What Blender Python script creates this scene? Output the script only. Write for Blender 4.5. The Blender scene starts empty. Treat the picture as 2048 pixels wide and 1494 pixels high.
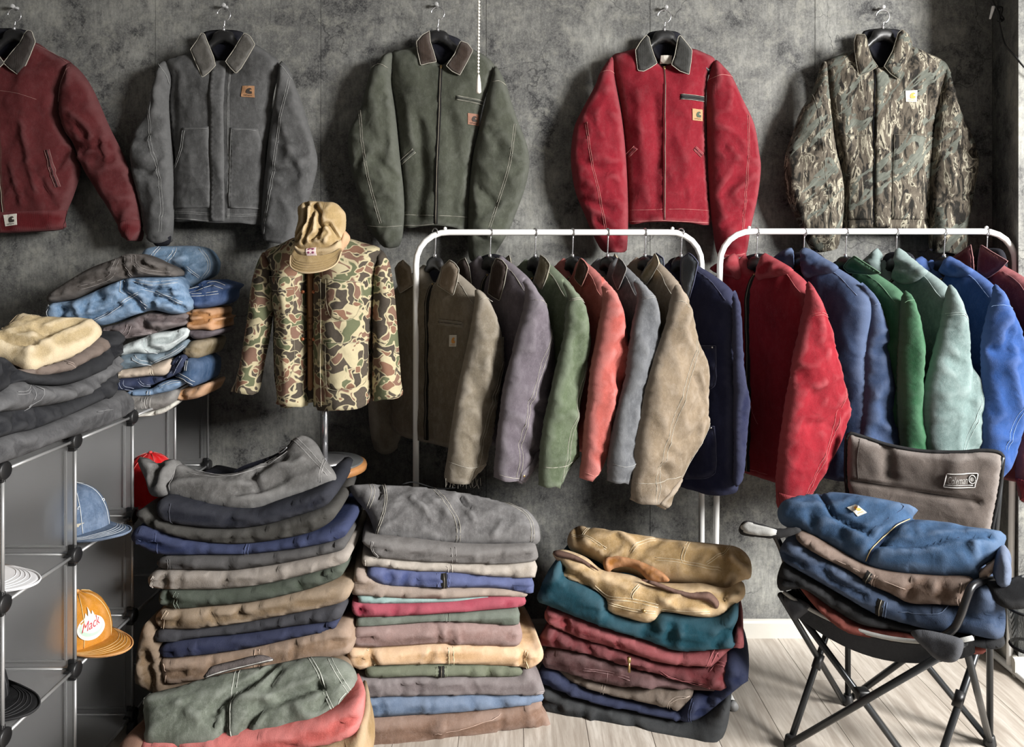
import bpy, bmesh, math, random
import numpy as np
from mathutils import Vector
from mathutils.geometry import delaunay_2d_cdt

SC = bpy.context.scene
COL = SC.collection

# ------------------------------------------------------------------ camera, light, exposure
FPX, CX, HY, CH = 1500.0, 1024.0, 520.0, 1.415      # focal length in px, principal column, horizon row, eye height
WALL_Y = 2.82
cam = bpy.data.cameras.new('camera')
cam.sensor_fit = 'HORIZONTAL'; cam.sensor_width = 36.0
cam.lens = FPX / 2048 * 36.0
cam.shift_y = -(747 - HY) / 2048
cam.clip_start = 0.05
cam_o = bpy.data.objects.new('camera', cam); COL.objects.link(cam_o)
cam_o.location = (0, 0, CH); cam_o.rotation_euler = (math.pi / 2, 0, 0)
SC.camera = cam_o

world = bpy.data.worlds.new('room_ambience'); SC.world = world
world.use_nodes = True
bg = world.node_tree.nodes['Background']
bg.inputs[0].default_value = (0.93, 0.97, 1.0, 1); bg.inputs[1].default_value = 0.045

def area(name, loc, target, sx, sy, power, col):
    l = bpy.data.lights.new(name, 'AREA'); l.shape = 'RECTANGLE'; l.size = sx; l.size_y = sy
    l.energy = power; l.color = col
    o = bpy.data.objects.new(name, l); COL.objects.link(o)
    o.location = loc
    o.rotation_euler = (Vector(target) - Vector(loc)).to_track_quat('-Z', 'Y').to_euler()
    return o
area('window_daylight', (4.0, -0.50, 2.7), (0.1, 2.4, 0.85), 1.4, 1.5, 620, (1.0, 0.985, 0.96))

vs = SC.view_settings
vs.view_transform = 'Standard'; vs.look = 'None'; vs.gamma = 1.0; vs.use_curve_mapping = False
vs.exposure = 0.55

# ------------------------------------------------------------------ numeric helpers
def A(*v): return np.array(v, dtype=float)
def srgb(r, g, b):
    c = np.array([r, g, b]) / 255.0
    c = np.where(c <= 0.04045, c / 12.92, ((c + 0.055) / 1.055) ** 2.4)
    return (float(c[0]), float(c[1]), float(c[2]), 1.0)

def P(px, py, d):
    return A((px - CX) / FPX * d, d, CH + (HY - py) / FPX * d)

def Z(x0, y0, s, pts):
    """points read in an enlarged view -> photograph pixels"""
    return [(x0 + x / s, y0 + y / s) for x, y in pts]

_perm = np.random.RandomState(7).permutation(512)
_perm = np.concatenate([_perm, _perm])
def perlin(x, y, seed=0):
    x = np.asarray(x, float) + seed * 17.31; y = np.asarray(y, float) - seed * 9.77
    xi = np.floor(x).astype(int); yi = np.floor(y).astype(int)
    xf = x - xi; yf = y - yi
    u = xf * xf * xf * (xf * (xf * 6 - 15) + 10); v = yf * yf * yf * (yf * (yf * 6 - 15) + 10)
    def g(ix, iy, dx, dy):
        h = _perm[(_perm[ix & 511] + iy) & 511] * (2 * math.pi / 512)
        return np.cos(h) * dx + np.sin(h) * dy
    a = g(xi, yi, xf, yf); b = g(xi + 1, yi, xf - 1, yf)
    c = g(xi, yi + 1, xf, yf - 1); d = g(xi + 1, yi + 1, xf - 1, yf - 1)
    return (a + u * (b - a)) * (1 - v) + (c + u * (d - c)) * v
def fbm(x, y, seed=0, octv=3):
    s = 0; a = 1.0; f = 1.0
    for i in range(octv):
        s = s + a * perlin(x * f, y * f, seed + i * 3.1); a *= 0.5; f *= 2.03
    return s

def catmull(pts, closed, sub=6):
    p = np.asarray(pts, float); n = len(p); out = []
    rng = range(n) if closed else range(n - 1)
    for i in rng:
        if closed: a, b, c, d = p[(i - 1) % n], p[i], p[(i + 1) % n], p[(i + 2) % n]
        else: a, b, c, d = p[max(i - 1, 0)], p[i], p[i + 1], p[min(i + 2, n - 1)]
        for k in range(sub):
            t = k / sub
            out.append(0.5 * ((2 * b) + (c - a) * t + (2 * a - 5 * b + 4 * c - d) * t * t + (3 * b - a - 3 * c + d) * t ** 3))
    if not closed: out.append(p[-1])
    return np.array(out)

def resample(p, step, closed):
    q = np.vstack([p, p[:1]]) if closed else p
    seg = np.linalg.norm(np.diff(q, axis=0), axis=1); s = np.concatenate([[0], np.cumsum(seg)])
    n = max(int(round(s[-1] / step)), 6 if closed else 2)
    t = np.linspace(0, s[-1], n + 1)
    if closed: t = t[:-1]
    return np.column_stack([np.interp(t, s, q[:, k]) for k in range(q.shape[1])])

def seg_dist(p, line, closed):
    a = line; b = np.roll(line, -1, axis=0)
    if not closed: a, b = line[:-1], line[1:]
    return seg_dist2(p, a, b)
def seg_dist2(p, a, b):
    out = np.full(len(p), 1e9)
    for i in range(0, len(p), 4000):
        q = p[i:i + 4000]
        ab = b - a; L = (ab ** 2).sum(1) + 1e-14
        t = ((q[:, None, :] - a[None]) * ab[None]).sum(2) / L[None]
        t = np.clip(t, 0, 1)
        dd = q[:, None, :] - (a[None] + t[..., None] * ab[None])
        out[i:i + 4000] = np.sqrt((dd ** 2).sum(2)).min(1)
    return out

def inside(p, poly):
    x, y = p[:, 0], p[:, 1]; r = np.zeros(len(p), bool)
    n = len(poly); j = n - 1
    for i in range(n):
        xi, yi = poly[i]; xj, yj = poly[j]
        c = ((yi > y) != (yj > y)) & (x < (xj - xi) * (y - yi) / (yj - yi + 1e-15) + xi)
        r ^= c; j = i
    return r

class Plane:
    """a plane in the room: origin o, unit axes u (sideways) and v (up); n points towards the viewer's side"""
    def __init__(s, o, u, v=(0, 0, 1)):
        s.o = np.asarray(o, float); s.u = np.asarray(u, float); s.u = s.u / np.linalg.norm(s.u)
        v = np.asarray(v, float); v = v - s.u * v.dot(s.u); s.v = v / np.linalg.norm(v)
        s.n = np.cross(s.u, s.v)
    def uv(s, pts):
        C = A(0, 0, CH); out = []
        for px, py in pts:
            r = A((px - CX) / FPX, 1, (HY - py) / FPX)
            t = (s.o - C).dot(s.n) / r.dot(s.n)
            q = C + t * r - s.o
            out.append((q.dot(s.u), q.dot(s.v)))
        return np.array(out)
    def xyz(s, uv, w):
        uv = np.asarray(uv, float); w = np.asarray(w, float)
        return s.o + uv[:, :1] * s.u + uv[:, 1:2] * s.v + w[:, None] * s.n
    def off(s, w):
        p = Plane(s.o + s.n * w, s.u, s.v); return p
def vplane(px, d, yaw=0, tilt=0, py=HY):
    y = math.radians(yaw); t = math.radians(tilt)
    u = A(math.cos(y), math.sin(y), 0); back = A(-math.sin(y), math.cos(y), 0)
    return Plane(P(px, py, d), u, A(0, 0, math.cos(t)) + back * math.sin(t))

# ------------------------------------------------------------------ materials
_mats = {}
def new_mat(name):
    m = bpy.data.materials.new(name); m.use_nodes = True
    nt = m.node_tree; b = nt.nodes['Principled BSDF']
    return m, nt, b
def N(nt, typ, **kw):
    n = nt.nodes.new(typ)
    for k, v in kw.items():
        if k in n.inputs.keys() if isinstance(k, str) else False: n.inputs[k].default_value = v
        else: setattr(n, k, v)
    return n
def noise(nt, vec, scale, detail=4, rough=0.55, dist=0.0, typ='FBM'):
    n = nt.nodes.new('ShaderNodeTexNoise'); n.noise_type = typ
    n.inputs['Scale'].default_value = scale; n.inputs['Detail'].default_value = detail
    n.inputs['Roughness'].default_value = rough; n.inputs['Distortion'].default_value = dist
    if vec is not None: nt.links.new(vec, n.inputs['Vector'])
    return n.outputs[0]
def ramp(nt, fac, stops, interp='LINEAR'):
    r = nt.nodes.new('ShaderNodeValToRGB'); cr = r.color_ramp; cr.interpolation = interp
    while len(cr.elements) < len(stops): cr.elements.new(0.5)
    for e, (p, c) in zip(cr.elements, stops):
        e.position = p; e.color = c if len(c) == 4 else (*c, 1)
    nt.links.new(fac, r.inputs[0]); return r.outputs[0]
def mix(nt, fac, a, b, blend='MIX'):
    m = nt.nodes.new('ShaderNodeMix'); m.data_type = 'RGBA'; m.blend_type = blend
    if isinstance(fac, (int, float)): m.inputs[0].default_value = fac
    else: nt.links.new(fac, m.inputs[0])
    for s, v in ((6, a), (7, b)):
        if isinstance(v, tuple): m.inputs[s].default_value = v
        else: nt.links.new(v, m.inputs[s])
    return m.outputs[2]
def mth(nt, op, a, b=None, c=None):
    m = nt.nodes.new('ShaderNodeMath'); m.operation = op
    for i, v in enumerate((a, b, c)):
        if v is None: continue
        if isinstance(v, (int, float)): m.inputs[i].default_value = v
        else: nt.links.new(v, m.inputs[i])
    return m.outputs[0]
def objco(nt, scale=(1, 1, 1), rot=(0, 0, 0), geo=False):
    t = nt.nodes.new('ShaderNodeTexCoord'); m = nt.nodes.new('ShaderNodeMapping')
    m.inputs['Scale'].default_value = scale; m.inputs['Rotation'].default_value = rot
    nt.links.new(t.outputs['Object'], m.inputs['Vector']); return m.outputs[0]
def objco_turned(nt, ang, scale):
    t = nt.nodes.new('ShaderNodeTexCoord'); m = nt.nodes.new('ShaderNodeMapping'); m.inputs['Rotation'].default_value = (0, ang, 0)
    k = nt.nodes.new('ShaderNodeMapping'); k.inputs['Scale'].default_value = scale
    nt.links.new(t.outputs['Object'], m.inputs['Vector']); nt.links.new(m.outputs[0], k.inputs['Vector']); return k.outputs[0]
def bump(nt, b, h, strength=0.4, dist=0.004, prev=None):
    n = nt.nodes.new('ShaderNodeBump'); n.inputs['Strength'].default_value = strength
    n.inputs['Distance'].default_value = dist; nt.links.new(h, n.inputs['Height'])
    if prev is not None: nt.links.new(prev, n.inputs['Normal'])
    nt.links.new(n.outputs[0], b.inputs['Normal']); return n.outputs[0]
def scaled(c, k): return (min(c[0] * k, 1), min(c[1] * k, 1), min(c[2] * k, 1), 1)
def toward(c, t, w): return tuple(c[i] * (1 - w) + t[i] * w for i in range(3)) + (1,)

def cloth(rgb, fade=0.32, kind='duck', crump=0.55):
    key = ('cloth', rgb, fade, kind, crump)
    if key in _mats: return _mats[key]
    base = scaled(srgb(*rgb), 0.62)
    m, nt, b = new_mat('%s_cloth_%d_%d_%d' % ((kind,) + rgb))
    co = objco(nt)
    lum = 0.3 * base[0] + 0.6 * base[1] + 0.1 * base[2]
    pale = toward(scaled(base, 1.75), (lum * 2.0 + .05, lum * 2.0 + .05, lum * 2.0 + .05), 0.35)
    dark = scaled(base, 0.62)
    n1 = noise(nt, co, 5.0, 5, 0.6, 0.4)
    c = mix(nt, ramp(nt, n1, [(0.36, (0, 0, 0)), (0.66, (1, 1, 1))]), dark, base)
    n2 = noise(nt, co, 17.0, 7, 0.68, 0.7)
    c = mix(nt, mth(nt, 'MULTIPLY', ramp(nt, n2, [(0.48, (0, 0, 0)), (0.74, (1, 1, 1))]), fade), c, pale)
    g = noise(nt, objco(nt, (1, 1, 0.25) if kind == 'denim' else (1, 1, 1)), 420.0, 2, 0.8)
    c = mix(nt, mth(nt, 'MULTIPLY', ramp(nt, g, [(0.40, (0, 0, 0)), (0.62, (1, 1, 1))]), 0.30), c, scaled(base, 1.5))
    n3 = noise(nt, objco(nt, (1, 1, 0.45)), 75.0, 6, 0.78, 0.3)
    c = mix(nt, mth(nt, 'MULTIPLY', ramp(nt, n3, [(0.50, (0, 0, 0)), (0.70, (1, 1, 1))]), 0.04 + fade * 0.75), c, pale)
    c = mix(nt, mth(nt, 'MULTIPLY', ramp(nt, n3, [(0.34, (1, 1, 1)), (0.48, (0, 0, 0))]), 0.16 + fade * 0.5), c, dark)
    geo = nt.nodes.new('ShaderNodeNewGeometry')
    wear = ramp(nt, geo.outputs['Pointiness'], [(0.515, (0, 0, 0)), (0.56, (1, 1, 1))])
    c = mix(nt, mth(nt, 'MULTIPLY', wear, 0.45), c, pale)
    nt.links.new(c, b.inputs['Base Color'])
    b.inputs['Roughness'].default_value = 0.92
    b.inputs['Specular IOR Level'].default_value = 0.15
    b.inputs['Sheen Weight'].default_value = 0.0
    r = noise(nt, co, 11.0, 5, 0.5, 1.1, 'RIDGED_MULTIFRACTAL')
    p = bump(nt, b, r, crump * 0.5, 0.012)
    r2 = noise(nt, co, 26.0, 6, 0.6, 0.9, 'RIDGED_MULTIFRACTAL')
    p = bump(nt, b, r2, 0.32, 0.004, p)
    if kind == 'cord':
        w = nt.nodes.new('ShaderNodeTexWave'); w.inputs['Scale'].default_value = 90
        nt.links.new(co, w.inputs['Vector']); p = bump(nt, b, w.outputs[0], 0.4, 0.002, p)
    bump(nt, b, g, 0.5, 0.0014, p)
    _mats[key] = m; return m

def plain(name, rgb, rough=0.5, metal=0.0, spec=0.5, var=0.12, bmp=0.1, sc=60):
    key = ('plain', name)
    if key in _mats: return _mats[key]
    base = srgb(*rgb) if not isinstance(rgb[0], float) else (*rgb, 1)
    m, nt, b = new_mat(name)
    co = objco(nt); n = noise(nt, co, sc, 4, 0.6)
    nt.links.new(mix(nt, n, scaled(base, 1 - var), scaled(base, 1 + var)), b.inputs['Base Color'])
    b.inputs['Roughness'].default_value = rough; b.inputs['Metallic'].default_value = metal
    b.inputs['Specular IOR Level'].default_value = spec
    if bmp: bump(nt, b, n, bmp, 0.001)
    _mats[key] = m; return m

# ------------------------------------------------------------------ object helpers
def link(name, me, mat, parent=None, loc=None, smooth=True):
    o = bpy.data.objects.new(name, me); COL.objects.link(o)
    if mat is not None: me.materials.append(mat)
    if smooth and len(me.polygons): me.polygons.foreach_set('use_smooth', [True] * len(me.polygons))
    if parent is not None: o.parent = parent
    if loc is not None: o.location = loc
    return o
def origin_of(o):
    p = np.zeros(3)
    while o is not None:
        p = p + np.array(o.location); o = o.parent
    return p
def mesh_obj(name, verts, faces, mat, parent=None, smooth=True):
    """world-space vertices -> object; a top-level one gets its origin at its base, a part is made relative to its parent"""
    v = np.asarray(verts, float)
    loc = None
    if parent is None:
        lo, hi = v.min(0), v.max(0); base = A((lo[0] + hi[0]) / 2, (lo[1] + hi[1]) / 2, lo[2]); loc = tuple(base)
    else: base = origin_of(parent)
    me = bpy.data.meshes.new(name)
    me.from_pydata((v - base).tolist(), [], [list(map(int, f)) for f in faces]); me.update()
    return link(name, me, mat, parent, loc, smooth)
def empty(name, loc):
    o = bpy.data.objects.new(name, None); COL.objects.link(o); o.location = tuple(loc); o.empty_display_size = 0.05
    return o
def tag(o, label, cat, group=None):
    o['label'] = label; o['category'] = cat
    if group: o['group'] = group
    return o
def struct(o, label=None):
    o['kind'] = 'structure'
    if label: o['label'] = label
    return o

def tube_geo(pts, r, sides=6, closed=False, cap=True):
    p = np.asarray(pts, float); n = len(p)
    rr = np.full(n, r) if np.isscalar(r) else np.asarray(r, float)
    if closed: tan = np.roll(p, -1, 0) - np.roll(p, 1, 0)
    else: tan = np.gradient(p, axis=0)
    tan = tan / (np.linalg.norm(tan, axis=1)[:, None] + 1e-12)
    ref = A(0, 0, 1) if abs(tan[0][2]) < 0.9 else A(0, 1, 0)
    x = np.cross(tan[0], ref); x /= np.linalg.norm(x)
    V = []; Fc = []
    for i in range(n):
        x = x - tan[i] * x.dot(tan[i]); x /= (np.linalg.norm(x) + 1e-12); y = np.cross(tan[i], x)
        for k in range(sides):
            a = 2 * math.pi * k / sides
            V.append(p[i] + rr[i] * (math.cos(a) * x + math.sin(a) * y))
    m = n if closed else n - 1
    for i in range(m):
        j = (i + 1) % n
        for k in range(sides):
            k2 = (k + 1) % sides
            Fc.append((i * sides + k, i * sides + k2, j * sides + k2, j * sides + k))
    if cap and not closed:
        Fc.append(tuple(range(sides - 1, -1, -1))); Fc.append(tuple((n - 1) * sides + k for k in range(sides)))
    return np.array(V), Fc
def join_geo(*gs):
    V = []; Fc = []; o = 0
    for v, f in gs:
        V.append(np.asarray(v, float)); Fc += [tuple(i + o for i in q) for q in f]; o += len(v)
    return np.vstack(V), Fc
def tube(name, pts, r, mat, parent=None, sides=8, closed=False):
    v, f = tube_geo(pts, r, sides, closed); return mesh_obj(name, v, f, mat, parent)
def box_geo(c, s, bev=0.0, rot=None):
    bm = bmesh.new(); bmesh.ops.create_cube(bm, size=1)
    for v in bm.verts: v.co = Vector((v.co.x * s[0], v.co.y * s[1], v.co.z * s[2]))
    if bev: bmesh.ops.bevel(bm, geom=bm.edges[:], offset=bev, segments=2, affect='EDGES', profile=0.6)
    V = np.array([v.co[:] for v in bm.verts]); bm.verts.index_update()
    Fc = [tuple(v.index for v in f.verts) for f in bm.faces]; bm.free()
    if rot is not None:
        cz, sz = math.cos(rot), math.sin(rot)
        V = np.column_stack([V[:, 0] * cz - V[:, 1] * sz, V[:, 0] * sz + V[:, 1] * cz, V[:, 2]])
    return V + np.asarray(c, float), Fc
def lathe_geo(prof, c, seg=24, axis='z'):
    V = []; Fc = []
    for r, h in prof:
        for k in range(seg):
            a = 2 * math.pi * k / seg
            q = (r * math.cos(a), r * math.sin(a), h)
            if axis == 'x': q = (h, r * math.cos(a), r * math.sin(a))
            if axis == 'y': q = (r * math.cos(a), h, r * math.sin(a))
            V.append(q)
    n = len(prof)
    for i in range(n - 1):
        for k in range(seg):
            k2 = (k + 1) % seg
            Fc.append((i * seg + k, i * seg + k2, (i + 1) * seg + k2, (i + 1) * seg + k))
    Fc.append(tuple(range(seg - 1, -1, -1))); Fc.append(tuple((n - 1) * seg + k for k in range(seg)))
    return np.array(V) + np.asarray(c, float), Fc

# ------------------------------------------------------------------ cloth shapes
def tri_fill(B, spacing, rnd):
    """triangulated polygon with evenly spread inner points"""
    lo, hi = B.min(0), B.max(0)
    gx = np.arange(lo[0], hi[0], spacing); gy = np.arange(lo[1], hi[1], spacing * 0.866)
    G = np.array([(x + (spacing / 2 if j % 2 else 0), y) for j, y in enumerate(gy) for x in gx]) if len(gx) and len(gy) else np.zeros((0, 2))
    if len(G):
        G = G[inside(G, B)]
    if len(G):
        G = G[seg_dist(G, B, True) > spacing * 0.55]
    pts = np.vstack([B, G]) if len(G) else B
    n = len(B)
    r = delaunay_2d_cdt([Vector(p) for p in pts], [(i, (i + 1) % n) for i in range(n)], [], 1, 1e-7)
    v = np.array([tuple(q) for q in r[0]]); f = [tuple(t) for t in r[2]]
    out = []
    for t in f:
        a, b, c = v[t[0]], v[t[1]], v[t[2]]
        s = (b[0] - a[0]) * (c[1] - a[1]) - (b[1] - a[1]) * (c[0] - a[0])
        out.append(t if s > 0 else t[::-1])
    return v, out

class Cloth:
    """a piece of cloth traced as an outline in a Plane and filled out to a real thickness"""
    def __init__(s, plane, px=None, uv=None, T=0.04, R=0.09, Tb=None, step=0.012, wr=0.004, wsx=0.06, wsy=0.16,
                 ang=0.0, ridge=0.003, folds=(), seed=1, smooth=True, depth=None, taper=0.0, open_px=None, open_uv=None):
        s.pl = plane; s.seed = seed; s.T = T; s.R = R; s.Tb = T if Tb is None else Tb
        s.wr = wr; s.wsx = wsx; s.wsy = wsy; s.ang = math.radians(ang); s.ridge = ridge; s.depth = depth; s.taper = taper
        p = plane.uv(px) if uv is None else np.asarray(uv, float)
        ar = 0.5 * np.sum(p[:, 0] * np.roll(p[:, 1], -1) - np.roll(p[:, 0], -1) * p[:, 1])
        if ar < 0: p = p[::-1]
        c = catmull(p, True, 5) if smooth else p
        s.B = resample(c, step, True); s.step = step
        nB = len(s.B); s.open = np.zeros(nB, bool)
        oe = plane.uv(open_px) if open_px is not None else (np.asarray(open_uv, float) if open_uv is not None else None)
        if oe is not None:
            i0 = int(np.argmin(((s.B - oe[0]) ** 2).sum(1))); i1 = int(np.argmin(((s.B - oe[1]) ** 2).sum(1)))
            a = (i1 - i0) % nB; b = (i0 - i1) % nB
            st, ln = (i0, a) if a <= b else (i1, b)
            for k in range(ln): s.open[(st + k) % nB] = True      # segment k -> k+1 is an open edge
        keep = ~s.open
        s.SA = s.B[keep]; s.SB = np.roll(s.B, -1, 0)[keep]
        s.folds = [(plane.uv(l) if not isinstance(l, np.ndarray) else l, w, a) for l, w, a in folds]
    def h(s, q, T=None, back=False):
        q = np.atleast_2d(np.asarray(q, float)); T = s.T if T is None else T
        d = seg_dist2(q, s.SA, s.SB)
        if not s.open.any(): d = np.where(inside(q, s.B), d, 0)
        t = np.clip(d / s.R, 0, 1); h = T * np.sqrt(np.clip(1 - (1 - t) ** 2, 0, 1))
        m = np.clip(d / (0.35 * s.R + 1e-6), 0, 1)
        ca, sa = math.cos(s.ang), math.sin(s.ang)
        x = (q[:, 0] * ca + q[:, 1] * sa); y = (-q[:, 0] * sa + q[:, 1] * ca)
        k = s.seed + (50 if back else 0)
        h = h + m * s.wr * 1.5 * fbm(x / (s.wsx * 1.5), y / (s.wsy * 1.3), k, 1)
        wp = 0.5 * perlin(x / 0.09, y / 0.09, k + 4)
        rd = 1 - 3.4 * np.abs(perlin(x / (s.wsx * 1.6) + wp, y / (s.wsy * 0.9) - wp, k + 8)) ** 0.8
        h = h + m * s.ridge * 1.3 * np.clip(rd, -0.8, 1)
        r2 = 1 - 3.2 * np.abs(perlin(x / (s.wsx * 0.55) + wp * 2, y / (s.wsy * 0.3) + wp, k + 13))
        gate = np.clip(0.5 + 1.6 * perlin(x / 0.11, y / 0.14, k + 21), 0, 1)
        h = h + m * s.ridge * 0.75 * gate * np.clip(r2, -0.5, 1)
        if not back:
            for l, w, a in s.folds:
                dl = seg_dist(q, l, False)
                h = h + 1.25 * a * np.exp(-(dl / w) ** 2) * np.clip(d / 0.008, 0, 1)
        return h
    def build(s, name, mat, parent=None):
        v, f = tri_fill(s.B, s.step, None)
        nb = seg_dist(v, s.B, True) < 1e-5
        hf = np.where(nb, 0, s.h(v))
        n = len(v)
        if s.depth is None:
            if s.open.any():      # edges left open (hem, cuff) keep their fullness
                nb = nb & (seg_dist2(v, s.SA, s.SB) < 1e-5)
                hf = np.where(nb, 0, s.h(v))
            hb = np.where(nb, 0, -s.h(v, s.Tb, True))
            idx = np.full(n, -1); inn = np.where(~nb)[0]; idx[inn] = n + np.arange(len(inn)); idx[nb] = np.where(nb)[0]
            V = np.vstack([s.pl.xyz(v, hf), s.pl.xyz(v[inn], hb[inn])])
            Fc = list(f) + [(idx[t[2]], idx[t[1]], idx[t[0]]) for t in f if not (nb[t[0]] and nb[t[1]] and nb[t[2]])]
            if s.open.any():
                ed = set()
                for t in f:
                    for a, b in ((t[0], t[1]), (t[1], t[2]), (t[2], t[0])): ed.add((a, b))
                # inner rim: a short turned-in lip, then dark hollow
                extra = []
                for a, b in ed:
                    if (b, a) in ed: continue
                    if nb[a] and nb[b]: continue
                    q = [b, a] + ([idx[a]] if idx[a] != a else []) + ([idx[b]] if idx[b] != b else [])
                    Fc.append(tuple(q))
        else:
            B = s.B; nbp = len(B); Vs = [s.pl.xyz(v, hf)]; Fc = list(f)
            # order boundary ring by lookup
            ring = []
            for b in B: ring.append(int(np.argmin(((v - b) ** 2).sum(1))))
            prev = ring; base = n; cen = B.mean(0)
            rows = 5
            arc = np.linspace(0, 1, nbp, endpoint=False)
            for r in range(1, rows + 1):
                t = r / rows
                sc = 1 - s.taper * t * t
                q = cen + (B - cen) * A(sc, 1 - (1 - sc) * 0.3)
                out = B - np.roll(B, 1, 0); nr = np.column_stack([out[:, 1], -out[:, 0]]); nr /= (np.linalg.norm(nr, axis=1)[:, None] + 1e-9)
                amp = 0.006 * math.sin(math.pi * t)
                side = np.abs(nr[:, 0])
                q = q + nr * (side * amp * (0.6 + 1.4 * perlin(arc * (nbp * s.step / 0.07), np.full(nbp, t * 1.5), s.seed)))[:, None]
                Vs.append(s.pl.xyz(q, np.full(nbp, -s.depth * t)))
                cur = list(range(base, base + nbp)); base += nbp
                for i in range(nbp):
                    j = (i + 1) % nbp
                    Fc.append((prev[j], prev[i], cur[i], cur[j]))
                prev = cur
            bk = {}
            for b, k in zip(range(nbp), prev): bk[ring[b]] = k
            sc = 1 - s.taper; vi = s.pl.xyz(cen + (v - cen) * A(sc, 1 - (1 - sc) * 0.3), np.full(n, -s.depth))
            inn = np.where(~nb)[0]; m2 = {int(q): base + i for i, q in enumerate(inn)}
            Vs.append(vi[inn] * 1.0)
            for t in f:
                tt = [m2.get(int(q), bk.get(int(q))) for q in t]
                if None not in tt: Fc.append((tt[2], tt[1], tt[0]))
            V = np.vstack(Vs)
        return mesh_obj(name, V, Fc, mat, parent)
    # parts that follow the cloth's surface
    def line3(s, px=None, uv=None, lift=0.001, step=0.012):
        q = s.pl.uv(px) if uv is None else np.asarray(uv, float)
        q = resample(catmull(q, False, 5), step, False)
        return s.pl.xyz(q, s.h(q) + lift)
    def seam(s, parent, mat, px=None, uv=None, r=0.0012, dbl=0.0, name='seam', lift=0.0006):
        r = r * 0.75
        q = s.pl.uv(px) if uv is None else np.asarray(uv, float)
        q = resample(catmull(q, False, 5), 0.01, False)
        gs = []
        for o in ([0.0] if not dbl else [-dbl / 2, dbl / 2]):
            t = np.gradient(q, axis=0); t /= (np.linalg.norm(t, axis=1)[:, None] + 1e-9)
            qq = q + np.column_stack([-t[:, 1], t[:, 0]]) * o
            rr = r * (0.85 + 0.9 * perlin(np.arange(len(qq)) * 0.83, np.full(len(qq), o * 900 + 0.37), s.seed))
            gs.append(tube_geo(s.pl.xyz(qq, s.h(qq) + lift), np.clip(rr, r * 0.35, r * 1.4), 5))
        v, f = join_geo(*gs); return mesh_obj(name, v, f, mat, parent)
    def patch(s, parent, mat, name, px=None, uv=None, thick=0.003, step=0.01, smooth=False, puff=0.0):
        q = s.pl.uv(px) if uv is None else np.asarray(uv, float)
        ar = 0.5 * np.sum(q[:, 0] * np.roll(q[:, 1], -1) - np.roll(q[:, 0], -1) * q[:, 1])
        if ar < 0: q = q[::-1]
        B = resample(catmull(q, True, 4), step, True) if smooth else np.vstack([resample(np.vstack([q[i], q[(i + 1) % len(q)]]), step, False)[:-1] for i in range(len(q))])
        v, f = tri_fill(B, step, None)
        nb = seg_dist(v, B, True) < 1e-5
        hh = s.h(v); d = seg_dist(v, B, True)
        top = hh + thick + puff * np.clip(d / 0.02, 0, 1)
        V = np.vstack([s.pl.xyz(v, top), s.pl.xyz(v, hh - 0.004)]); n = len(v)
        Fc = list(f) + [(t[2] + n, t[1] + n, t[0] + n) for t in f]
        e = {}
        for t in f:
            for a, b in ((t[0], t[1]), (t[1], t[2]), (t[2], t[0])): e[(a, b)] = 1
        for a, b in e:
            if (b, a) not in e: Fc.append((b, a, a + n, b + n))
        return mesh_obj(name, V, Fc, mat, parent, smooth=False if not puff else True)
    def stamp(s, parent, mat, name, verts2, faces, lift):
        """flat print (letters, emblem) laid on the surface; verts2 in the plane's (u, v)"""
        q = np.asarray(verts2, float)
        return mesh_obj(name, s.pl.xyz(q, s.h(q) + lift), faces, mat, parent, smooth=False)

_txt = {}
def text2d(body, shear=0.0, align='CENTER'):
    k = (body, shear)
    if k in _txt: return _txt[k]
    c = bpy.data.curves.new('lettering', 'FONT'); c.body = body; c.align_x = 'CENTER'; c.align_y = 'CENTER'; c.shear = shear; c.resolution_u = 3
    c.fill_mode = 'FRONT'
    o = bpy.data.objects.new('lettering', c); COL.objects.link(o)
    dg = bpy.context.evaluated_depsgraph_get(); dg.update()
    me = o.evaluated_get(dg).to_mesh()
    V = np.array([v.co[:2] for v in me.vertices]); Fc = [tuple(p.vertices) for p in me.polygons]
    o.evaluated_get(dg).to_mesh_clear()
    bpy.data.objects.remove(o); bpy.data.curves.remove(c)
    ext = V.max(0) - V.min(0); V = (V - (V.max(0) + V.min(0)) / 2)
    _txt[k] = (V, Fc, ext); return _txt[k]

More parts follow.
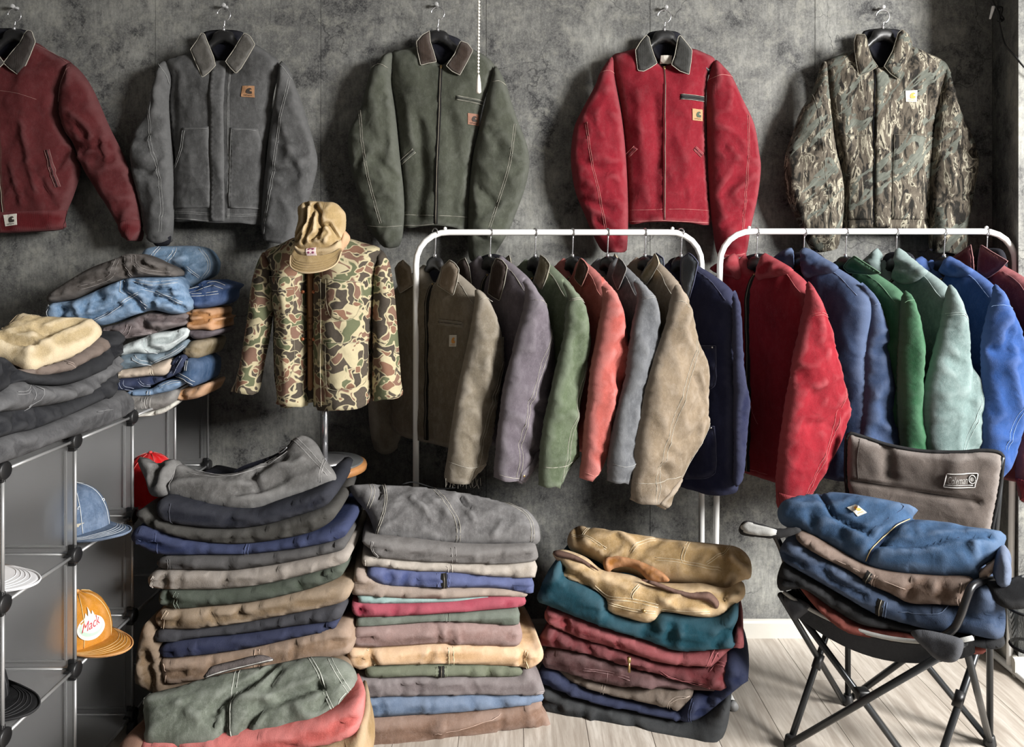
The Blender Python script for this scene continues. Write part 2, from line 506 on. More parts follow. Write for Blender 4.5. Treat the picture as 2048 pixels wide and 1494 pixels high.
SWIRL = [(0.98, 0.78), (0.86, 0.98), (0.58, 1.04), (0.26, 0.90), (0.06, 0.60), (0.02, 0.30), (0.16, 0.02), (0.50, -0.04), (1.0, 0.0),
         (1.04, 0.16), (1.02, 0.40), (0.90, 0.46), (0.74, 0.42), (0.66, 0.56), (0.70, 0.72), (0.82, 0.78), (0.92, 0.70)]
def label_patch(cl, parent, px, bg_mat, logo_mat, letters=True, thick=0.003):
    """square label with the curled emblem and a line of lettering, sewn on the cloth"""
    q = cl.pl.uv(px)          # four corners: tl, tr, br, bl
    o = cl.patch(parent, bg_mat, 'label_patch', uv=q, thick=thick, step=0.008)
    o['label'] = 'sewn-on square label with curled emblem'
    def mp(a, b):
        a = np.asarray(a)[:, None]; b = np.asarray(b)[:, None]
        return (q[3] * (1 - a) + q[2] * a) * (1 - b) + (q[0] * (1 - a) + q[1] * a) * b
    sw = catmull(SWIRL, True, 3)
    v, f = tri_fill(resample(sw, 0.05, True), 0.12, None)
    v2 = mp(0.36 + 0.46 * v[:, 0], 0.30 + 0.48 * v[:, 1])
    w = cl.pl.xyz(v2, cl.h(v2) + thick + 0.0012)
    mesh_obj('emblem', w, f, logo_mat, o, smooth=False)
    if letters:
        V, Fc, ext = text2d('carhartt')
        v2 = mp(0.5 + V[:, 0] / ext[0] * 0.66, 0.17 + V[:, 1] / ext[1] * 0.15)
        mesh_obj('lettering', cl.pl.xyz(v2, cl.h(v2) + thick + 0.0012), Fc, logo_mat, o, smooth=False)
    return o
# ------------------------------------------------------------------ room materials
def wall_material():
    m, nt, b = new_mat('dark_concrete_wallpaper')
    co = objco(nt)
    big = noise(nt, co, 1.7, 6, 0.62, 0.5)
    mid = noise(nt, co, 6.0, 9, 0.72, 0.2)
    fib = noise(nt, objco(nt, (1, 1, 0.22)), 95.0, 5, 0.75)
    fine = noise(nt, co, 190.0, 3, 0.8)
    blot = noise(nt, co, 15.0, 10, 0.80, 0.2)
    v = mth(nt, 'ADD', mth(nt, 'MULTIPLY', big, 0.45), mth(nt, 'MULTIPLY', mid, 0.55))
    c = ramp(nt, v, [(0.34, srgb(60, 60, 61)), (0.50, srgb(99, 99, 97)), (0.64, srgb(146, 146, 140))])
    c = mix(nt, mth(nt, 'MULTIPLY', ramp(nt, fib, [(0.38, (0, 0, 0)), (0.62, (1, 1, 1))]), 0.45), c, srgb(52, 52, 53), 'MIX')
    c = mix(nt, mth(nt, 'MULTIPLY', ramp(nt, blot, [(0.50, (0, 0, 0)), (0.64, (1, 1, 1))]), 0.42), c, srgb(156, 155, 145))
    c = mix(nt, mth(nt, 'MULTIPLY', ramp(nt, mth(nt, 'MULTIPLY', blot, mid), [(0.17, (1, 1, 1)), (0.21, (0, 0, 0))]), 0.75), c, srgb(38, 38, 40))
    c = mix(nt, mth(nt, 'MULTIPLY', ramp(nt, fine, [(0.45, (0, 0, 0)), (0.65, (1, 1, 1))]), 0.28), c, srgb(150, 150, 146))
    # cracks
    wv = nt.nodes.new('ShaderNodeVectorMath'); wv.operation = 'ADD'
    nz = nt.nodes.new('ShaderNodeTexNoise'); nz.inputs['Scale'].default_value = 5; nz.inputs['Detail'].default_value = 6
    nt.links.new(co, nz.inputs['Vector'])
    sc_ = nt.nodes.new('ShaderNodeVectorMath'); sc_.operation = 'SCALE'; sc_.inputs['Scale'].default_value = 0.35
    nt.links.new(nz.outputs['Color'], sc_.inputs[0]); nt.links.new(co, wv.inputs[0]); nt.links.new(sc_.outputs[0], wv.inputs[1])
    vo = nt.nodes.new('ShaderNodeTexVoronoi'); vo.feature = 'DISTANCE_TO_EDGE'; vo.inputs['Scale'].default_value = 3.0
    nt.links.new(wv.outputs[0], vo.inputs['Vector'])
    crack = ramp(nt, vo.outputs['Distance'], [(0.002, (1, 1, 1)), (0.008, (0, 0, 0))])
    gate = ramp(nt, noise(nt, co, 2.6, 3), [(0.55, (0, 0, 0)), (0.60, (1, 1, 1))])
    c = mix(nt, mth(nt, 'MULTIPLY', mth(nt, 'MULTIPLY', crack, gate), 0.7), c, srgb(34, 34, 36))
    nt.links.new(c, b.inputs['Base Color'])
    b.inputs['Roughness'].default_value = 0.8; b.inputs['Specular IOR Level'].default_value = 0.25
    p = bump(nt, b, fib, 0.25, 0.002); bump(nt, b, mid, 0.3, 0.006, p)
    return m
WALLM = wall_material()
WHITEP = plain('white_painted_wood', (180, 177, 169), 0.45, var=0.03)
def floor_material():
    m, nt, b = new_mat('pale_oak_laminate')
    oi = nt.nodes.new('ShaderNodeObjectInfo')
    co = objco(nt, (1, 0.09, 1)); off = nt.nodes.new('ShaderNodeVectorMath'); off.operation = 'ADD'
    nt.links.new(co, off.inputs[0]); cb = nt.nodes.new('ShaderNodeCombineXYZ')
    nt.links.new(mth(nt, 'MULTIPLY', oi.outputs['Random'], 37.0), cb.inputs[0]); nt.links.new(cb.outputs[0], off.inputs[1])
    g1 = noise(nt, off.outputs[0], 22, 6, 0.6, 1.3); g2 = noise(nt, off.outputs[0], 110, 4, 0.7)
    c = ramp(nt, g1, [(0.35, srgb(150, 141, 131)), (0.52, srgb(176, 168, 158)), (0.66, srgb(192, 185, 176))])
    c = mix(nt, mth(nt, 'MULTIPLY', ramp(nt, g2, [(0.42, (1, 1, 1)), (0.56, (0, 0, 0))]), 0.35), c, srgb(134, 123, 112))
    c = mix(nt, mth(nt, 'MULTIPLY', oi.outputs['Random'], 0.18), c, srgb(158, 148, 136))
    nt.links.new(c, b.inputs['Base Color']); b.inputs['Roughness'].default_value = 0.42
    bump(nt, b, g2, 0.12, 0.001)
    return m
FLOORM = floor_material()

# ------------------------------------------------------------------ room shell
XL, XR = -2.65, 1.807
v, f = box_geo((0.7, 0.9, -0.03), (7.0, 4.4, 0.05))
floor = struct(mesh_obj('floor', v, f, plain('floor_underlay', (150, 140, 130), 0.7), smooth=False), 'pale oak laminate floor')
bpy.context.view_layer.update()
px_w, pl_len = 0.192, 1.28
for i in range(-10, 17):
    x0 = -0.35 + i * px_w
    if x0 > 2.1: break
    for j in range(-1, 3):
        y1 = WALL_Y - 0.002 - (j * pl_len + (0.43 * ((i * 7) % 5) / 5.0 * 2 - 0.4))
        y0 = y1 - pl_len + 0.0015; y1 = min(y1, WALL_Y - 0.002)
        if y1 < 0.9 or y1 - y0 < 0.05: continue
        v, f = box_geo((x0 + px_w / 2, (y0 + y1) / 2, -0.004), (px_w - 0.0015, y1 - y0, 0.008), 0.0008)
        mesh_obj('plank', v, f, FLOORM, floor, smooth=False)
HW = 2.75
v, f = box_geo(((XL + XR) / 2, WALL_Y + 0.06, HW / 2), (XR - XL + 0.2, 0.1, HW))
wall = struct(mesh_obj('wall_back', v, f, plain('plaster', (90, 90, 90), 0.9), smooth=False), 'dark grey concrete-look wallpapered back wall')
# wallpaper strips: seams near photo columns 310, 640, 970, 1300, 1630
seams = [XL] + [(c - 1024) / FPX * WALL_Y for c in (-20, 310, 641, 972, 1300, 1630)] + [XR]
for a, b_ in zip(seams[:-1], seams[1:]):
    v, f = box_geo(((a + b_) / 2, WALL_Y + 0.0045, HW / 2), (b_ - a - 0.0014, 0.009, HW), 0.0012)
    mesh_obj('wallpaper_strip', v, f, WALLM, wall, smooth=False)
# pier on the right: slanting side face, then a face towards the room
prof = [(1.807, WALL_Y), (1.722, 2.55), (2.9, 2.55), (2.9, WALL_Y)]
V = [(x, y, z) for z in (0, HW) for x, y in prof]
Fc = [(0, 4, 5, 1), (1, 5, 6, 2), (2, 6, 7, 3), (3, 7, 4, 0), (3, 2, 1, 0), (4, 7, 6, 5)]
Fc = [tuple(reversed(q)) for q in Fc]
struct(mesh_obj('wall_right', V, Fc, WALLM, smooth=False), 'wallpapered wall pier at the right edge')
v, f = box_geo((XL - 0.05, 0.9, HW / 2), (0.1, 3.84, HW)); struct(mesh_obj('unseen_wall_left', v, f, WALLM, smooth=False), 'unseen left wall added to block light')  # out of view, added to block light and keep the left side dark
v, f = box_geo((0.1, 0.9, HW + 0.05), (5.7, 4.0, 0.1)); struct(mesh_obj('ceiling', v, f, plain('ceiling_paint', (160, 160, 158), 0.9, var=0.02), smooth=False), 'unseen ceiling, greyed and cut short to shape the light')  # out of view; greyed against bounce, stops short so window light gets in

def baseboard(name, a, b_, label):
    a = A(*a, 0); b_ = A(*b_, 0); t = (b_ - a) / np.linalg.norm(b_ - a); nrm = A(t[1], -t[0], 0)
    pr = [(0, 0), (0.015, 0), (0.015, 0.056), (0.011, 0.064), (0.004, 0.067), (0, 0.067)]
    V = [e + nrm * p + A(0, 0, z) for e in (a, b_) for p, z in pr]; n = len(pr)
    Fc = [(i, (i + 1) % n, (i + 1) % n + n, i + n) for i in range(n)] + [tuple(range(n - 1, -1, -1)), tuple(range(n, 2 * n))]
    return struct(mesh_obj(name, V, Fc, WHITEP, smooth=False), label)
baseboard('baseboard_back', (XL, WALL_Y - 0.001), (1.80, WALL_Y - 0.001), 'white skirting board along the back wall')
baseboard('baseboard_right', (1.80, WALL_Y - 0.01), (1.719, 2.548), 'white skirting board on the pier side')
baseboard('baseboard_front', (1.700, 2.549), (2.6, 2.549), 'white skirting board on the pier face')

# ------------------------------------------------------------------ clothes rails
WHITEM = plain('white_powder_coat', (236, 236, 234), 0.3, var=0.02, bmp=0)
RACK_Y = 2.58
def rail(xa, xb, z, lean, label):
    t = empty('clothes_rack', ((xa + xb) / 2, RACK_Y, 0))
    r = 0.105; pts = [(xa - lean, 0.02), (xa, z - r)]
    for k in range(1, 9):
        a = math.pi - k / 8 * math.pi / 2; pts.append((xa + r + r * math.cos(a), z - r + r * math.sin(a)))
    pts.append((xb - r, z))
    for k in range(1, 9):
        a = math.pi / 2 - k / 8 * math.pi / 2; pts.append((xb - r + r * math.cos(a), z - r + r * math.sin(a)))
    pts.append((xb - lean, 0.02))
    q = resample(np.array(pts), 0.03, False)
    tube('frame', np.column_stack([q[:, 0], np.full(len(q), RACK_Y), q[:, 1]]), 0.0105, WHITEM, t, 10)
    for x in (xa - lean, xb - lean):
        fo = tube('foot', [(x, RACK_Y - 0.23, 0.014), (x, RACK_Y, 0.014), (x, RACK_Y + 0.222, 0.014)], 0.0125, WHITEM, t, 10)
        v, f = lathe_geo([(0.0145, -0.232), (0.0145, -0.215)], (x, RACK_Y, 0.0145), 12, 'y'); mesh_obj('foot_cap', v, f, plain('grey_plastic', (150, 150, 150), 0.5), fo)
    for k, x in enumerate((xa + 0.1, xb - 0.1)):
        v, f = lathe_geo([(0.003, 0), (0.006, 0.003), (0.006, 0.008), (0.002, 0.011)], (x, RACK_Y, z + 0.008), 10); mesh_obj('stop_knob', v, f, WHITEM, t)
    tag(t, label, 'clothes rack')
    return t
BARZ = 1.51
xr = lambda px: (px - 1024) / FPX * RACK_Y
rail(xr(832), xr(1403), BARZ, 0.0, 'white tubular clothes rack carrying the collared work jackets')
rail(xr(1440), xr(2031), BARZ + 0.003, 0.02, 'white tubular clothes rack on the right carrying hooded jackets')

# ------------------------------------------------------------------ cube shelf
X0, DXS = -1.135, 0.295
YN = [1.386, 1.671, 1.948, 2.243, 2.526, 2.800]
ZN = [0.055, 0.352, 0.649, 0.946]
def frosted():
    m, nt, b = new_mat('frosted_grey_plastic')
    b.inputs['Base Color'].default_value = (0.62, 0.62, 0.62, 1)
    b.inputs['Transmission Weight'].default_value = 0.86; b.inputs['Roughness'].default_value = 0.5; b.inputs['IOR'].default_value = 1.22
    n = noise(nt, objco(nt), 300, 2); bump(nt, b, n, 0.1, 0.0005); return m
FROST = frosted(); STEEL = plain('grey_steel_edge', (176, 176, 176), 0.35, 0.6, var=0.05); NODE = plain('black_connector', (22, 22, 23), 0.45, var=0.1)
shelf = empty('cube_shelf', (X0 - DXS / 2, 2.1, 0))
tag(shelf, 'modular cube shelf of frosted grey panels along the left side', 'shelf')
def edge(a, b_, nm='edge_rod'): tube(nm, [a, (A(*a) + A(*b_)) / 2, b_], 0.0042, STEEL, shelf, 8)
def panel(axis, c, s):
    v, f = box_geo(c, s, 0.001); o = mesh_obj('panel', v, f, FROST, shelf, smooth=False)
    return o
g = 0.014
for yi, y in enumerate(YN):
    for zi, z in enumerate(ZN):
        for x in (X0, X0 - DXS):
            v, f = join_geo(lathe_geo([(0.006, -0.014), (0.0185, -0.012), (0.0205, -0.004), (0.0205, 0.007), (0.018, 0.0095)], (x, y, z), 18, 'x'),
                            box_geo((x - 0.006, y, z), (0.02, 0.012, 0.055), 0.003), box_geo((x - 0.006, y, z), (0.02, 0.055, 0.012), 0.003))
            mesh_obj('connector', v, f, NODE, shelf)
        edge((X0 - 0.01, y, z), (X0 - DXS + 0.01, y, z))
        if zi < 3:
            for x in (X0, X0 - DXS): edge((x, y, z + 0.02), (x, y, ZN[zi + 1] - 0.02))
            h = ZN[zi + 1] - z
            o = panel('y', (X0 - DXS / 2, y, z + h / 2), (DXS - 0.01, 0.004, h - 0.012))
            gs = [box_geo((X0 - 0.022, y - 0.004, z + h / 2), (0.006, 0.005, h - 0.05), 0.001), box_geo((X0 - DXS / 2, y - 0.004, z + 0.024), (DXS - 0.05, 0.005, 0.006), 0.001),
                  box_geo((X0 - DXS + 0.022, y - 0.004, z + h / 2), (0.006, 0.005, h - 0.05), 0.001)]
            v, f = join_geo(*gs); mesh_obj('panel_rib', v, f, FROST, o, smooth=False)
        if yi < len(YN) - 1:
            for x in (X0, X0 - DXS): edge((x, y + 0.02, z), (x, YN[yi + 1] - 0.02, z))
            w = YN[yi + 1] - y
            panel('z', (X0 - DXS / 2, y + w / 2, z), (DXS - 0.01, w - 0.012, 0.004))
            if zi < 3:
                h = ZN[zi + 1] - z
                panel('x', (X0 - DXS, y + w / 2, z + h / 2), (0.004, w - 0.012, h - 0.012))
for y in YN:
    for x in (X0, X0 - DXS):
        v, f = lathe_geo([(0.015, 0.0), (0.017, 0.004), (0.012, 0.045)], (x, y, 0.001), 14); mesh_obj('foot', v, f, NODE, shelf)
# ------------------------------------------------------------------ shared garment bits
BLACKPL = plain('black_satin_plastic', (26, 26, 27), 0.42, var=0.08)
CHROME = plain('chrome_wire', (205, 205, 208), 0.22, 0.9, var=0.03, bmp=0)
BRASS = plain('aged_brass', (158, 132, 88), 0.38, 0.8, var=0.15)
LEATHER = plain('tan_leather_label', (146, 108, 76), 0.7, var=0.15)
LEATHER_D = plain('brown_leather_label', (122, 82, 62), 0.7, var=0.15)
EMB_D = plain('dark_emblem_thread', (44, 36, 30), 0.8)
EMB_G = plain('green_emblem_thread', (52, 66, 50), 0.8)
EMB_O = plain('ochre_emblem_thread', (190, 132, 60), 0.8)
LABELW = plain('white_woven_label', (182, 178, 168), 0.8, var=0.06)
LABELB = plain('beige_woven_label', (168, 160, 142), 0.8, var=0.1)
LINING = cloth((24, 25, 36), 0.1)
ZIPTAPE = cloth((36, 35, 34), 0.1)
ZIPTEETH = plain('dull_zip_metal', (104, 98, 86), 0.5, 0.5, var=0.2)

def hanger(cx, y, ztop, ux, uy, hook_top, label, group, pin=False, cat='hanger', hook_r=0.024):
    """wide-shouldered hanger with a wire hook"""
    t = empty('coat_hanger', (cx, y, ztop - 0.1))
    pl = Plane((cx, y, ztop), (ux, uy, 0))
    half = [(0.0, 0.0), (0.02, -0.002), (0.036, -0.012), (0.046, -0.034), (0.075, -0.058), (0.12, -0.098), (0.165, -0.138), (0.175, -0.155), (0.165, -0.164),
            (0.11, -0.128), (0.06, -0.088), (0.03, -0.058), (0.0, -0.046)]
    out = half + [(-a, b) for a, b in half[::-1][1:-1]]
    Cloth(pl, uv=out, T=0.013, R=0.02, step=0.01, wr=0, ridge=0).build('shoulder_bar', BLACKPL, t)
    # hook: stem, then an open loop
    zc = hook_top - hook_r
    pts = [(0, ztop - 0.01), (0, ztop + 0.012)]
    zs = zc - hook_r
    pts += [(0.002, (ztop + zs) / 2), (0.004, zs + 0.004 - 0.0)]
    for k in range(0, 15):
        a = math.radians(-62 + k * 17.0); pts.append((hook_r * math.cos(a), zc + hook_r * math.sin(a)))
    q = catmull(np.array(pts), False, 3)
    tube('hook', [(cx + ux * a, y + uy * a, z) for a, z in q], 0.0021, CHROME, t, 6)
    v, f = lathe_geo([(0.006, -0.004), (0.006, 0.006), (0.003, 0.009)], (cx, y, ztop), 10); mesh_obj('collar_ring', v, f, CHROME, t)
    tag(t, label, cat, group)
    return t
def push_pin(px, py, label):
    d = WALL_Y - 0.006; c = P(px, py, d)
    m = _mats.get('pin')
    if m is None:
        m, nt, b = new_mat('clear_plastic_pin'); b.inputs['Transmission Weight'].default_value = 0.6; b.inputs['Roughness'].default_value = 0.15
        n = noise(nt, objco(nt), 50); nt.links.new(mix(nt, n, (.7, .7, .7, 1), (.9, .9, .9, 1)), b.inputs['Base Color']); _mats['pin'] = m
    t = empty('push_pin', c)
    v, f = lathe_geo([(0.0075, 0.006), (0.0075, 0.002), (0.004, -0.002), (0.0035, -0.012), (0.0075, -0.018), (0.008, -0.024), (0.006, -0.027)], c, 14, 'y'); mesh_obj('grip', v, f, m, t)
    tube('needle', [c, c + A(0, 0.01, 0), c + A(0, 0.016, 0)], 0.001, CHROME, t, 5)
    tag(t, label, 'push pin', 'clear push pins holding the wall jackets')

def zipper(cl, parent, px, w=0.007, pull=True, tape=None, teeth=None):
    q = resample(catmull(cl.pl.uv(px), False, 5), 0.012, False)
    t = np.gradient(q, axis=0); t /= np.linalg.norm(t, axis=1)[:, None]; nr = np.column_stack([-t[:, 1], t[:, 0]])
    hh = cl.h(q)
    V = []; Fc = []
    for k in range(len(q)):
        for o, l in ((-w, 0.0005), (-w * .4, 0.0035), (w * .4, 0.0035), (w, 0.0005)):
            V.append(cl.pl.xyz(q[k:k + 1] + nr[k] * o, [hh[k] + l])[0])
    for k in range(len(q) - 1):
        for j in range(3): Fc.append((k * 4 + j, k * 4 + j + 1, k * 4 + j + 5, k * 4 + j + 4))
    z = mesh_obj('zipper', V, Fc, tape or ZIPTAPE, parent)
    gs = [tube_geo(cl.pl.xyz(q, hh + 0.0035), 0.0016, 5)]
    v, f = join_geo(*gs); mesh_obj('zipper_teeth', v, f, teeth or ZIPTEETH, z)
    if pull:
        a = cl.pl.xyz(q[:1], hh[:1] + 0.006)[0]; dn = -cl.pl.v
        v, f = join_geo(tube_geo([a, a + dn * 0.010, a + dn * 0.018], [0.0048, 0.0055, 0.004], 6), tube_geo([a + dn * 0.018, a + dn * 0.03, a + dn * 0.046], [0.002, 0.0032, 0.0036], 6))
        mesh_obj('zip_pull', v, f, BRASS, z)
    return z

def rect(x0, y0, x1, y1): return [(x0, y0), (x1, y0), (x1, y1), (x0, y1)]
def welt(cl, parent, a, b_, w, mat, rim, name='pocket'):
    """slanted welt pocket: padded lip with stitched rim between two photo points"""
    q = cl.pl.uv([a, b_]); t = (q[1] - q[0]); L = np.linalg.norm(t); t /= L; n = A(-t[1], t[0]) * w / 2
    o = cl.patch(parent, mat, name, uv=[q[0] + n, q[1] + n, q[1] - n, q[0] - n], thick=0.002, puff=0.003, step=0.008)
    for e in (n, -n): cl.seam(o, rim, uv=[q[0] + e, (q[0] + q[1]) / 2 + e, q[1] + e], r=0.0011, lift=0.003)
    cl.seam(o, ZIPTAPE, uv=[q[0], (q[0] + q[1]) / 2, q[1]], r=0.0014, lift=0.005)
    return o

HANG_G = 'black hangers of the wall row'
def wall_jacket(name, label, hook, pin, body_px, sleeves, collar, mat, stitch, cmat, rimmat, neck, seed, folds=(), lining=LINING, hanger_label='', pin_label='',
                y=2.745, sl_fold=((), ()), hem=None, cuffs=(None, None), body_mat=None, wr=0.006, ridge=0.004, cT=0.008, nm='work_jacket'):
    pl = Plane((P(hook[0], HY, y)[0], y, 0), (1, 0, 0)); pl.o = A(pl.o[0], y, 0)
    zb = CH + (HY - 500) / FPX * y
    t = empty(nm, (pl.o[0], y, zb))
    body = Cloth(pl, body_px, T=0.045, R=0.13, Tb=0.03, wr=wr, ridge=ridge, wsx=0.07, wsy=0.22, folds=folds, seed=seed, open_px=hem)
    body.build('body', mat, t)
    out = {'t': t, 'body': body, 'sleeves': []}
    sp = pl.off(0.018)
    for k, (sx, sf) in enumerate(zip(sleeves, sl_fold)):
        s = Cloth(sp, sx, T=0.042, R=0.075, Tb=0.036, wr=wr * 0.9, ridge=ridge * 1.6, wsx=0.06, wsy=0.13, ang=20 - 40 * k, folds=sf, seed=seed + 11 + k, open_px=cuffs[k])
        s.build('sleeve', mat, t); out['sleeves'].append(s)
    # back of the neck behind the hanger
    Cloth(pl.off(-0.008), neck, T=0.006, R=0.03, wr=0, ridge=0.001, seed=seed).build('neck_lining', lining, t)
    for k, c in enumerate(collar):
        cp = Cloth(pl.off(0.044), c, T=cT, R=0.022, Tb=0.012, smooth=False, wr=0.002, ridge=0.0015, wsx=0.05, wsy=0.05, seed=seed + 30 + k, step=0.006)
        o = cp.build('collar', cmat, t)
        q = cp.B; edge_pts = cp.pl.xyz(q, np.full(len(q), 0.001))
        tube('edge_piping', edge_pts, 0.0015, rimmat, o, 5, closed=True)
    hx = pl.o[0]; hz = CH + (HY - hook[1]) / FPX * y
    hanger(hx, y - 0.012, hz, 1, 0, CH + (HY - pin[1] - 4) / FPX * y, hanger_label, HANG_G)
    push_pin(pin[0], pin[1], pin_label)
    tag(t, label, 'jacket', 'jackets hanging on the wall')
    return out

Zw = lambda p: Z(0, 0, 2.926, p)
# --- 1: burgundy jacket cut by the left edge
def mir(pts, c): return [(2 * c - x, y) for x, y in pts]
half = [(63, 84), (105, 106), (149, 133), (124, 180), (119, 219), (128, 260), (145, 290), (161, 328), (159, 355), (147, 393), (137, 417), (131, 440), (129, 457), (70, 463)]
bodyp = half + [(14, 466)] + mir(half, 14)[::-1] + [(14, 118)]
sl = [(135, 128), (149, 131), (171, 154), (191, 188), (219, 253), (246, 308), (270, 369), (284, 441), (285, 458), (272, 482), (258, 477), (244, 470), (236, 452), (212, 410), (181, 362), (165, 335), (145, 285), (128, 260), (119, 219), (122, 178)]
colr = [(56, 60), (64, 63), (71, 84), (60, 112), (46, 143), (37, 150), (20, 138), (7, 126), (24, 104), (40, 86), (50, 66)]
M_BURG = cloth((102, 44, 46), 0.22); M_BURGK = cloth((104, 32, 36), 0.1, 'cord'); M_BRN = cloth((66, 60, 57), 0.3, 'cord')
ST_PINK = cloth((172, 120, 112), 0.2); ST_PALE = cloth((176, 170, 154), 0.2); ST_GREY = cloth((160, 160, 158), 0.2)
j = wall_jacket('w1', 'burgundy bomber jacket with dark brown collar at the left edge of the wall', (33, 60), (33, 16), bodyp, [sl, mir(sl, 14)], [colr, mir(colr, 8)],
    M_BURG, ST_PINK, M_BRN, ST_PALE, [(-45, 62), (58, 62), (50, 110), (8, 140), (-34, 110)], 3,
    folds=[([(60, 250), (75, 330), (90, 380)], 0.012, 0.008), ([(40, 330), (55, 380), (60, 410)], 0.01, 0.008), ([(95, 360), (110, 395), (118, 415)], 0.01, -0.009), ([(140, 300), (125, 340)], 0.012, -0.010)],
    sl_fold=([([(150, 290), (175, 300), (205, 290)], 0.014, -0.014), ([(160, 315), (190, 330)], 0.012, 0.008), ([(165, 255), (180, 275)], 0.012, -0.01)], ()),
    hem=[(129, 457), (-101, 457)], cuffs=([(285, 458), (244, 470)], [(-257, 458), (-216, 470)]), hanger_label='black hanger holding the burgundy wall jacket', pin_label='clear push pin above the burgundy jacket', nm='bomber_jacket')
t, b_ = j['t'], j['body']
zipper(b_, t, [(11, 140), (13, 250), (20, 360), (27, 458)], tape=cloth((80, 44, 40), .2))
hb = b_.patch(t, M_BURGK, 'hem_band', px=[(135, 421), (129, 457), (70, 463), (14, 466), (14, 426), (70, 424)], thick=0.004, puff=0.004)
b_.patch(t, M_BURGK, 'hem_band', px=mir([(135, 421), (129, 457), (70, 463), (14, 466), (14, 426), (70, 424)], 14), thick=0.004, puff=0.004)
label_patch(b_, t, [(28, 432), (52, 429), (54, 451), (31, 454)], LABELW, EMB_D, thick=0.010)
welt(b_, t, (108, 303), (129, 376), 0.016, M_BURG, ST_PINK)
b_.seam(t, ST_PINK, [(10, 186), (50, 192), (85, 203)], r=0.0008); b_.seam(t, ST_PINK, [(72, 90), (110, 108), (140, 128)], r=0.0008)
s = j['sleeves'][0]
s.seam(t, ST_PINK, [(147, 137), (126, 172), (121, 205)], r=0.0014)
s.patch(t, M_BURGK, 'cuff', px=[(240, 456), (262, 441), (283, 440), (285, 458), (272, 481), (246, 469)], thick=0.002, puff=0.004)

# --- 2: grey jacket
body2 = [(398, 98), (383, 103), (352, 113), (330, 124), (342, 157), (338, 205), (343, 260), (347, 308), (349, 380), (350, 440), (390, 442), (434, 446), (480, 446), (523, 444), (528, 376), (531, 308), (538, 260), (547, 191), (560, 130), (540, 108), (509, 88), (490, 92), (468, 120), (448, 128), (425, 120)]
sl2a = [(319, 126), (330, 122), (338, 140), (342, 164), (338, 205), (342, 273), (347, 325), (349, 376), (347, 461), (341, 480), (318, 487), (301, 478), (290, 465), (284, 427), (267, 359), (260, 308), (270, 267), (294, 222), (304, 178), (313, 144)]
sl2b = [(559, 126), (570, 128), (578, 138), (588, 164), (608, 219), (629, 290), (635, 328), (625, 376), (608, 427), (590, 484), (566, 488), (527, 474), (523, 420), (530, 342), (540, 256), (550, 191)]
col2 = [[(403, 66), (395, 80), (381, 99), (392, 126), (405, 155), (418, 145), (431, 131), (427, 113), (415, 84), (409, 68)],
        [(489, 66), (500, 72), (510, 89), (497, 112), (482, 137), (472, 147), (461, 136), (451, 123), (468, 99), (480, 79)]]
M_GREY = cloth((92, 92, 92), 0.5); M_GREYC = cloth((98, 95, 90), 0.5)
j = wall_jacket('w2', 'faded charcoal work jacket with button placket and two front pockets on the wall', (450, 62), (452, 14), body2, [sl2a, sl2b], col2, M_GREY, ST_GREY, M_GREYC, ST_PALE,
    [(408, 64), (486, 64), (474, 104), (448, 130), (420, 104)], 9, folds=[([(360, 150), (356, 230), (352, 330)], 0.01, -0.006), ([(545, 150), (535, 220)], 0.012, -0.008)],
    sl_fold=([([(275, 278), (309, 274)], 0.010, -0.008), ([(300, 345), (325, 338)], 0.01, -0.008), ([(285, 300), (305, 315)], 0.02, 0.008), ([(275, 335), (320, 360)], 0.012, -0.01)],
             [([(562, 284), (597, 286)], 0.010, -0.008), ([(554, 344), (580, 350)], 0.01, -0.008), ([(585, 300), (610, 330)], 0.02, 0.01), ([(600, 350), (570, 380)], 0.015, -0.01)]),
    hem=[(350, 440), (523, 444)], cuffs=([(344, 472), (294, 470)], [(590, 484), (527, 474)]), hanger_label='black hanger holding the charcoal wall jacket', pin_label='clear push pin above the charcoal jacket')
t, b_ = j['t'], j['body']
b_.patch(t, M_GREY, 'placket', px=[(431, 124), (457, 124), (458, 280), (459, 444), (433, 444), (431, 280)], thick=0.006, puff=0.003)
b_.seam(t, ST_GREY, [(466, 135), (467, 280), (466, 440)], r=0.0009, dbl=0.004)
pk = b_.patch(t, M_GREY, 'pocket', px=[(373, 259), (429, 258), (431, 417), (351, 418), (350, 338), (366, 312)], thick=0.003, puff=0.002)
b_.seam(pk, ST_GREY, [(375, 262), (400, 262), (427, 262)], r=0.0009, lift=0.006); b_.seam(pk, ST_GREY, [(377, 265), (371, 305), (354, 337)], r=0.0009, dbl=0.008, lift=0.006)
pk = b_.patch(t, M_GREY, 'pocket', px=[(471, 260), (522, 261), (531, 308), (527, 420), (466, 418)], thick=0.003, puff=0.002)
b_.seam(pk, ST_GREY, [(475, 264), (500, 264), (520, 265)], r=0.0009, lift=0.006); b_.seam(pk, ST_GREY, [(474, 264), (470, 340), (469, 415)], r=0.0009, lift=0.006); b_.seam(pk, ST_GREY, [(469, 416), (500, 417), (524, 418)], r=0.0009, lift=0.006)
b_.seam(t, ST_GREY, [(351, 425), (390, 427), (432, 430)], r=0.0009, dbl=0.006); b_.seam(t, ST_GREY, [(352, 437), (390, 440), (434, 444)], r=0.0018); b_.seam(t, ST_GREY, [(460, 431), (490, 432), (522, 430)], r=0.0009, dbl=0.006)
label_patch(b_, t, [(493, 177), (516, 177), (517, 200), (492, 199)], LEATHER, EMB_D)
sa, sb = j['sleeves']
sa.seam(t, ST_GREY, [(306, 190), (309, 273), (323, 335), (332, 393), (330, 465)], r=0.001, dbl=0.007); sa.seam(t, ST_GREY, [(320, 128), (336, 150), (341, 170)], r=0.0012)
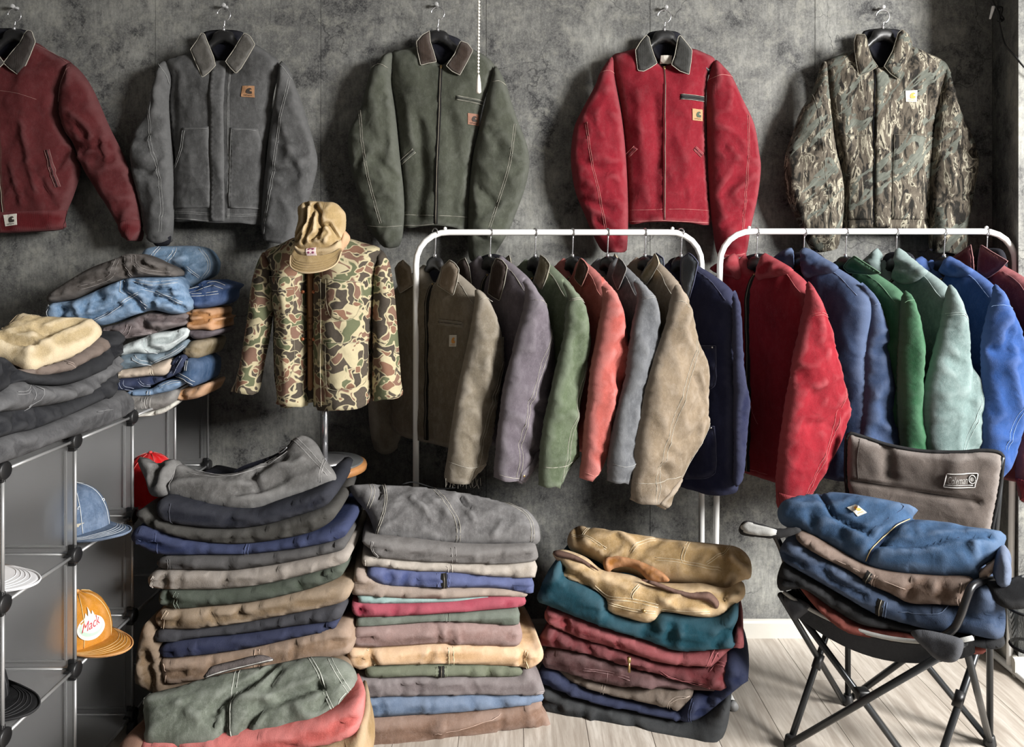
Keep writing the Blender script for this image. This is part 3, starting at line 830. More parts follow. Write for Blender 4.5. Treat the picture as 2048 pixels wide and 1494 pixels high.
sb.seam(t, ST_GREY, [(582, 158), (571, 222), (560, 284), (554, 342), (543, 400), (530, 468)], r=0.001, dbl=0.007); sb.seam(t, ST_GREY, [(561, 130), (572, 140), (585, 160)], r=0.0012)
Cloth(sa.pl.off(0.01), [(303, 476), (318, 470), (340, 470), (342, 480), (336, 491), (312, 492)], T=0.012, R=0.02, wr=0, ridge=0.002, step=0.008).build('cuff_opening', LINING, t)

# --- 3: olive green jacket
body3 = Z(650, 0, 2.874, [(560, 255), (520, 268), (440, 285), (382, 303), (375, 430), (405, 650), (440, 950), (455, 1150), (456, 1300), (560, 1302), (640, 1297), (730, 1305), (822, 1312), (830, 1100), (850, 900), (880, 740), (910, 600), (960, 450), (975, 378), (920, 320), (845, 282), (790, 280), (740, 340), (665, 370), (620, 330)])
sl3a = Z(650, 0, 2.874, [(384, 303), (330, 320), (300, 368), (265, 395), (235, 500), (205, 620), (150, 730), (130, 820), (155, 1000), (200, 1150), (240, 1300), (300, 1380), (330, 1415), (380, 1425), (436, 1395), (455, 1250), (452, 1100), (430, 900), (405, 650), (380, 480), (384, 390)])
sl3b = Z(650, 0, 2.874, [(975, 375), (1010, 420), (1045, 495), (1070, 580), (1110, 700), (1160, 830), (1175, 950), (1150, 1080), (1100, 1220), (1050, 1340), (990, 1440), (960, 1494), (890, 1500), (830, 1490), (820, 1300), (830, 1100), (850, 900), (890, 720), (925, 560), (955, 450)])
col3 = [Z(650, 0, 2.874, q) for q in ([(600, 178), (560, 200), (525, 240), (535, 310), (550, 375), (600, 362), (640, 355), (625, 300), (605, 240)], [(780, 235), (820, 250), (850, 290), (815, 360), (775, 432), (730, 410), (697, 378), (745, 310), (765, 265)])]
M_OLIVE = cloth((84, 87, 76), 0.35); M_BROWNC = cloth((76, 64, 57), 0.3, 'cord')
j = wall_jacket('w3', 'olive green zip jacket with brown corduroy collar hanging beside the bead chain', (876, 62), (874, 12), body3, [sl3a, sl3b], col3, M_OLIVE, ST_PALE, M_BROWNC, ST_PALE,
    [(856, 62), (922, 80), (908, 110), (880, 130), (862, 105)], 17, folds=[([(840, 250), (850, 350), (840, 430)], 0.02, -0.014), ([(815, 200), (830, 290)], 0.02, 0.008), ([(900, 240), (915, 330), (905, 430)], 0.02, -0.010)],
    sl_fold=([([(755, 320), (780, 345), (800, 360)], 0.012, -0.01), ([(730, 395), (770, 410)], 0.012, -0.008), ([(765, 200), (775, 290)], 0.012, -0.008)], [([(975, 260), (1000, 300)], 0.014, -0.008), ([(960, 380), (990, 410)], 0.014, -0.01), ([(955, 470), (990, 490)], 0.012, -0.014)]),
    hem=[(809, 452), (936, 456)], cuffs=([(801, 485), (766, 492)], [(984, 520), (939, 518)]), hanger_label='black hanger holding the olive wall jacket', pin_label='clear push pin above the olive jacket')
t, b_ = j['t'], j['body']
zipper(b_, t, [(883, 134), (880, 250), (876, 350), (874, 449)])
welt(b_, t, (914, 201), (967, 208), 0.014, M_OLIVE, ST_PALE); label_patch(b_, t, [(937, 230), (958, 231), (958, 253), (937, 252)], LEATHER_D, EMB_D)
welt(b_, t, (802, 327), (831, 304), 0.016, M_OLIVE, ST_PALE); b_.seam(t, ST_PALE, [(808, 430), (840, 431), (872, 433)], r=0.0009); b_.seam(t, ST_PALE, [(878, 433), (905, 433), (935, 435)], r=0.0009)
b_.seam(t, ST_PALE, [(808, 451), (840, 452), (871, 449)], r=0.0012)
sa, sb = j['sleeves']
sa.seam(t, ST_PALE, [(721, 222), (733, 313), (747, 383), (766, 448)], r=0.001, dbl=0.007); sa.seam(t, ST_PALE, [(743, 137), (756, 130), (778, 139)], r=0.0014); sa.seam(t, ST_PALE, [(737, 452), (770, 455), (805, 452)], r=0.0009)
sb.seam(t, ST_PALE, [(1030, 250), (1019, 331), (998, 400), (980, 456)], r=0.001, dbl=0.007); sb.seam(t, ST_PALE, [(985, 166), (1000, 165), (1012, 172)], r=0.0014)

# --- 4: red jacket
zr = lambda p: Z(1100, 20, 2.987, p)
body4 = zr([(560, 222), (510, 230), (440, 250), (370, 277), (382, 380), (420, 550), (445, 750), (455, 900), (465, 1100), (467, 1270), (570, 1268), (680, 1265), (820, 1270), (958, 1275), (950, 1100), (935, 850), (930, 600), (945, 400), (988, 300), (920, 255), (850, 230), (790, 240), (740, 300), (680, 335), (625, 300)])
sl4a = zr([(372, 280), (300, 372), (270, 450), (190, 600), (140, 720), (125, 900), (150, 1080), (210, 1230), (270, 1370), (320, 1445), (390, 1447), (450, 1445), (462, 1400), (467, 1200), (455, 900), (430, 650), (385, 400)])
sl4b = zr([(985, 298), (1040, 340), (1090, 400), (1150, 530), (1220, 680), (1250, 850), (1260, 950), (1240, 1120), (1200, 1300), (1170, 1462), (1110, 1476), (1050, 1480), (1000, 1460), (975, 1330), (955, 1150), (940, 850), (935, 500), (948, 400)])
col4 = [zr([(575, 150), (540, 190), (510, 240), (516, 300), (525, 362), (560, 366), (600, 345), (640, 318), (618, 262), (600, 205), (592, 165)]), zr([(775, 150), (810, 190), (848, 240), (842, 310), (830, 385), (775, 365), (725, 327), (745, 270), (757, 205), (765, 165)])]
M_RED = cloth((140, 30, 44), 0.16); M_BLKC = cloth((62, 62, 60), 0.3, 'cord'); ST_RED = cloth((205, 120, 112), 0.2)
j = wall_jacket('w4', 'crimson red zip jacket with black collar hanging on the wall', (1327, 62), (1330, 18), body4, [sl4a, sl4b], col4, M_RED, ST_RED, M_BLKC, ST_PALE,
    [(1296, 66), (1360, 66), (1352, 108), (1328, 132), (1304, 108)], 25, folds=[([(1305, 200), (1312, 300), (1308, 420)], 0.016, -0.010), ([(1272, 190), (1280, 300), (1285, 400)], 0.02, 0.008), ([(1345, 270), (1365, 320)], 0.02, 0.008)],
    sl_fold=([([(1170, 330), (1210, 345), (1245, 330)], 0.014, -0.008), ([(1165, 400), (1215, 420)], 0.014, -0.010), ([(1195, 440), (1225, 470)], 0.014, -0.009), ([(1205, 200), (1220, 290)], 0.02, -0.008)],
             [([(1455, 300), (1480, 330)], 0.014, 0.008), ([(1440, 390), (1470, 360)], 0.014, -0.009), ([(1445, 450), (1480, 430)], 0.014, -0.01)]),
    hem=[(1257, 445), (1420, 446)], cuffs=([(1207, 504), (1251, 503)], [(1492, 509), (1436, 509)]), hanger_label='black hanger holding the crimson wall jacket', pin_label='clear push pin above the crimson jacket')
t, b_ = j['t'], j['body']
zipper(b_, t, [(1326, 136), (1325, 220), (1325, 330), (1324, 441)], tape=cloth((128, 30, 42), .1))
v_, f_ = None, None
welt(b_, t, (1355, 199), (1406, 201), 0.018, cloth((48, 46, 46), .2), ST_PALE); label_patch(b_, t, [(1379, 222), (1402, 222), (1402, 245), (1379, 245)], plain('ochre_leather_label', (160, 116, 76), 0.7, var=0.12), EMB_G)
welt(b_, t, (1253, 313), (1268, 298), 0.016, M_RED, ST_RED); welt(b_, t, (1384, 299), (1401, 313), 0.016, M_RED, ST_RED)
b_.seam(t, ST_RED, [(1258, 421), (1290, 421), (1320, 420)], r=0.0008); b_.seam(t, ST_RED, [(1330, 420), (1370, 420), (1415, 422)], r=0.0008); b_.seam(t, ST_RED, [(1258, 444), (1290, 443), (1322, 442), (1330, 443), (1375, 445), (1418, 446)], r=0.0013)
b_.patch(t, LABELW, 'neck_label', px=rect(1319, 115, 1341, 129), thick=0.004)
sa, sb = j['sleeves']
sa.seam(t, ST_RED, [(1170, 248), (1180, 321), (1195, 388), (1210, 462)], r=0.0009, dbl=0.006); sa.seam(t, ST_RED, [(1201, 146), (1215, 144), (1228, 147)], r=0.0014)
sb.seam(t, ST_RED, [(1492, 230), (1490, 305), (1485, 388), (1478, 469)], r=0.0009, dbl=0.006); sb.seam(t, ST_RED, [(1417, 160), (1440, 154), (1464, 156)], r=0.0014); sb.seam(t, ST_RED, [(1432, 508), (1460, 511), (1490, 506)], r=0.0012)

# --- 5: bark camouflage jacket
def bark_camo():
    m, nt, b = new_mat('tree_bark_camouflage_cloth')
    co = objco(nt)
    st = objco(nt, (1, 1, 0.24))
    w1 = noise(nt, st, 40, 5, 0.6, 0.9)
    c = ramp(nt, w1, [(0.40, srgb(28, 27, 24)), (0.46, srgb(72, 66, 58)), (0.545, srgb(84, 78, 69)), (0.56, srgb(142, 137, 122)), (0.60, srgb(136, 131, 116)), (0.615, srgb(50, 46, 40))], 'LINEAR')
    w2 = noise(nt, objco(nt, (1, 1, 0.3), (0, 0.35, 0)), 44, 3, 0.6, 1.6)
    c = mix(nt, ramp(nt, w2, [(0.36, (1, 1, 1)), (0.40, (0, 0, 0))]), c, srgb(34, 32, 30))
    # leaning grey-green branches
    br = noise(nt, objco_turned(nt, -0.75, (1.5, 1, 0.42)), 8.5, 4, 0.55, 0.8)
    brc = mix(nt, noise(nt, objco_turned(nt, -0.75, (2.0, 1, 0.22)), 60, 4, 0.7, 0.5), srgb(26, 30, 29), srgb(112, 115, 106))
    c = mix(nt, ramp(nt, br, [(0.545, (0, 0, 0)), (0.555, (1, 1, 1)), (0.62, (1, 1, 1)), (0.63, (0, 0, 0))]), c, brc)
    nt.links.new(c, b.inputs['Base Color']); b.inputs['Roughness'].default_value = 0.9; b.inputs['Specular IOR Level'].default_value = 0.15
    p = bump(nt, b, noise(nt, co, 12, 5, 0.5, 1.0), 0.5, 0.008); bump(nt, b, noise(nt, co, 300, 2), 0.3, 0.001, p)
    return m
zc = lambda p: Z(1540, 30, 3.05, p)
body5 = zc([(560, 195), (515, 208), (420, 245), (322, 290), (345, 345), (360, 500), (390, 700), (430, 900), (450, 1050), (450, 1290), (520, 1296), (600, 1300), (780, 1306), (970, 1305), (978, 1150), (985, 950), (1000, 700), (1040, 480), (1092, 345), (1060, 280), (960, 230), (865, 190), (800, 200), (740, 270), (680, 320), (620, 280)])
sl5a = zc([(345, 285), (318, 292), (290, 370), (250, 480), (180, 600), (135, 730), (95, 850), (85, 980), (110, 1130), (170, 1270), (230, 1400), (275, 1446), (340, 1440), (415, 1412), (425, 1370), (445, 1250), (450, 1030), (400, 800), (365, 500), (352, 350)])
sl5b = zc([(1070, 292), (1105, 370), (1150, 560), (1220, 720), (1260, 820), (1270, 900), (1245, 1080), (1215, 1230), (1185, 1460), (1080, 1450), (975, 1430), (975, 1200), (985, 950), (1010, 620), (1050, 430)])
col5 = [zc([(525, 118), (512, 160), (514, 212), (525, 290), (540, 372), (600, 350), (656, 314), (620, 262), (600, 205), (590, 150), (578, 118)]), zc([(806, 88), (845, 120), (865, 170), (862, 215), (830, 300), (782, 392), (735, 360), (694, 314), (745, 222), (765, 160), (780, 110)])]
CAMO5 = bark_camo(); ST_C5 = cloth((120, 114, 98), 0.2)
j = wall_jacket('w5', 'tree-bark camouflage work jacket with white chest label on the wall', (1762, 58), (1761, 18), body5, [sl5a, sl5b], col5, CAMO5, ST_C5, CAMO5, ST_C5,
    [(1727, 62), (1806, 62), (1788, 104), (1762, 136), (1738, 104)], 37, folds=[([(1700, 180), (1706, 300)], 0.02, -0.008), ([(1850, 180), (1846, 320), (1850, 440)], 0.02, -0.016)],
    sl_fold=([([(1590, 310), (1625, 300)], 0.012, -0.010), ([(1600, 400), (1640, 380)], 0.014, -0.01), ([(1640, 230), (1655, 300)], 0.014, -0.01)], [([(1880, 300), (1945, 310)], 0.012, -0.01), ([(1880, 400), (1930, 395)], 0.014, -0.008)]),
    hem=[(1688, 453), (1858, 458)], cuffs=([(1630, 504), (1676, 493)], [(1928, 509), (1860, 499)]), hanger_label='black hanger holding the camouflage wall jacket', pin_label='clear push pin above the tree-bark camouflage jacket', cT=0.012)
t, b_ = j['t'], j['body']
b_.patch(t, CAMO5, 'placket', px=[(1741, 142), (1766, 136), (1767, 300), (1767, 455), (1737, 455), (1738, 300)], thick=0.008, puff=0.003)
b_.seam(t, LINING, [(1739, 145), (1737, 200), (1736, 300), (1735, 452)], r=0.003, lift=0.001)
label_patch(b_, t, [(1798, 187), (1821, 186), (1820, 209), (1798, 209)], LABELW, EMB_O)
pk = b_.patch(t, CAMO5, 'pocket', px=[(1677, 272), (1732, 273), (1733, 440), (1690, 440), (1689, 360)], thick=0.003, puff=0.002); b_.seam(pk, ST_C5, [(1679, 273), (1705, 274), (1731, 274)], r=0.0012, lift=0.005)
pk = b_.patch(t, CAMO5, 'pocket', px=[(1774, 273), (1862, 276), (1858, 440), (1770, 440)], thick=0.003, puff=0.002); b_.seam(pk, ST_C5, [(1774, 274), (1815, 275), (1860, 277)], r=0.0012, lift=0.005); b_.seam(pk, ST_C5, [(1774, 275), (1772, 350), (1770, 438)], r=0.0009, lift=0.005)
b_.seam(t, ST_C5, [(1656, 135), (1690, 132), (1712, 126)], r=0.0012)
sa, sb = j['sleeves']
sa.seam(t, ST_C5, [(1622, 190), (1634, 290), (1646, 380), (1654, 450)], r=0.0012)
Cloth(sa.pl.off(0.012), zc([(275, 1440), (340, 1415), (412, 1385), (420, 1400), (380, 1430), (300, 1448)]), T=0.012, R=0.02, wr=0, ridge=0, step=0.008).build('cuff_opening', LINING, t)
Cloth(sb.pl.off(0.012), zc([(978, 1425), (1080, 1443), (1184, 1455), (1170, 1468), (1070, 1458), (985, 1440)]), T=0.012, R=0.02, wr=0, ridge=0, step=0.008).build('cuff_opening', LINING, t)
# ------------------------------------------------------------------ jackets on the racks
S_HALF = 0.232
def rack_jacket(nm, label, hook_px, sh_px, sleeve_px, flap_px, col, seed, hem=0.79, yaw=35, collar_col=None, stitch=ST_PALE, hooded=False, zipc=None, patch=None,
                seams=(), cuffs=(), group='jackets on the left rack', hlabel='', fade=0.34, sl_folds=(), knit=None, lining=None, pocket_px=(), hook_dy=0.0, zip_=True, sleeve_T=0.045, sback=0.0, body_half=None, wid=0.0):
    xh = (hook_px - 1024) / FPX * RACK_Y
    best = None
    for k in range(20, 80):
        th = math.radians(k); X = xh + S_HALF * math.cos(th); d = RACK_Y - S_HALF * math.sin(th); e = abs(1024 + FPX * X / d - sh_px[0])
        if best is None or e < best[0]: best = (e, th, d, X)
    _, th, dsh, xs = best
    zs = CH + (HY - sh_px[1]) / FPX * dsh
    u = A(math.cos(th), -math.sin(th), 0)
    pl = Plane((xh, RACK_Y, 0), u)
    t = empty(nm, (xh, RACK_Y, hem))
    mat = cloth(col, fade); cm = cloth(collar_col or col, fade, 'cord' if collar_col else 'duck')
    s = S_HALF; zt = max(zs + 0.085, 1.385)
    half = [(0.05, zt + 0.012), (0.085, zt), (0.15, (zt + zs) / 2 + 0.012), (s - 0.01, zs + 0.004), (s + 0.012, zs - 0.07), (s - 0.006 + wid, zs - 0.20), (s + 0.006 + wid, (zs + hem) / 2 - 0.05), (s + wid, hem + 0.1), (s - 0.01 + wid, hem + 0.012)]
    uv = [(0.0, zt - 0.05)] + half + [(0.0, hem - 0.004)] + [(-a, b) for a, b in half[::-1]]
    mid = np.array
    body = Cloth(pl, uv=uv, T=0.042, R=0.11, Tb=0.036, wr=0.006, ridge=0.003, wsx=0.06, wsy=0.3, seed=seed, step=0.014, open_uv=[(s - 0.01 + wid, hem + 0.012), (-(s - 0.01 + wid), hem + 0.012)])
    body.build('body', mat, t)
    # sleeve towards the room
    ya = math.radians(yaw)
    so = A(xs, dsh + sback, 0) + u * 0.022
    spl = Plane(so, A(math.cos(ya), math.sin(ya), 0))
    sl = Cloth(spl, sleeve_px, T=sleeve_T, R=0.075, Tb=0.035, wr=0.006, ridge=0.0060, wsx=0.055, wsy=0.13, ang=-25, folds=sl_folds, seed=seed + 5, step=0.011, open_px=cuffs or None)
    sl.build('sleeve', mat, t)
    for q, dbl in seams: sl.seam(t, stitch, q, r=0.0011, dbl=dbl)
    # sleeve on the far side
    fo = A(xh, RACK_Y, 0) - u * (s + 0.015)
    fpl = Plane(fo, A(math.cos(ya), math.sin(ya), 0))
    fs = [(-0.04, zs - 0.02), (0.03, zs), (0.075, zs - 0.05), (0.085, zs - 0.25), (0.06, zs - 0.45), (0.03, zs - 0.56), (-0.06, zs - 0.56), (-0.085, zs - 0.3), (-0.075, zs - 0.1)]
    Cloth(fpl, uv=fs, T=0.03, R=0.06, wr=0.005, ridge=0.003, seed=seed + 9, step=0.016, open_uv=[(0.03, zs - 0.56), (-0.06, zs - 0.56)]).build('sleeve', mat, t)
    # collar or hood: traced near side, mirrored far side
    cpl = pl.off(0.042 if not hooded else 0.035)
    fl = cpl.uv(flap_px); flm = fl * A(-1, 1)
    for k, q in enumerate((fl, flm)):
        c = Cloth(cpl, uv=q, T=0.008 if not hooded else 0.03, R=0.022 if not hooded else 0.05, Tb=0.03 if hooded else 0.010, smooth=hooded, wr=0.002 if not hooded else 0.006, ridge=0.001 if not hooded else 0.006, wsx=0.05, wsy=0.05, seed=seed + 20 + k, step=0.009)
        o = c.build('hood' if hooded else 'collar', cm, t)
        if not hooded: tube('edge_piping', c.pl.xyz(c.B, np.full(len(c.B), 0.001)), 0.0014, stitch, o, 5, closed=True)
    top = max(fl[:, 1].max() - 0.012, zt + 0.02)
    Cloth(pl.off(-0.01), uv=[(-0.075, zt - 0.01), (-0.06, top - 0.01), (0.0, top), (0.06, top - 0.01), (0.075, zt - 0.01), (0.03, zt - 0.055), (-0.03, zt - 0.055)], T=0.01, R=0.03, wr=0, ridge=0.001, seed=seed, step=0.014).build('neck_lining', lining or LINING, t)
    if zip_: zipper(body, t, None if False else [], ) if False else zip_uv(body, t, [(0.004, zt - 0.05), (0.004, (zt + hem) / 2), (0.004, hem + 0.005)], zipc)
    body.seam(t, stitch, uv=[(0.085, zt - 0.012), (0.15, (zt + zs) / 2 - 0.005), (s - 0.02, zs - 0.02)], r=0.0011)
    if patch: label_patch(body, t, patch[0], patch[1], patch[2])
    hanger(xh, RACK_Y, 1.428 + hook_dy, u[0], u[1], BARZ + 0.0105 + 0.003, hlabel, 'black hangers on the racks', hook_r=0.0135)
    tag(t, label, 'jacket', group)
    return dict(t=t, body=body, sleeve=sl, pl=pl, zt=zt, zs=zs, mat=mat)
def zip_uv(cl, parent, uv, teeth):
    q = resample(catmull(uv, False, 5), 0.012, False); hh = cl.h(q); V = []; Fc = []
    for k in range(len(q)):
        for o, l in ((-0.012, 0.0005), (-0.004, 0.004), (0.004, 0.004), (0.012, 0.0005)): V.append(cl.pl.xyz(q[k:k + 1] + A(o, 0), [hh[k] + l])[0])
    for k in range(len(q) - 1):
        for jx in range(3): Fc.append((k * 4 + jx, k * 4 + jx + 1, k * 4 + jx + 5, k * 4 + jx + 4))
    z = mesh_obj('zipper', V, Fc, ZIPTAPE, parent)
    v, f = tube_geo(cl.pl.xyz(q, hh + 0.0045), 0.0016, 5); mesh_obj('zipper_teeth', v, f, teeth or ZIPTEETH, z)
    a = cl.pl.xyz(q[:1], hh[:1] + 0.007)[0]
    v, f = tube_geo([a, a - A(0, 0, .012), a - A(0, 0, .03), a - A(0, 0, .045)], [0.004, 0.003, 0.004, 0.003], 6); mesh_obj('zip_pull', v, f, BRASS, z)

za = lambda p: Z(800, 440, 2.49, p)
zb = lambda p: Z(1100, 560, 3.178, p)
zh = lambda p: Z(1400, 440, 2.491, p)
W_LAB = (LABELB, EMB_D)
# 1 olive brown with frayed cuff
R1 = rack_jacket('work_jacket', 'moss brown zip jacket with frayed cuff, first on the left rack', 870, (966, 594),
    za([(375, 345), (420, 365), (460, 430), (500, 540), (517, 660), (505, 800), (480, 950), (460, 1080), (432, 1190), (425, 1222), (385, 1265), (350, 1298), (285, 1300), (222, 1292), (235, 1180), (260, 1000), (290, 820), (330, 640), (358, 500), (372, 400)]),
    za([(248, 198), (275, 215), (296, 245), (285, 310), (266, 377), (225, 350), (188, 325), (200, 280), (208, 235)]), (134, 124, 108), 41, hem=0.80, yaw=28, collar_col=(140, 124, 104),
    seams=[(za([(500, 700), (440, 900), (380, 1100), (335, 1290)]), 0.012), (za([(235, 1200), (330, 1215), (430, 1190)]), 0), (za([(388, 392), (420, 385), (452, 405)]), 0.0)],
    sl_folds=[(za([(420, 880), (460, 870)]), 0.012, -0.008), (za([(400, 700), (440, 800)]), 0.02, 0.008), (za([(330, 760), (360, 840)]), 0.02, -0.006)],
    patch=([(919, 668), (932, 668), (931, 691), (918, 691)], LABELW, EMB_O), cuffs=za([(350, 1298), (222, 1292)]), hlabel='black hanger holding the moss brown jacket, leftmost on the racks')
b_, t = R1['body'], R1['t']
welt(b_, t, (896, 642), (944, 648), 0.016, R1['mat'], ST_PALE)
fr = random.Random(3); gs = []
for k in range(16):
    x = 890 + k * 4.6; q = R1['sleeve'].pl.uv([(x, 955 + fr.random() * 4), (x + fr.uniform(-2, 3), 964 + fr.random() * 6), (x + fr.uniform(-5, 5), 968 + fr.random() * 10)])
    gs.append(tube_geo(R1['sleeve'].pl.xyz(q, [0.006, 0.004, 0.002]), 0.0008, 4))
v, f = join_geo(*gs); mesh_obj('frayed_threads', v, f, ST_PALE, t)
# 2 aubergine grey
R2 = rack_jacket('work_jacket', 'faded purple-grey zip jacket with buttoned cuff, second on the left rack', 980, (1071, 572),
    za([(610, 285), (655, 312), (700, 380), (725, 440), (750, 570), (766, 700), (745, 850), (720, 1000), (697, 1130), (660, 1220), (605, 1312), (560, 1286), (475, 1282), (480, 1150), (505, 900), (540, 740), (580, 580), (615, 450), (625, 360)]),
    za([(480, 188), (510, 200), (536, 232), (520, 320), (497, 402), (465, 385), (438, 365), (448, 300), (458, 235)]), (112, 104, 112), 53, hem=0.80, collar_col=(74, 60, 54),
    seams=[(za([(735, 540), (650, 760), (590, 980), (550, 1270)]), 0.010), (za([(478, 1262), (520, 1270), (560, 1272)]), 0), (za([(640, 395), (680, 400), (720, 435)]), 0)],
    sl_folds=[(za([(600, 900), (690, 960)]), 0.012, -0.009), (za([(570, 1110), (640, 1150)]), 0.012, -0.008)], patch=([(1017, 674), (1028, 672), (1028, 694), (1017, 694)], LABELB, EMB_G), cuffs=za([(605, 1312), (475, 1282)]), hlabel='black hanger holding the purple-grey jacket')
def snap_button(J, px, r=0.005):
    s = J['sleeve']; q = s.pl.uv([px]); c = s.pl.xyz(q, s.h(q) + 0.002)[0]
    v, f = lathe_geo([(r, -0.002), (r, 0.001), (r * .6, 0.0035)], (0, 0, 0), 12, 'y'); v = v * A(1, -1, 1)
    n = s.pl.n; ang = math.atan2(n[0], -n[1]); ca, sa = math.cos(ang), math.sin(ang)
    v = np.column_stack([v[:, 0] * ca - v[:, 1] * sa, v[:, 0] * sa + v[:, 1] * ca, v[:, 2]]) + c
    mesh_obj('button', v, [tuple(reversed(q)) for q in f], BRASS, J['t'])
snap_button(R2, (1032, 945))
R2['sleeve'].patch(R2['t'], R2['mat'], 'cuff_tab', px=za([(562, 1245), (650, 1140), (700, 1120), (660, 1215), (605, 1300), (565, 1285)]), thick=0.004, puff=0.004)
# 3 green
R3 = rack_jacket('work_jacket', 'sage green zip jacket with olive collar, third on the left rack', 1070, (1150, 580),
    za([(800, 285), (855, 335), (905, 400), (930, 520), (938, 620), (905, 800), (880, 1000), (882, 1160), (850, 1200), (815, 1260), (780, 1326), (740, 1312), (695, 1316), (700, 1150), (730, 950), (770, 780), (810, 600), (830, 450), (838, 380)]),
    za([(700, 173), (725, 190), (749, 222), (730, 290), (705, 357), (685, 335), (664, 312), (678, 260), (690, 225)]), (98, 110, 86), 61, hem=0.80, collar_col=(136, 126, 98),
    seams=[(za([(905, 700), (850, 900), (800, 1100), (770, 1290)]), 0.010), (za([(700, 1225), (760, 1215), (850, 1180)]), 0), (za([(838, 398), (870, 388), (902, 408)]), 0.005)],
    sl_folds=[(za([(860, 600), (840, 800)]), 0.02, -0.012), (za([(760, 900), (830, 960)]), 0.02, 0.008)], cuffs=za([(780, 1326), (695, 1316)]), hlabel='black hanger holding the sage green jacket')
R3['sleeve'].patch(R3['t'], R3['mat'], 'cuff_tab', px=za([(775, 1300), (800, 1240), (870, 1165), (880, 1175), (845, 1210), (785, 1318)]), thick=0.004, puff=0.003)
# 4 coral
R4 = rack_jacket('work_jacket', 'coral red jacket with brown collar, fourth on the left rack', 1145, (1222, 578),
    za([(1000, 280), (1040, 325), (1085, 400), (1110, 500), (1126, 600), (1131, 720), (1098, 850), (1055, 1000), (1045, 1090), (1002, 1220), (947, 1297), (925, 1285), (899, 1282), (913, 1150), (928, 950), (950, 750), (983, 600), (1005, 470), (1018, 380)]),
    za([(898, 188), (920, 205), (941, 240), (925, 285), (905, 332), (885, 312), (868, 290), (880, 250), (888, 215)]), (182, 94, 86), 67, hem=0.79, collar_col=(82, 58, 48), stitch=cloth((214, 130, 116), .2), fade=0.18,
    seams=[(za([(1005, 360), (1040, 350), (1085, 400)]), 0.0), (za([(905, 1250), (940, 1262), (990, 1215)]), 0)],
    sl_folds=[(za([(1060, 600), (1040, 700), (1050, 800)]), 0.016, -0.010), (za([(1000, 850), (1020, 950)]), 0.015, 0.008), (za([(1090, 640), (1070, 760)]), 0.012, 0.008)], cuffs=za([(947, 1297), (899, 1282)]), hlabel='black hanger holding the coral red jacket')
# 5 steel grey
R5 = rack_jacket('work_jacket', 'steel grey washed jacket, fifth on the left rack', 1215, (1292, 578),
    za([(1165, 292), (1220, 328), (1265, 400), (1281, 520), (1287, 650), (1245, 750), (1200, 900), (1170, 1050), (1170, 1180), (1130, 1302), (1085, 1296), (1040, 1296), (1045, 1180), (1075, 1000), (1120, 800), (1145, 620), (1175, 470), (1190, 370)]),
    za([(1090, 188), (1110, 205), (1131, 240), (1110, 295), (1086, 352), (1070, 315), (1058, 280), (1072, 240), (1082, 212)]), (104, 106, 110), 71, hem=0.79, collar_col=(86, 86, 88), stitch=ST_GREY, fade=0.5,
    seams=[(za([(1195, 388), (1225, 378), (1260, 392)]), 0.005), (za([(1045, 1210), (1085, 1215), (1140, 1190)]), 0)],
    sl_folds=[(za([(1215, 600), (1190, 750), (1150, 900)]), 0.014, -0.008)], cuffs=za([(1130, 1302), (1040, 1296)]), hlabel='black hanger holding the steel grey jacket')
# 6 tan
R6 = rack_jacket('work_jacket', 'tan brown jacket with cream collar and button cuff, sixth on the left rack', 1290, (1362, 576),
    zb([(800, 20), (830, 50), (870, 110), (905, 240), (940, 400), (990, 520), (1001, 660), (992, 800), (1003, 900), (980, 980), (900, 1120), (830, 1250), (775, 1350), (720, 1452), (650, 1402), (585, 1398), (520, 1396), (525, 1250), (540, 1050), (570, 900), (600, 730), (660, 500), (720, 330), (755, 200), (775, 100)]),
    za([(1270, 163), (1282, 185), (1291, 217), (1262, 270), (1230, 322), (1212, 308), (1194, 290), (1225, 235), (1255, 200)]), (142, 126, 106), 83, hem=0.78, collar_col=(166, 148, 112), yaw=25,
    seams=[(zb([(890, 380), (820, 600), (740, 850), (660, 1130), (615, 1390)]), 0.012), (zb([(525, 1282), (620, 1270), (700, 1245), (790, 1225)]), 0), (zb([(990, 900), (930, 1030), (840, 1180), (700, 1340)]), 0.0), (zb([(770, 140), (800, 130), (850, 170)]), 0.0)],
    sl_folds=[(zb([(860, 600), (920, 720), (960, 850)]), 0.010, -0.012), (zb([(820, 760), (760, 960), (700, 1100)]), 0.03, 0.006), (zb([(880, 950), (800, 1000)]), 0.016, -0.007), (zb([(660, 1170), (700, 1230)]), 0.014, -0.009), (zb([(640, 900), (600, 1100)]), 0.03, 0.006)], cuffs=zb([(720, 1452), (520, 1396)]), hlabel='black hanger holding the tan brown jacket')
R6['sleeve'].patch(R6['t'], R6['mat'], 'cuff_tab', px=zb([(640, 1395), (700, 1320), (790, 1240), (815, 1262), (770, 1345), (722, 1440)]), thick=0.005, puff=0.004)
snap_button(R6, (1315, 991), 0.006)
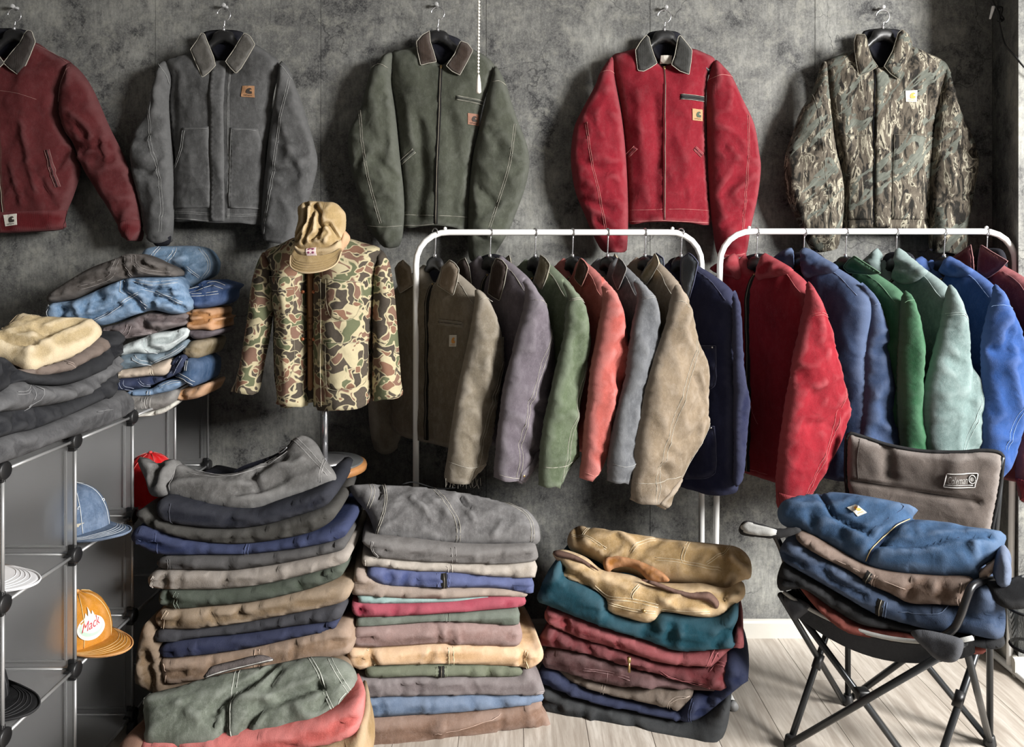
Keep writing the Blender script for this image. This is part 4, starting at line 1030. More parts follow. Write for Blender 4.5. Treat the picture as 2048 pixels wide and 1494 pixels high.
# 7 navy chore coat
R7 = rack_jacket('chore_coat', 'dark navy chore coat with patch pockets, last on the left rack', 1362, (1472, 588),
    zb([(1165, 70), (1195, 105), (1212, 250), (1225, 450), (1242, 640), (1268, 750), (1262, 860), (1250, 1000), (1228, 1250), (1205, 1302), (1175, 1300), (1172, 1100), (1180, 800), (1172, 500), (1165, 250)]),
    za([(1440, 163), (1462, 180), (1486, 210), (1465, 310), (1436, 412), (1415, 350), (1398, 300), (1398, 240), (1402, 190)]), (38, 42, 72), 91, hem=0.655, yaw=30, collar_col=(84, 92, 104), stitch=cloth((92, 96, 128), .2), fade=0.12, sleeve_T=0.022,
    patch=([(1405, 704), (1424, 704), (1424, 728), (1405, 728)], LABELW, EMB_O), hlabel='black hanger holding the navy chore coat')
b_, t, st7 = R7['body'], R7['t'], cloth((92, 96, 128), .2)
for q in ([(1392, 688), (1447, 690), (1449, 750), (1444, 772), (1425, 778), (1394, 778)], [(1392, 848), (1446, 849), (1447, 930), (1440, 948), (1420, 953), (1388, 953)]):
    pk = b_.patch(t, R7['mat'], 'pocket', px=q, thick=0.003, puff=0.002); b_.seam(pk, st7, q[:2] if False else [q[0], ((q[0][0] + q[1][0]) / 2, (q[0][1] + q[1][1]) / 2), q[1]], r=0.0012, lift=0.005); b_.seam(pk, st7, [q[1], q[2], q[3], q[4], q[5]], r=0.001, lift=0.004)
    uvp = b_.pl.uv([(q[1][0] - 5, q[1][1] + 3)]); c = b_.pl.xyz(uvp, b_.h(uvp) + 0.006)[0]
    v, f = lathe_geo([(0.003, -0.002), (0.0035, 0.0), (0.002, 0.002)], c, 8, 'y'); mesh_obj('rivet', v, f, CHROME, t)

# ---- right rack: hooded
hg = 'hooded jackets on the right rack'
H1 = rack_jacket('hooded_jacket', 'bright red hooded jacket with knit cuff, first on the right rack', 1513, (1622, 572),
    zh([(535, 305), (575, 350), (610, 430), (650, 540), (680, 660), (715, 820), (745, 940), (722, 1030), (660, 1170), (600, 1280), (560, 1352), (480, 1398), (435, 1425), (390, 1442), (378, 1350), (385, 1200), (410, 1000), (440, 820), (470, 650), (500, 520), (522, 400)]),
    zh([(318, 165), (350, 178), (400, 205), (455, 240), (445, 265), (390, 282), (330, 295), (295, 305), (286, 270), (300, 215)]), (150, 34, 46), 101, hem=0.69, yaw=14, hooded=True, stitch=cloth((204, 96, 96), .2), fade=0.12, group=hg, wid=0.02,
    seams=[(zh([(700, 830), (610, 1060), (540, 1230), (490, 1380)]), 0.010), (zh([(530, 470), (570, 462), (625, 480)]), 0.006)],
    sl_folds=[(zh([(560, 640), (600, 600), (640, 620)]), 0.014, -0.010), (zh([(500, 830), (560, 800)]), 0.02, 0.01), (zh([(700, 900), (600, 1000), (500, 1010)]), 0.016, -0.010), (zh([(470, 760), (510, 860)]), 0.02, -0.008)], cuffs=zh([(480, 1398), (390, 1442)]), hlabel='black hanger holding the bright red hooded jacket')
KN = cloth((150, 26, 38), .05, 'cord')
H1['sleeve'].patch(H1['t'], KN, 'cuff', px=zh([(380, 1352), (470, 1360), (555, 1352), (480, 1398), (435, 1425), (390, 1440)]), thick=0.003, puff=0.004)
H1['body'].seam(H1['t'], cloth((204, 96, 96), .2), zh([(290, 860), (305, 950), (340, 1010)]), r=0.0011); H1['body'].seam(H1['t'], cloth((204, 96, 96), .2), zh([(225, 1215), (300, 1235), (380, 1260)]), r=0.001)
H2 = rack_jacket('hooded_jacket', 'slate blue hooded jacket, second on the right rack', 1607, (1736, 578),
    zh([(800, 310), (845, 345), (885, 410), (915, 490), (941, 590), (936, 650), (955, 800), (985, 1000), (998, 1110), (985, 1250), (930, 1330), (820, 1330), (790, 1200), (790, 1060), (800, 900), (815, 700), (828, 520), (822, 400)]),
    zh([(512, 138), (560, 150), (620, 190), (687, 230), (665, 262), (600, 275), (530, 292), (508, 240), (506, 180)]), (64, 82, 116), 113, hem=0.70, yaw=12, sback=0.03, hooded=True, stitch=cloth((120, 140, 176), .2), fade=0.2, group=hg,
    seams=[(zh([(835, 425), (860, 412), (890, 425)]), 0.0)], sl_folds=[(zh([(850, 640), (920, 620)]), 0.016, -0.01), (zh([(830, 860), (900, 830)]), 0.02, 0.008)], cuffs=zh([(930, 1330), (820, 1330)]), hlabel='black hanger holding the slate blue hooded jacket')
H3 = rack_jacket('work_jacket', 'bottle green jacket between two blue-grey hooded ones on the right rack', 1691, (1814, 592),
    zh([(1020, 350), (1055, 392), (1082, 480), (1110, 620), (1121, 720), (1112, 850), (1121, 1000), (1128, 1130), (1115, 1260), (1020, 1260), (1000, 1110), (985, 850), (990, 650), (998, 520), (1005, 430)]),
    zh([(770, 178), (830, 218), (902, 265), (850, 272), (790, 268), (738, 262), (713, 235), (740, 200)]), (54, 102, 70), 127, hem=0.70, yaw=12, stitch=cloth((110, 160, 120), .2), fade=0.15, group='hooded jackets on the right rack',
    seams=[(zh([(1000, 410), (1030, 395), (1058, 402)]), 0.0)], sl_folds=[(zh([(1040, 560), (1050, 760), (1060, 900)]), 0.02, 0.012), (zh([(1090, 700), (1080, 900)]), 0.02, -0.012)], cuffs=zh([(1115, 1260), (1020, 1260)]), hlabel='black hanger holding the bottle green jacket')
H4 = rack_jacket('hooded_jacket', 'pale grey-teal hooded jacket on the right rack', 1792, (1905, 582),
    zh([(1240, 320), (1275, 352), (1312, 450), (1332, 560), (1345, 700), (1390, 780), (1410, 860), (1398, 1050), (1382, 1140), (1350, 1270), (1180, 1280), (1130, 1140), (1110, 1000), (1115, 850), (1150, 700), (1190, 560), (1210, 460), (1222, 390)]),
    zh([(985, 138), (1040, 180), (1100, 228), (1130, 258), (1085, 302), (1020, 322), (968, 297), (978, 220)]), (118, 138, 136), 131, hem=0.70, yaw=8, hooded=True, stitch=cloth((170, 190, 186), .2), fade=0.35, group=hg,
    seams=[(zh([(1370, 870), (1310, 1000), (1260, 1140)]), 0.010), (zh([(1212, 470), (1260, 462), (1312, 500)]), 0.006)], sl_folds=[(zh([(1230, 700), (1290, 660)]), 0.02, -0.009), (zh([(1180, 860), (1260, 830)]), 0.02, 0.009), (zh([(1345, 720), (1300, 900)]), 0.016, -0.01)], cuffs=zh([(1350, 1270), (1180, 1280)]), hlabel='black hanger holding the grey-teal hooded jacket')
H5 = rack_jacket('hooded_jacket', 'royal blue hooded jacket on the right rack', 1888, (1996, 582),
    zh([(1465, 320), (1505, 352), (1560, 470), (1612, 590), (1640, 720), (1640, 860), (1612, 1000), (1562, 1180), (1500, 1282), (1440, 1262), (1392, 1140), (1385, 1000), (1400, 800), (1400, 620), (1430, 470), (1450, 400)]),
    zh([(1240, 180), (1290, 205), (1352, 245), (1335, 275), (1265, 288), (1203, 265), (1215, 220)]), (50, 84, 146), 139, hem=0.70, yaw=4, hooded=True, stitch=cloth((130, 164, 214), .2), fade=0.15, group=hg,
    seams=[(zh([(1600, 740), (1540, 950), (1480, 1130)]), 0.010), (zh([(1432, 430), (1480, 420), (1540, 440)]), 0.0)], sl_folds=[(zh([(1440, 640), (1480, 660), (1500, 560)]), 0.016, -0.014), (zh([(1560, 600), (1590, 700)]), 0.018, -0.010), (zh([(1500, 700), (1530, 900)]), 0.02, 0.010)], cuffs=zh([(1500, 1282), (1440, 1262)]), hlabel='black hanger holding the royal blue hooded jacket')
H6 = rack_jacket('work_jacket', 'dusty maroon jacket cut off by the right edge, last on the right rack', 1973, (2082, 590),
    [(2062, 570), (2082, 590), (2104, 640), (2120, 720), (2118, 800), (2100, 880), (2080, 950), (2062, 1000), (2040, 1000), (2032, 950), (2034, 860), (2040, 760), (2050, 660)],
    zh([(1400, 122), (1450, 155), (1535, 205), (1490, 252), (1430, 292), (1383, 262), (1388, 190)]), (132, 64, 68), 149, hem=0.70, yaw=0, collar_col=(126, 60, 64), stitch=cloth((180, 120, 118), .2), fade=0.2, group=hg, zip_=True,
    hlabel='black hanger holding the dusty maroon jacket, rightmost on the racks')
H6['sleeve'].patch(H6['t'], KN, 'cuff', px=[(2031, 955), (2070, 962), (2062, 1000), (2040, 1000)], thick=0.003, puff=0.004)
# ------------------------------------------------------------------ folded garments
def folded(nm, label, cat, group, px, plane, col, seed, depth=0.36, T=0.016, R=0.022, kind='duck', fade=0.32, seams=(), zips=(), folds=(), taper=0.06, wr=0.0035, ridge=0.003, wsx=0.14, wsy=0.03, stitch=None, ang=0, step=0.011, grooves=True):
    rnd = random.Random(seed)
    fl = list(folds)
    c = Cloth(plane, px, T=T, R=R, depth=depth, wr=wr, ridge=ridge, wsx=wsx, wsy=wsy, seed=seed, folds=fl, taper=taper, step=step, ang=ang)
    # the layers of the fold show as creases at the ends
    lo, hi = c.B[:, 0].min(), c.B[:, 0].max()
    def midline(us, k):
        out = []
        for x in us:
            b = c.B[np.abs(c.B[:, 0] - x) < 0.014]
            if len(b): out.append((x, b[:, 1].min() * (1 - k) + b[:, 1].max() * k))
        return np.array(out)
    if grooves and hi - lo > 0.25:
        for us in (np.linspace(lo + 0.006, lo + rnd.uniform(0.04, 0.09), 5), np.linspace(hi - 0.006, hi - rnd.uniform(0.03, 0.07), 5)):
            q = midline(us, rnd.uniform(0.4, 0.62))
            if len(q) > 2 and rnd.random() < 0.8: c.folds.append((q, 0.0045, -0.011))
        a0 = rnd.uniform(lo + 0.1, hi - 0.3)
        q = midline(np.linspace(a0, a0 + rnd.uniform(0.1, 0.2), 8), rnd.uniform(0.3, 0.7))
        if len(q) > 2 and rnd.random() < 0.6: c.folds.append((q, 0.005, -0.006))
        for _ in range(rnd.randint(2, 4)):      # short puckers
            x = rnd.uniform(lo + 0.06, hi - 0.06); b0 = midline([x], 0.2); b1 = midline([x + rnd.uniform(-0.02, 0.02)], 0.85)
            if len(b0) and len(b1): c.folds.append((np.vstack([b0, (b0 + b1) / 2 + A(0.004, 0), b1]), 0.006, rnd.choice((-0.006, 0.005))))
    mat = cloth(col, fade, kind)
    o = c.build(nm, mat)
    st = stitch or cloth(tuple(min(255, int(v * 1.25 + 25)) for v in col), .2)
    for q, dbl in seams: c.seam(o, st, q, r=0.0013, dbl=dbl)
    for q in zips: zipper(c, o, q, w=0.009, pull=False)
    tag(o, label, cat, group)
    return o, c
def draped(nm, label, cat, group, px, plane, col, seed, T=0.05, Tb=0.03, R=0.09, kind='duck', fade=0.36, seams=(), folds=(), wr=0.006, ridge=0.006, wsx=0.12, wsy=0.07, ang=25, stitch=None, step=0.010):
    c = Cloth(plane, px, T=T, R=R, Tb=Tb, wr=wr, ridge=ridge, wsx=wsx, wsy=wsy, seed=seed, folds=folds, ang=ang, step=step)
    o = c.build(nm, cloth(col, fade, kind))
    st = stitch or cloth(tuple(min(255, int(v * 1.25 + 25)) for v in col), .2)
    for q, dbl in seams: c.seam(o, st, q, r=0.0013, dbl=dbl)
    tag(o, label, cat, group)
    return o, c

# ---- stack A: tall pile beside the shelf
zA = lambda p: Z(240, 840, 2.284, p)
plA = vplane(490, 2.15, 0)
GA = 'folded jackets in the tall stack beside the cube shelf'
def A_(label, pts, col, seed, **kw):
    return folded('folded_jacket', label, 'folded jacket', GA, zA(pts), plA, col, seed, **kw)
o, c = draped('folded_jacket', 'washed grey jacket with waist buckle on top of the stack beside the shelf', 'folded jacket', GA,
    zA([(212, 350), (222, 290), (250, 225), (275, 195), (340, 228), (430, 250), (540, 244), (650, 200), (755, 148), (790, 90), (850, 74), (900, 110), (935, 175), (990, 262), (935, 312), (850, 342), (700, 388), (600, 416), (450, 408), (300, 378)]),
    vplane(490, 2.20, 0, 38, 1010), (112, 110, 108), 201, T=0.045, Tb=0.035, R=0.07, fade=0.5,
    seams=[(zA([(235, 340), (255, 260), (280, 210)]), 0.010), (zA([(800, 100), (880, 180), (965, 270)]), 0.012), (zA([(330, 240), (430, 262), (540, 256), (650, 215), (770, 150)]), 0.02), (zA([(940, 180), (935, 240), (920, 300)]), 0.006)],
    folds=[(zA([(600, 290), (680, 220), (760, 200)]), 0.012, -0.016), (zA([(560, 350), (650, 340), (760, 290)]), 0.012, -0.012), (zA([(620, 260), (640, 330)]), 0.010, -0.014), (zA([(720, 220), (800, 240), (850, 210)]), 0.012, 0.010)])
pl2 = Plane(c.pl.o, c.pl.u, c.pl.v)
Cloth(pl2.off(0.012), zA([(80, 182), (130, 175), (175, 200), (215, 180), (270, 185), (285, 220), (250, 290), (225, 345), (170, 352), (135, 335), (115, 270)]), T=0.04, R=0.05, wr=0.008, ridge=0.008, wsx=0.05, wsy=0.05, seed=205,
      folds=[(zA([(205, 210), (185, 260), (160, 310)]), 0.012, -0.02), (zA([(115, 215), (160, 225)]), 0.01, 0.008)]).build('sleeve', cloth((112, 110, 108), 0.5), o)
Cloth(pl2.off(-0.02), zA([(520, 240), (560, 210), (700, 160), (795, 105), (770, 150), (650, 200)]), T=0.01, R=0.02, wr=0, ridge=0, seed=3).build('waist_lining', LINING, o)
bk = c.patch(o, ZIPTAPE, 'strap', px=zA([(725, 145), (790, 105), (805, 125), (740, 168)]), thick=0.004)
for q in ([(728, 150), (760, 130), (772, 142), (740, 163), (728, 150)],):
    v, f = tube_geo(c.line3(zA(q), lift=0.007, step=0.004), 0.0018, 6); mesh_obj('buckle', v, f, CHROME, bk)
A_('black-navy folded jacket right under the washed grey one with the buckle', [(190, 362), (300, 380), (450, 410), (600, 419), (700, 391), (850, 346), (940, 316), (972, 350), (930, 397), (800, 440), (650, 481), (480, 496), (300, 482), (190, 452), (168, 405)], (40, 42, 52), 211, seams=[(zA([(240, 375), (238, 420), (245, 470)]), 0.0)], fade=0.2)
A_('dark olive-grey folded jacket, third from the top of the stack beside the shelf', [(72, 428), (105, 412), (140, 425), (190, 456), (300, 486), (480, 500), (650, 484), (800, 444), (960, 398), (985, 440), (900, 502), (750, 541), (550, 566), (380, 556), (250, 531), (125, 482)], (66, 64, 60), 213, fade=0.25, folds=[(zA([(150, 440), (145, 490)]), 0.008, -0.012), (zA([(600, 500), (615, 550)]), 0.012, -0.006)])
A_('royal navy folded jacket with slanted left end in the stack beside the shelf', [(52, 525), (85, 488), (150, 494), (250, 535), (380, 560), (550, 569), (750, 545), (900, 506), (1022, 478), (1028, 530), (900, 571), (700, 601), (560, 613), (350, 616), (180, 613), (68, 562)], (46, 56, 92), 217, fade=0.15, seams=[(zA([(172, 510), (176, 560), (180, 605)]), 0.0), (zA([(585, 566), (583, 608)]), 0.008), (zA([(60, 530), (110, 550), (165, 540)]), 0)])
A_('dark grey folded jacket right under the royal navy one', [(168, 645), (215, 622), (350, 619), (560, 616), (700, 604), (900, 574), (1003, 553), (1022, 590), (900, 622), (700, 661), (500, 686), (350, 684), (230, 682), (180, 672)], (78, 76, 76), 219, seams=[(zA([(230, 630), (232, 655), (228, 678)]), 0.006)])
A_('pale stone-grey folded jacket midway down the stack beside the shelf', [(127, 728), (155, 695), (230, 686), (350, 688), (500, 690), (700, 665), (900, 625), (1028, 598), (1038, 645), (900, 692), (650, 751), (450, 773), (250, 774), (150, 764)], (146, 136, 126), 223, seams=[(zA([(165, 705), (150, 735), (160, 758)]), 0.004)], folds=[(zA([(205, 690), (215, 730), (200, 770)]), 0.010, -0.012)])
A_('dark green folded jacket with curled left cuff in the stack beside the shelf', [(178, 805), (200, 777), (300, 776), (450, 776), (650, 754), (900, 694), (1002, 666), (1008, 715), (850, 776), (600, 831), (400, 851), (270, 862), (190, 842)], (74, 82, 70), 227, seams=[(zA([(268, 780), (262, 815), (272, 855)]), 0.010)], folds=[(zA([(215, 790), (235, 815), (215, 845)]), 0.010, -0.020)])
A_('sand tan folded jacket right under the dark green one', [(162, 905), (195, 866), (300, 860), (400, 855), (600, 835), (850, 780), (1033, 757), (1043, 812), (950, 851), (700, 901), (500, 936), (300, 956), (190, 948)], (150, 128, 102), 229, seams=[(zA([(222, 868), (205, 905), (200, 945)]), 0.008)], folds=[(zA([(540, 845), (555, 880)]), 0.012, -0.010), (zA([(180, 890), (190, 930)]), 0.008, -0.012)])
A_('slate-black folded jacket under the sand tan one', [(152, 985), (195, 955), (300, 959), (500, 940), (700, 905), (950, 855), (1012, 858), (995, 912), (800, 941), (600, 971), (400, 991), (250, 1011), (170, 1012)], (60, 60, 66), 233, fade=0.2)
A_('ink navy folded jacket near the bottom of the stack beside the shelf', [(183, 1042), (245, 1013), (400, 995), (600, 975), (800, 945), (975, 922), (965, 962), (800, 996), (600, 1041), (400, 1071), (220, 1086), (188, 1072)], (46, 52, 82), 239, fade=0.15)
A_('light brown folded jacket behind the dark corduroy collar', [(188, 1102), (215, 1088), (400, 1075), (600, 1045), (800, 1000), (1000, 948), (1052, 980), (1052, 1062), (900, 1092), (700, 1132), (500, 1172), (330, 1192), (212, 1196)], (152, 126, 104), 241, seams=[(zA([(630, 1042), (633, 1085), (632, 1120)]), 0.012), (zA([(208, 1100), (220, 1150), (216, 1190)]), 0)], depth=0.33)
A_('tan folded jacket with rolled left end at the bottom of the stack beside the shelf', [(68, 1190), (72, 1120), (85, 1010), (120, 925), (165, 985), (185, 1090), (210, 1196), (330, 1195), (600, 1170), (1000, 1110), (1040, 1200), (900, 1260), (500, 1285), (300, 1270), (160, 1245), (110, 1228)], (128, 106, 82), 243, folds=[(zA([(125, 1060), (140, 1140), (150, 1230)]), 0.012, -0.018), (zA([(95, 1110), (120, 1180)]), 0.01, 0.008)], seams=[(zA([(140, 1150), (150, 1200), (160, 1240)]), 0.006)])
for k, (za_, zb_) in enumerate(((0.095, 0.168), (0.004, 0.097))):
    v = plA.uv([(300, 1300), (705, 1300)]); xs_ = v[:, 0]
    uvp = [(xs_[0], za_ - CH + 0.01), (xs_[0] + .02, zb_ - CH), (0, zb_ - CH), (xs_[1] - .02, zb_ - CH), (xs_[1], za_ - CH + .02), (xs_[1] - .02, za_ - CH), (0, za_ - CH), (xs_[0] + 0.02, za_ - CH)]
    cc = Cloth(plA, uv=uvp, T=0.016, R=0.022, depth=0.36, seed=250 + k, wr=0.003, ridge=0.003, step=0.014)
    oo = cc.build('folded_jacket', cloth(((88, 80, 70), (60, 62, 70))[k]))
    tag(oo, ('grey-brown folded jacket second from the floor under the stack beside the shelf', 'slate folded jacket on the floor under the stack beside the shelf')[k], 'folded jacket', GA)

# ---- stack in front: green jacket lying on salmon and sand ones
zF = lambda p: Z(240, 1280, 3.938, p)
GF = 'folded jackets of the low stack in the foreground'
plF = vplane(500, 1.80, 0, 0)
for k, (lab, pts, col) in enumerate((
    ('salmon pink folded jacket under the faded green one in the foreground', [(292, 1478), (400, 1470), (520, 1460), (640, 1435), (712, 1405), (724, 1412), (722, 1445), (700, 1474), (620, 1496), (520, 1512), (400, 1520), (300, 1518), (284, 1500)], (206, 104, 98)),
    ('sand folded jacket peeking out under the salmon one', [(250, 1512), (300, 1520), (400, 1522), (520, 1514), (620, 1498), (700, 1476), (724, 1448), (732, 1480), (738, 1530), (700, 1570), (520, 1596), (300, 1600), (258, 1560)], (176, 146, 104)),
    ('dim brown folded jacket at the foot of the foreground stack', [(236, 1500), (250, 1480), (284, 1478), (296, 1510), (262, 1560), (300, 1602), (520, 1598), (700, 1572), (736, 1580), (738, 1700), (520, 1706), (300, 1706), (244, 1690), (238, 1560)], (120, 84, 64)))):
    folded('folded_jacket', lab, 'folded jacket', GF, pts, plF, col, 261 + k * 3, depth=(0.13, 0.2, 0.16)[k], T=0.02, R=0.03, fade=0.2, taper=0.12)
o, c = draped('folded_jacket', 'faded grey-green jacket with dark corduroy collar lying on the foreground stack', 'folded jacket', GF,
    zF([(188, 520), (235, 432), (340, 395), (480, 360), (650, 305), (930, 240), (1250, 182), (1500, 132), (1690, 138), (1800, 180), (1862, 262), (1872, 380), (1850, 470), (1848, 600), (1795, 692), (1500, 752), (1200, 806), (900, 850), (500, 890), (215, 850), (200, 700)]),
    vplane(500, 1.86, 0, 40, 1420), (118, 124, 112), 271, T=0.05, Tb=0.05, R=0.07, fade=0.5, stitch=cloth((200, 202, 190), .2),
    seams=[(zF([(945, 250), (940, 400), (900, 520), (895, 650), (890, 840)]), 0.010), (zF([(1500, 140), (1600, 300), (1640, 440), (1700, 570), (1750, 690)]), 0.006), (zF([(1660, 150), (1720, 260), (1800, 390), (1850, 460)]), 0.008), (zF([(1740, 640), (1750, 520), (1800, 440)]), 0.0), (zF([(190, 500), (230, 470), (250, 430)]), 0.008)],
    folds=[(zF([(730, 640), (820, 540), (960, 440), (1150, 310), (1250, 200)]), 0.008, -0.022), (zF([(1010, 740), (1120, 600), (1250, 510), (1600, 390)]), 0.008, -0.02), (zF([(780, 690), (820, 590)]), 0.007, -0.016), (zF([(950, 470), (1100, 470), (1250, 500)]), 0.009, 0.010),
           (zF([(1080, 560), (1140, 520)]), 0.008, -0.012), (zF([(830, 840), (870, 700), (880, 560)]), 0.009, -0.016), (zF([(1210, 380), (1280, 280)]), 0.01, -0.014), (zF([(260, 480), (450, 480), (700, 640)]), 0.012, 0.008), (zF([(1580, 380), (1640, 420)]), 0.008, -0.014), (zF([(1590, 580), (1640, 500)]), 0.008, -0.010), (zF([(1430, 560), (1520, 640), (1600, 600)]), 0.012, 0.008)])
cw = Cloth(c.pl.off(0.018), zF([(655, 300), (690, 245), (725, 205), (900, 160), (1100, 116), (1215, 158), (1050, 200), (900, 235), (780, 268)]), T=0.012, R=0.02, wr=0.002, ridge=0.001, seed=4, step=0.007)
oc = cw.build('collar', cloth((92, 82, 80), .3, 'cord'), o); cw.seam(oc, cloth((200, 198, 190), .2), zF([(665, 300), (780, 262), (900, 230), (1050, 195), (1205, 158)]), r=0.0018)

# ---- stack B: in the middle
zB = lambda p: Z(660, 940, 2.698, p)
plB = vplane(890, 2.235, 9)
GB = 'folded jackets in the middle stack'
def B_(label, pts, col, seed, **kw):
    return folded('folded_jacket', label, 'folded jacket', GB, zB(pts), plB, col, seed, **kw)
o, c = draped('folded_jacket', 'washed grey folded jacket with centre seam on top of the middle stack', 'folded jacket', GB,
    zB([(100, 95), (130, 82), (200, 78), (350, 84), (550, 100), (750, 130), (900, 165), (1050, 210), (1110, 265), (1132, 325), (1112, 402), (900, 410), (680, 407), (450, 388), (250, 372), (235, 320), (200, 230), (140, 160)]),
    vplane(890, 2.27, 9, 38, 1090), (112, 110, 110), 301, T=0.045, Tb=0.035, R=0.06, fade=0.55, stitch=ST_PALE,
    seams=[(zB([(555, 110), (620, 200), (680, 300), (690, 400)]), 0.010), (zB([(290, 90), (302, 170), (290, 260), (250, 360)]), 0.006), (zB([(220, 90), (235, 150), (205, 220)]), 0.010), (zB([(940, 180), (1040, 250), (1080, 320), (1085, 400)]), 0.008)],
    folds=[(zB([(700, 165), (720, 200), (750, 230)]), 0.006, -0.024), (zB([(270, 100), (275, 140), (262, 170)]), 0.007, -0.022), (zB([(440, 180), (500, 230), (550, 290)]), 0.010, 0.012), (zB([(520, 160), (650, 270)]), 0.01, 0.008), (zB([(880, 370), (920, 310)]), 0.010, 0.010), (zB([(730, 220), (770, 290)]), 0.01, 0.010), (zB([(500, 340), (570, 370)]), 0.012, 0.008)])
tube('drawcord', c.line3(zB([(390, 80), (450, 68), (545, 95), (600, 104), (680, 98)]), lift=0.004), 0.0022, BLACKPL, o, 6)
B_('mid grey folded jacket with double seam, second in the middle stack', [(172, 385), (250, 374), (450, 390), (680, 409), (900, 413), (1085, 404), (1118, 432), (1102, 492), (900, 507), (680, 502), (450, 492), (260, 472), (215, 425)], (108, 104, 102), 307, seams=[(zB([(665, 412), (668, 455), (672, 500)]), 0.012), (zB([(232, 380), (225, 420), (262, 465)]), 0.004)], fade=0.4)
B_('pale greige folded jacket, third in the middle stack', [(178, 472), (260, 475), (450, 495), (680, 505), (900, 510), (1100, 495), (1108, 570), (1080, 582), (900, 577), (660, 552), (450, 545), (250, 522), (183, 517)], (158, 148, 136), 311, seams=[(zB([(645, 507), (650, 548)]), 0.012), (zB([(190, 478), (192, 510)]), 0)])
B_('periwinkle blue folded jacket with zip in the middle stack', [(200, 560), (250, 525), (450, 548), (660, 555), (900, 580), (1080, 585), (1098, 650), (1072, 667), (900, 637), (620, 634), (450, 630), (300, 622), (225, 590)], (76, 86, 130), 313, fade=0.25, zips=[zB([(612, 553), (614, 590), (612, 630)])], seams=[(zB([(582, 553), (585, 630)]), 0.004), (zB([(640, 556), (640, 632)]), 0.004)], folds=[(zB([(310, 545), (330, 590), (310, 615)]), 0.012, -0.010), (zB([(420, 560), (390, 610)]), 0.012, -0.008)])
B_('taupe folded jacket with raised left corner in the middle stack', [(118, 665), (125, 600), (142, 540), (200, 562), (260, 612), (450, 633), (620, 637), (900, 640), (1052, 665), (1042, 687), (850, 682), (650, 694), (400, 692), (160, 677)], (146, 128, 114), 317)
B_('thin pale teal folded garment in the middle stack', [(158, 700), (165, 678), (400, 694), (650, 696), (850, 686), (840, 700), (640, 712), (350, 720), (172, 720)], (128, 158, 154), 331, T=0.008, R=0.008)
B_('crimson folded jacket in the middle stack', [(118, 745), (135, 718), (350, 722), (640, 712), (850, 687), (1030, 686), (1058, 710), (1030, 737), (900, 752), (650, 772), (400, 787), (180, 794), (128, 776)], (160, 56, 76), 337, fade=0.15, folds=[(zB([(165, 725), (170, 785)]), 0.008, -0.012)])
B_('grey-green folded jacket under the crimson one in the middle stack', [(148, 815), (195, 796), (400, 790), (650, 775), (900, 755), (1012, 758), (1022, 800), (1000, 837), (800, 827), (600, 817), (400, 832), (158, 845)], (98, 106, 94), 347, seams=[(zB([(632, 775), (636, 815)]), 0.010)])
B_('dusty mauve folded jacket in the middle stack', [(127, 885), (165, 847), (400, 835), (600, 820), (800, 830), (1000, 845), (1038, 880), (1022, 940), (980, 952), (800, 947), (600, 937), (400, 947), (150, 957), (122, 942)], (146, 118, 112), 349)
B_('peach tan folded jacket with knotted sleeve ends in the middle stack', [(97, 1025), (108, 962), (200, 965), (400, 956), (600, 939), (800, 946), (1000, 956), (1100, 965), (1142, 953), (1148, 1020), (1080, 1072), (1030, 1062), (850, 1052), (600, 1047), (400, 1052), (250, 1053), (160, 1077)], (206, 168, 126), 353, fade=0.2, seams=[(zB([(650, 945), (655, 1045)]), 0.014), (zB([(1060, 970), (1050, 1020), (1065, 1065)]), 0.006), (zB([(205, 965), (225, 1010), (245, 1048)]), 0.004)], folds=[(zB([(205, 960), (235, 1040)]), 0.010, -0.018), (zB([(1045, 970), (1040, 1055)]), 0.010, -0.016), (zB([(560, 950), (520, 1030)]), 0.012, -0.006)])
B_('moss green folded jacket with zip near the bottom of the middle stack', [(190, 1095), (215, 1061), (400, 1055), (600, 1051), (850, 1055), (1022, 1072), (1022, 1112), (900, 1117), (600, 1114), (400, 1114), (220, 1122)], (98, 104, 82), 359, zips=[zB([(600, 1052), (598, 1110)])], seams=[(zB([(575, 1054), (575, 1112)]), 0.004), (zB([(626, 1054), (626, 1112)]), 0.004)], folds=[(zB([(850, 1070), (870, 1110)]), 0.010, -0.012)])
B_('grey-mauve folded jacket with rolled right cuff in the middle stack', [(138, 1205), (148, 1127), (250, 1124), (600, 1118), (900, 1120), (1022, 1110), (1050, 1082), (1095, 1100), (1158, 1182), (1122, 1214), (900, 1214), (700, 1214), (450, 1222), (280, 1224), (200, 1232), (168, 1262)], (118, 108, 108), 367, seams=[(zB([(1100, 1200), (1120, 1185), (1148, 1188)]), 0.004)])
B_('denim blue folded jacket, second from the floor in the middle stack', [(168, 1292), (190, 1235), (280, 1226), (600, 1220), (900, 1217), (1130, 1216), (1128, 1256), (950, 1282), (700, 1307), (450, 1322), (250, 1335), (178, 1325)], (98, 116, 142), 373, folds=[(zB([(880, 1230), (940, 1255)]), 0.010, -0.010)])
B_('brown folded jacket lying on the floor under the middle stack', [(155, 1345), (250, 1339), (450, 1325), (700, 1310), (950, 1286), (1132, 1242), (1142, 1300), (1192, 1392), (1050, 1397), (800, 1432), (500, 1472), (350, 1494), (188, 1494)], (136, 108, 92), 379, seams=[(zB([(560, 1400), (750, 1360), (920, 1300)]), 0)], folds=[(zB([(560, 1380), (740, 1350), (900, 1300)]), 0.012, 0.008), (zB([(1130, 1300), (1150, 1370)]), 0.012, -0.010)])

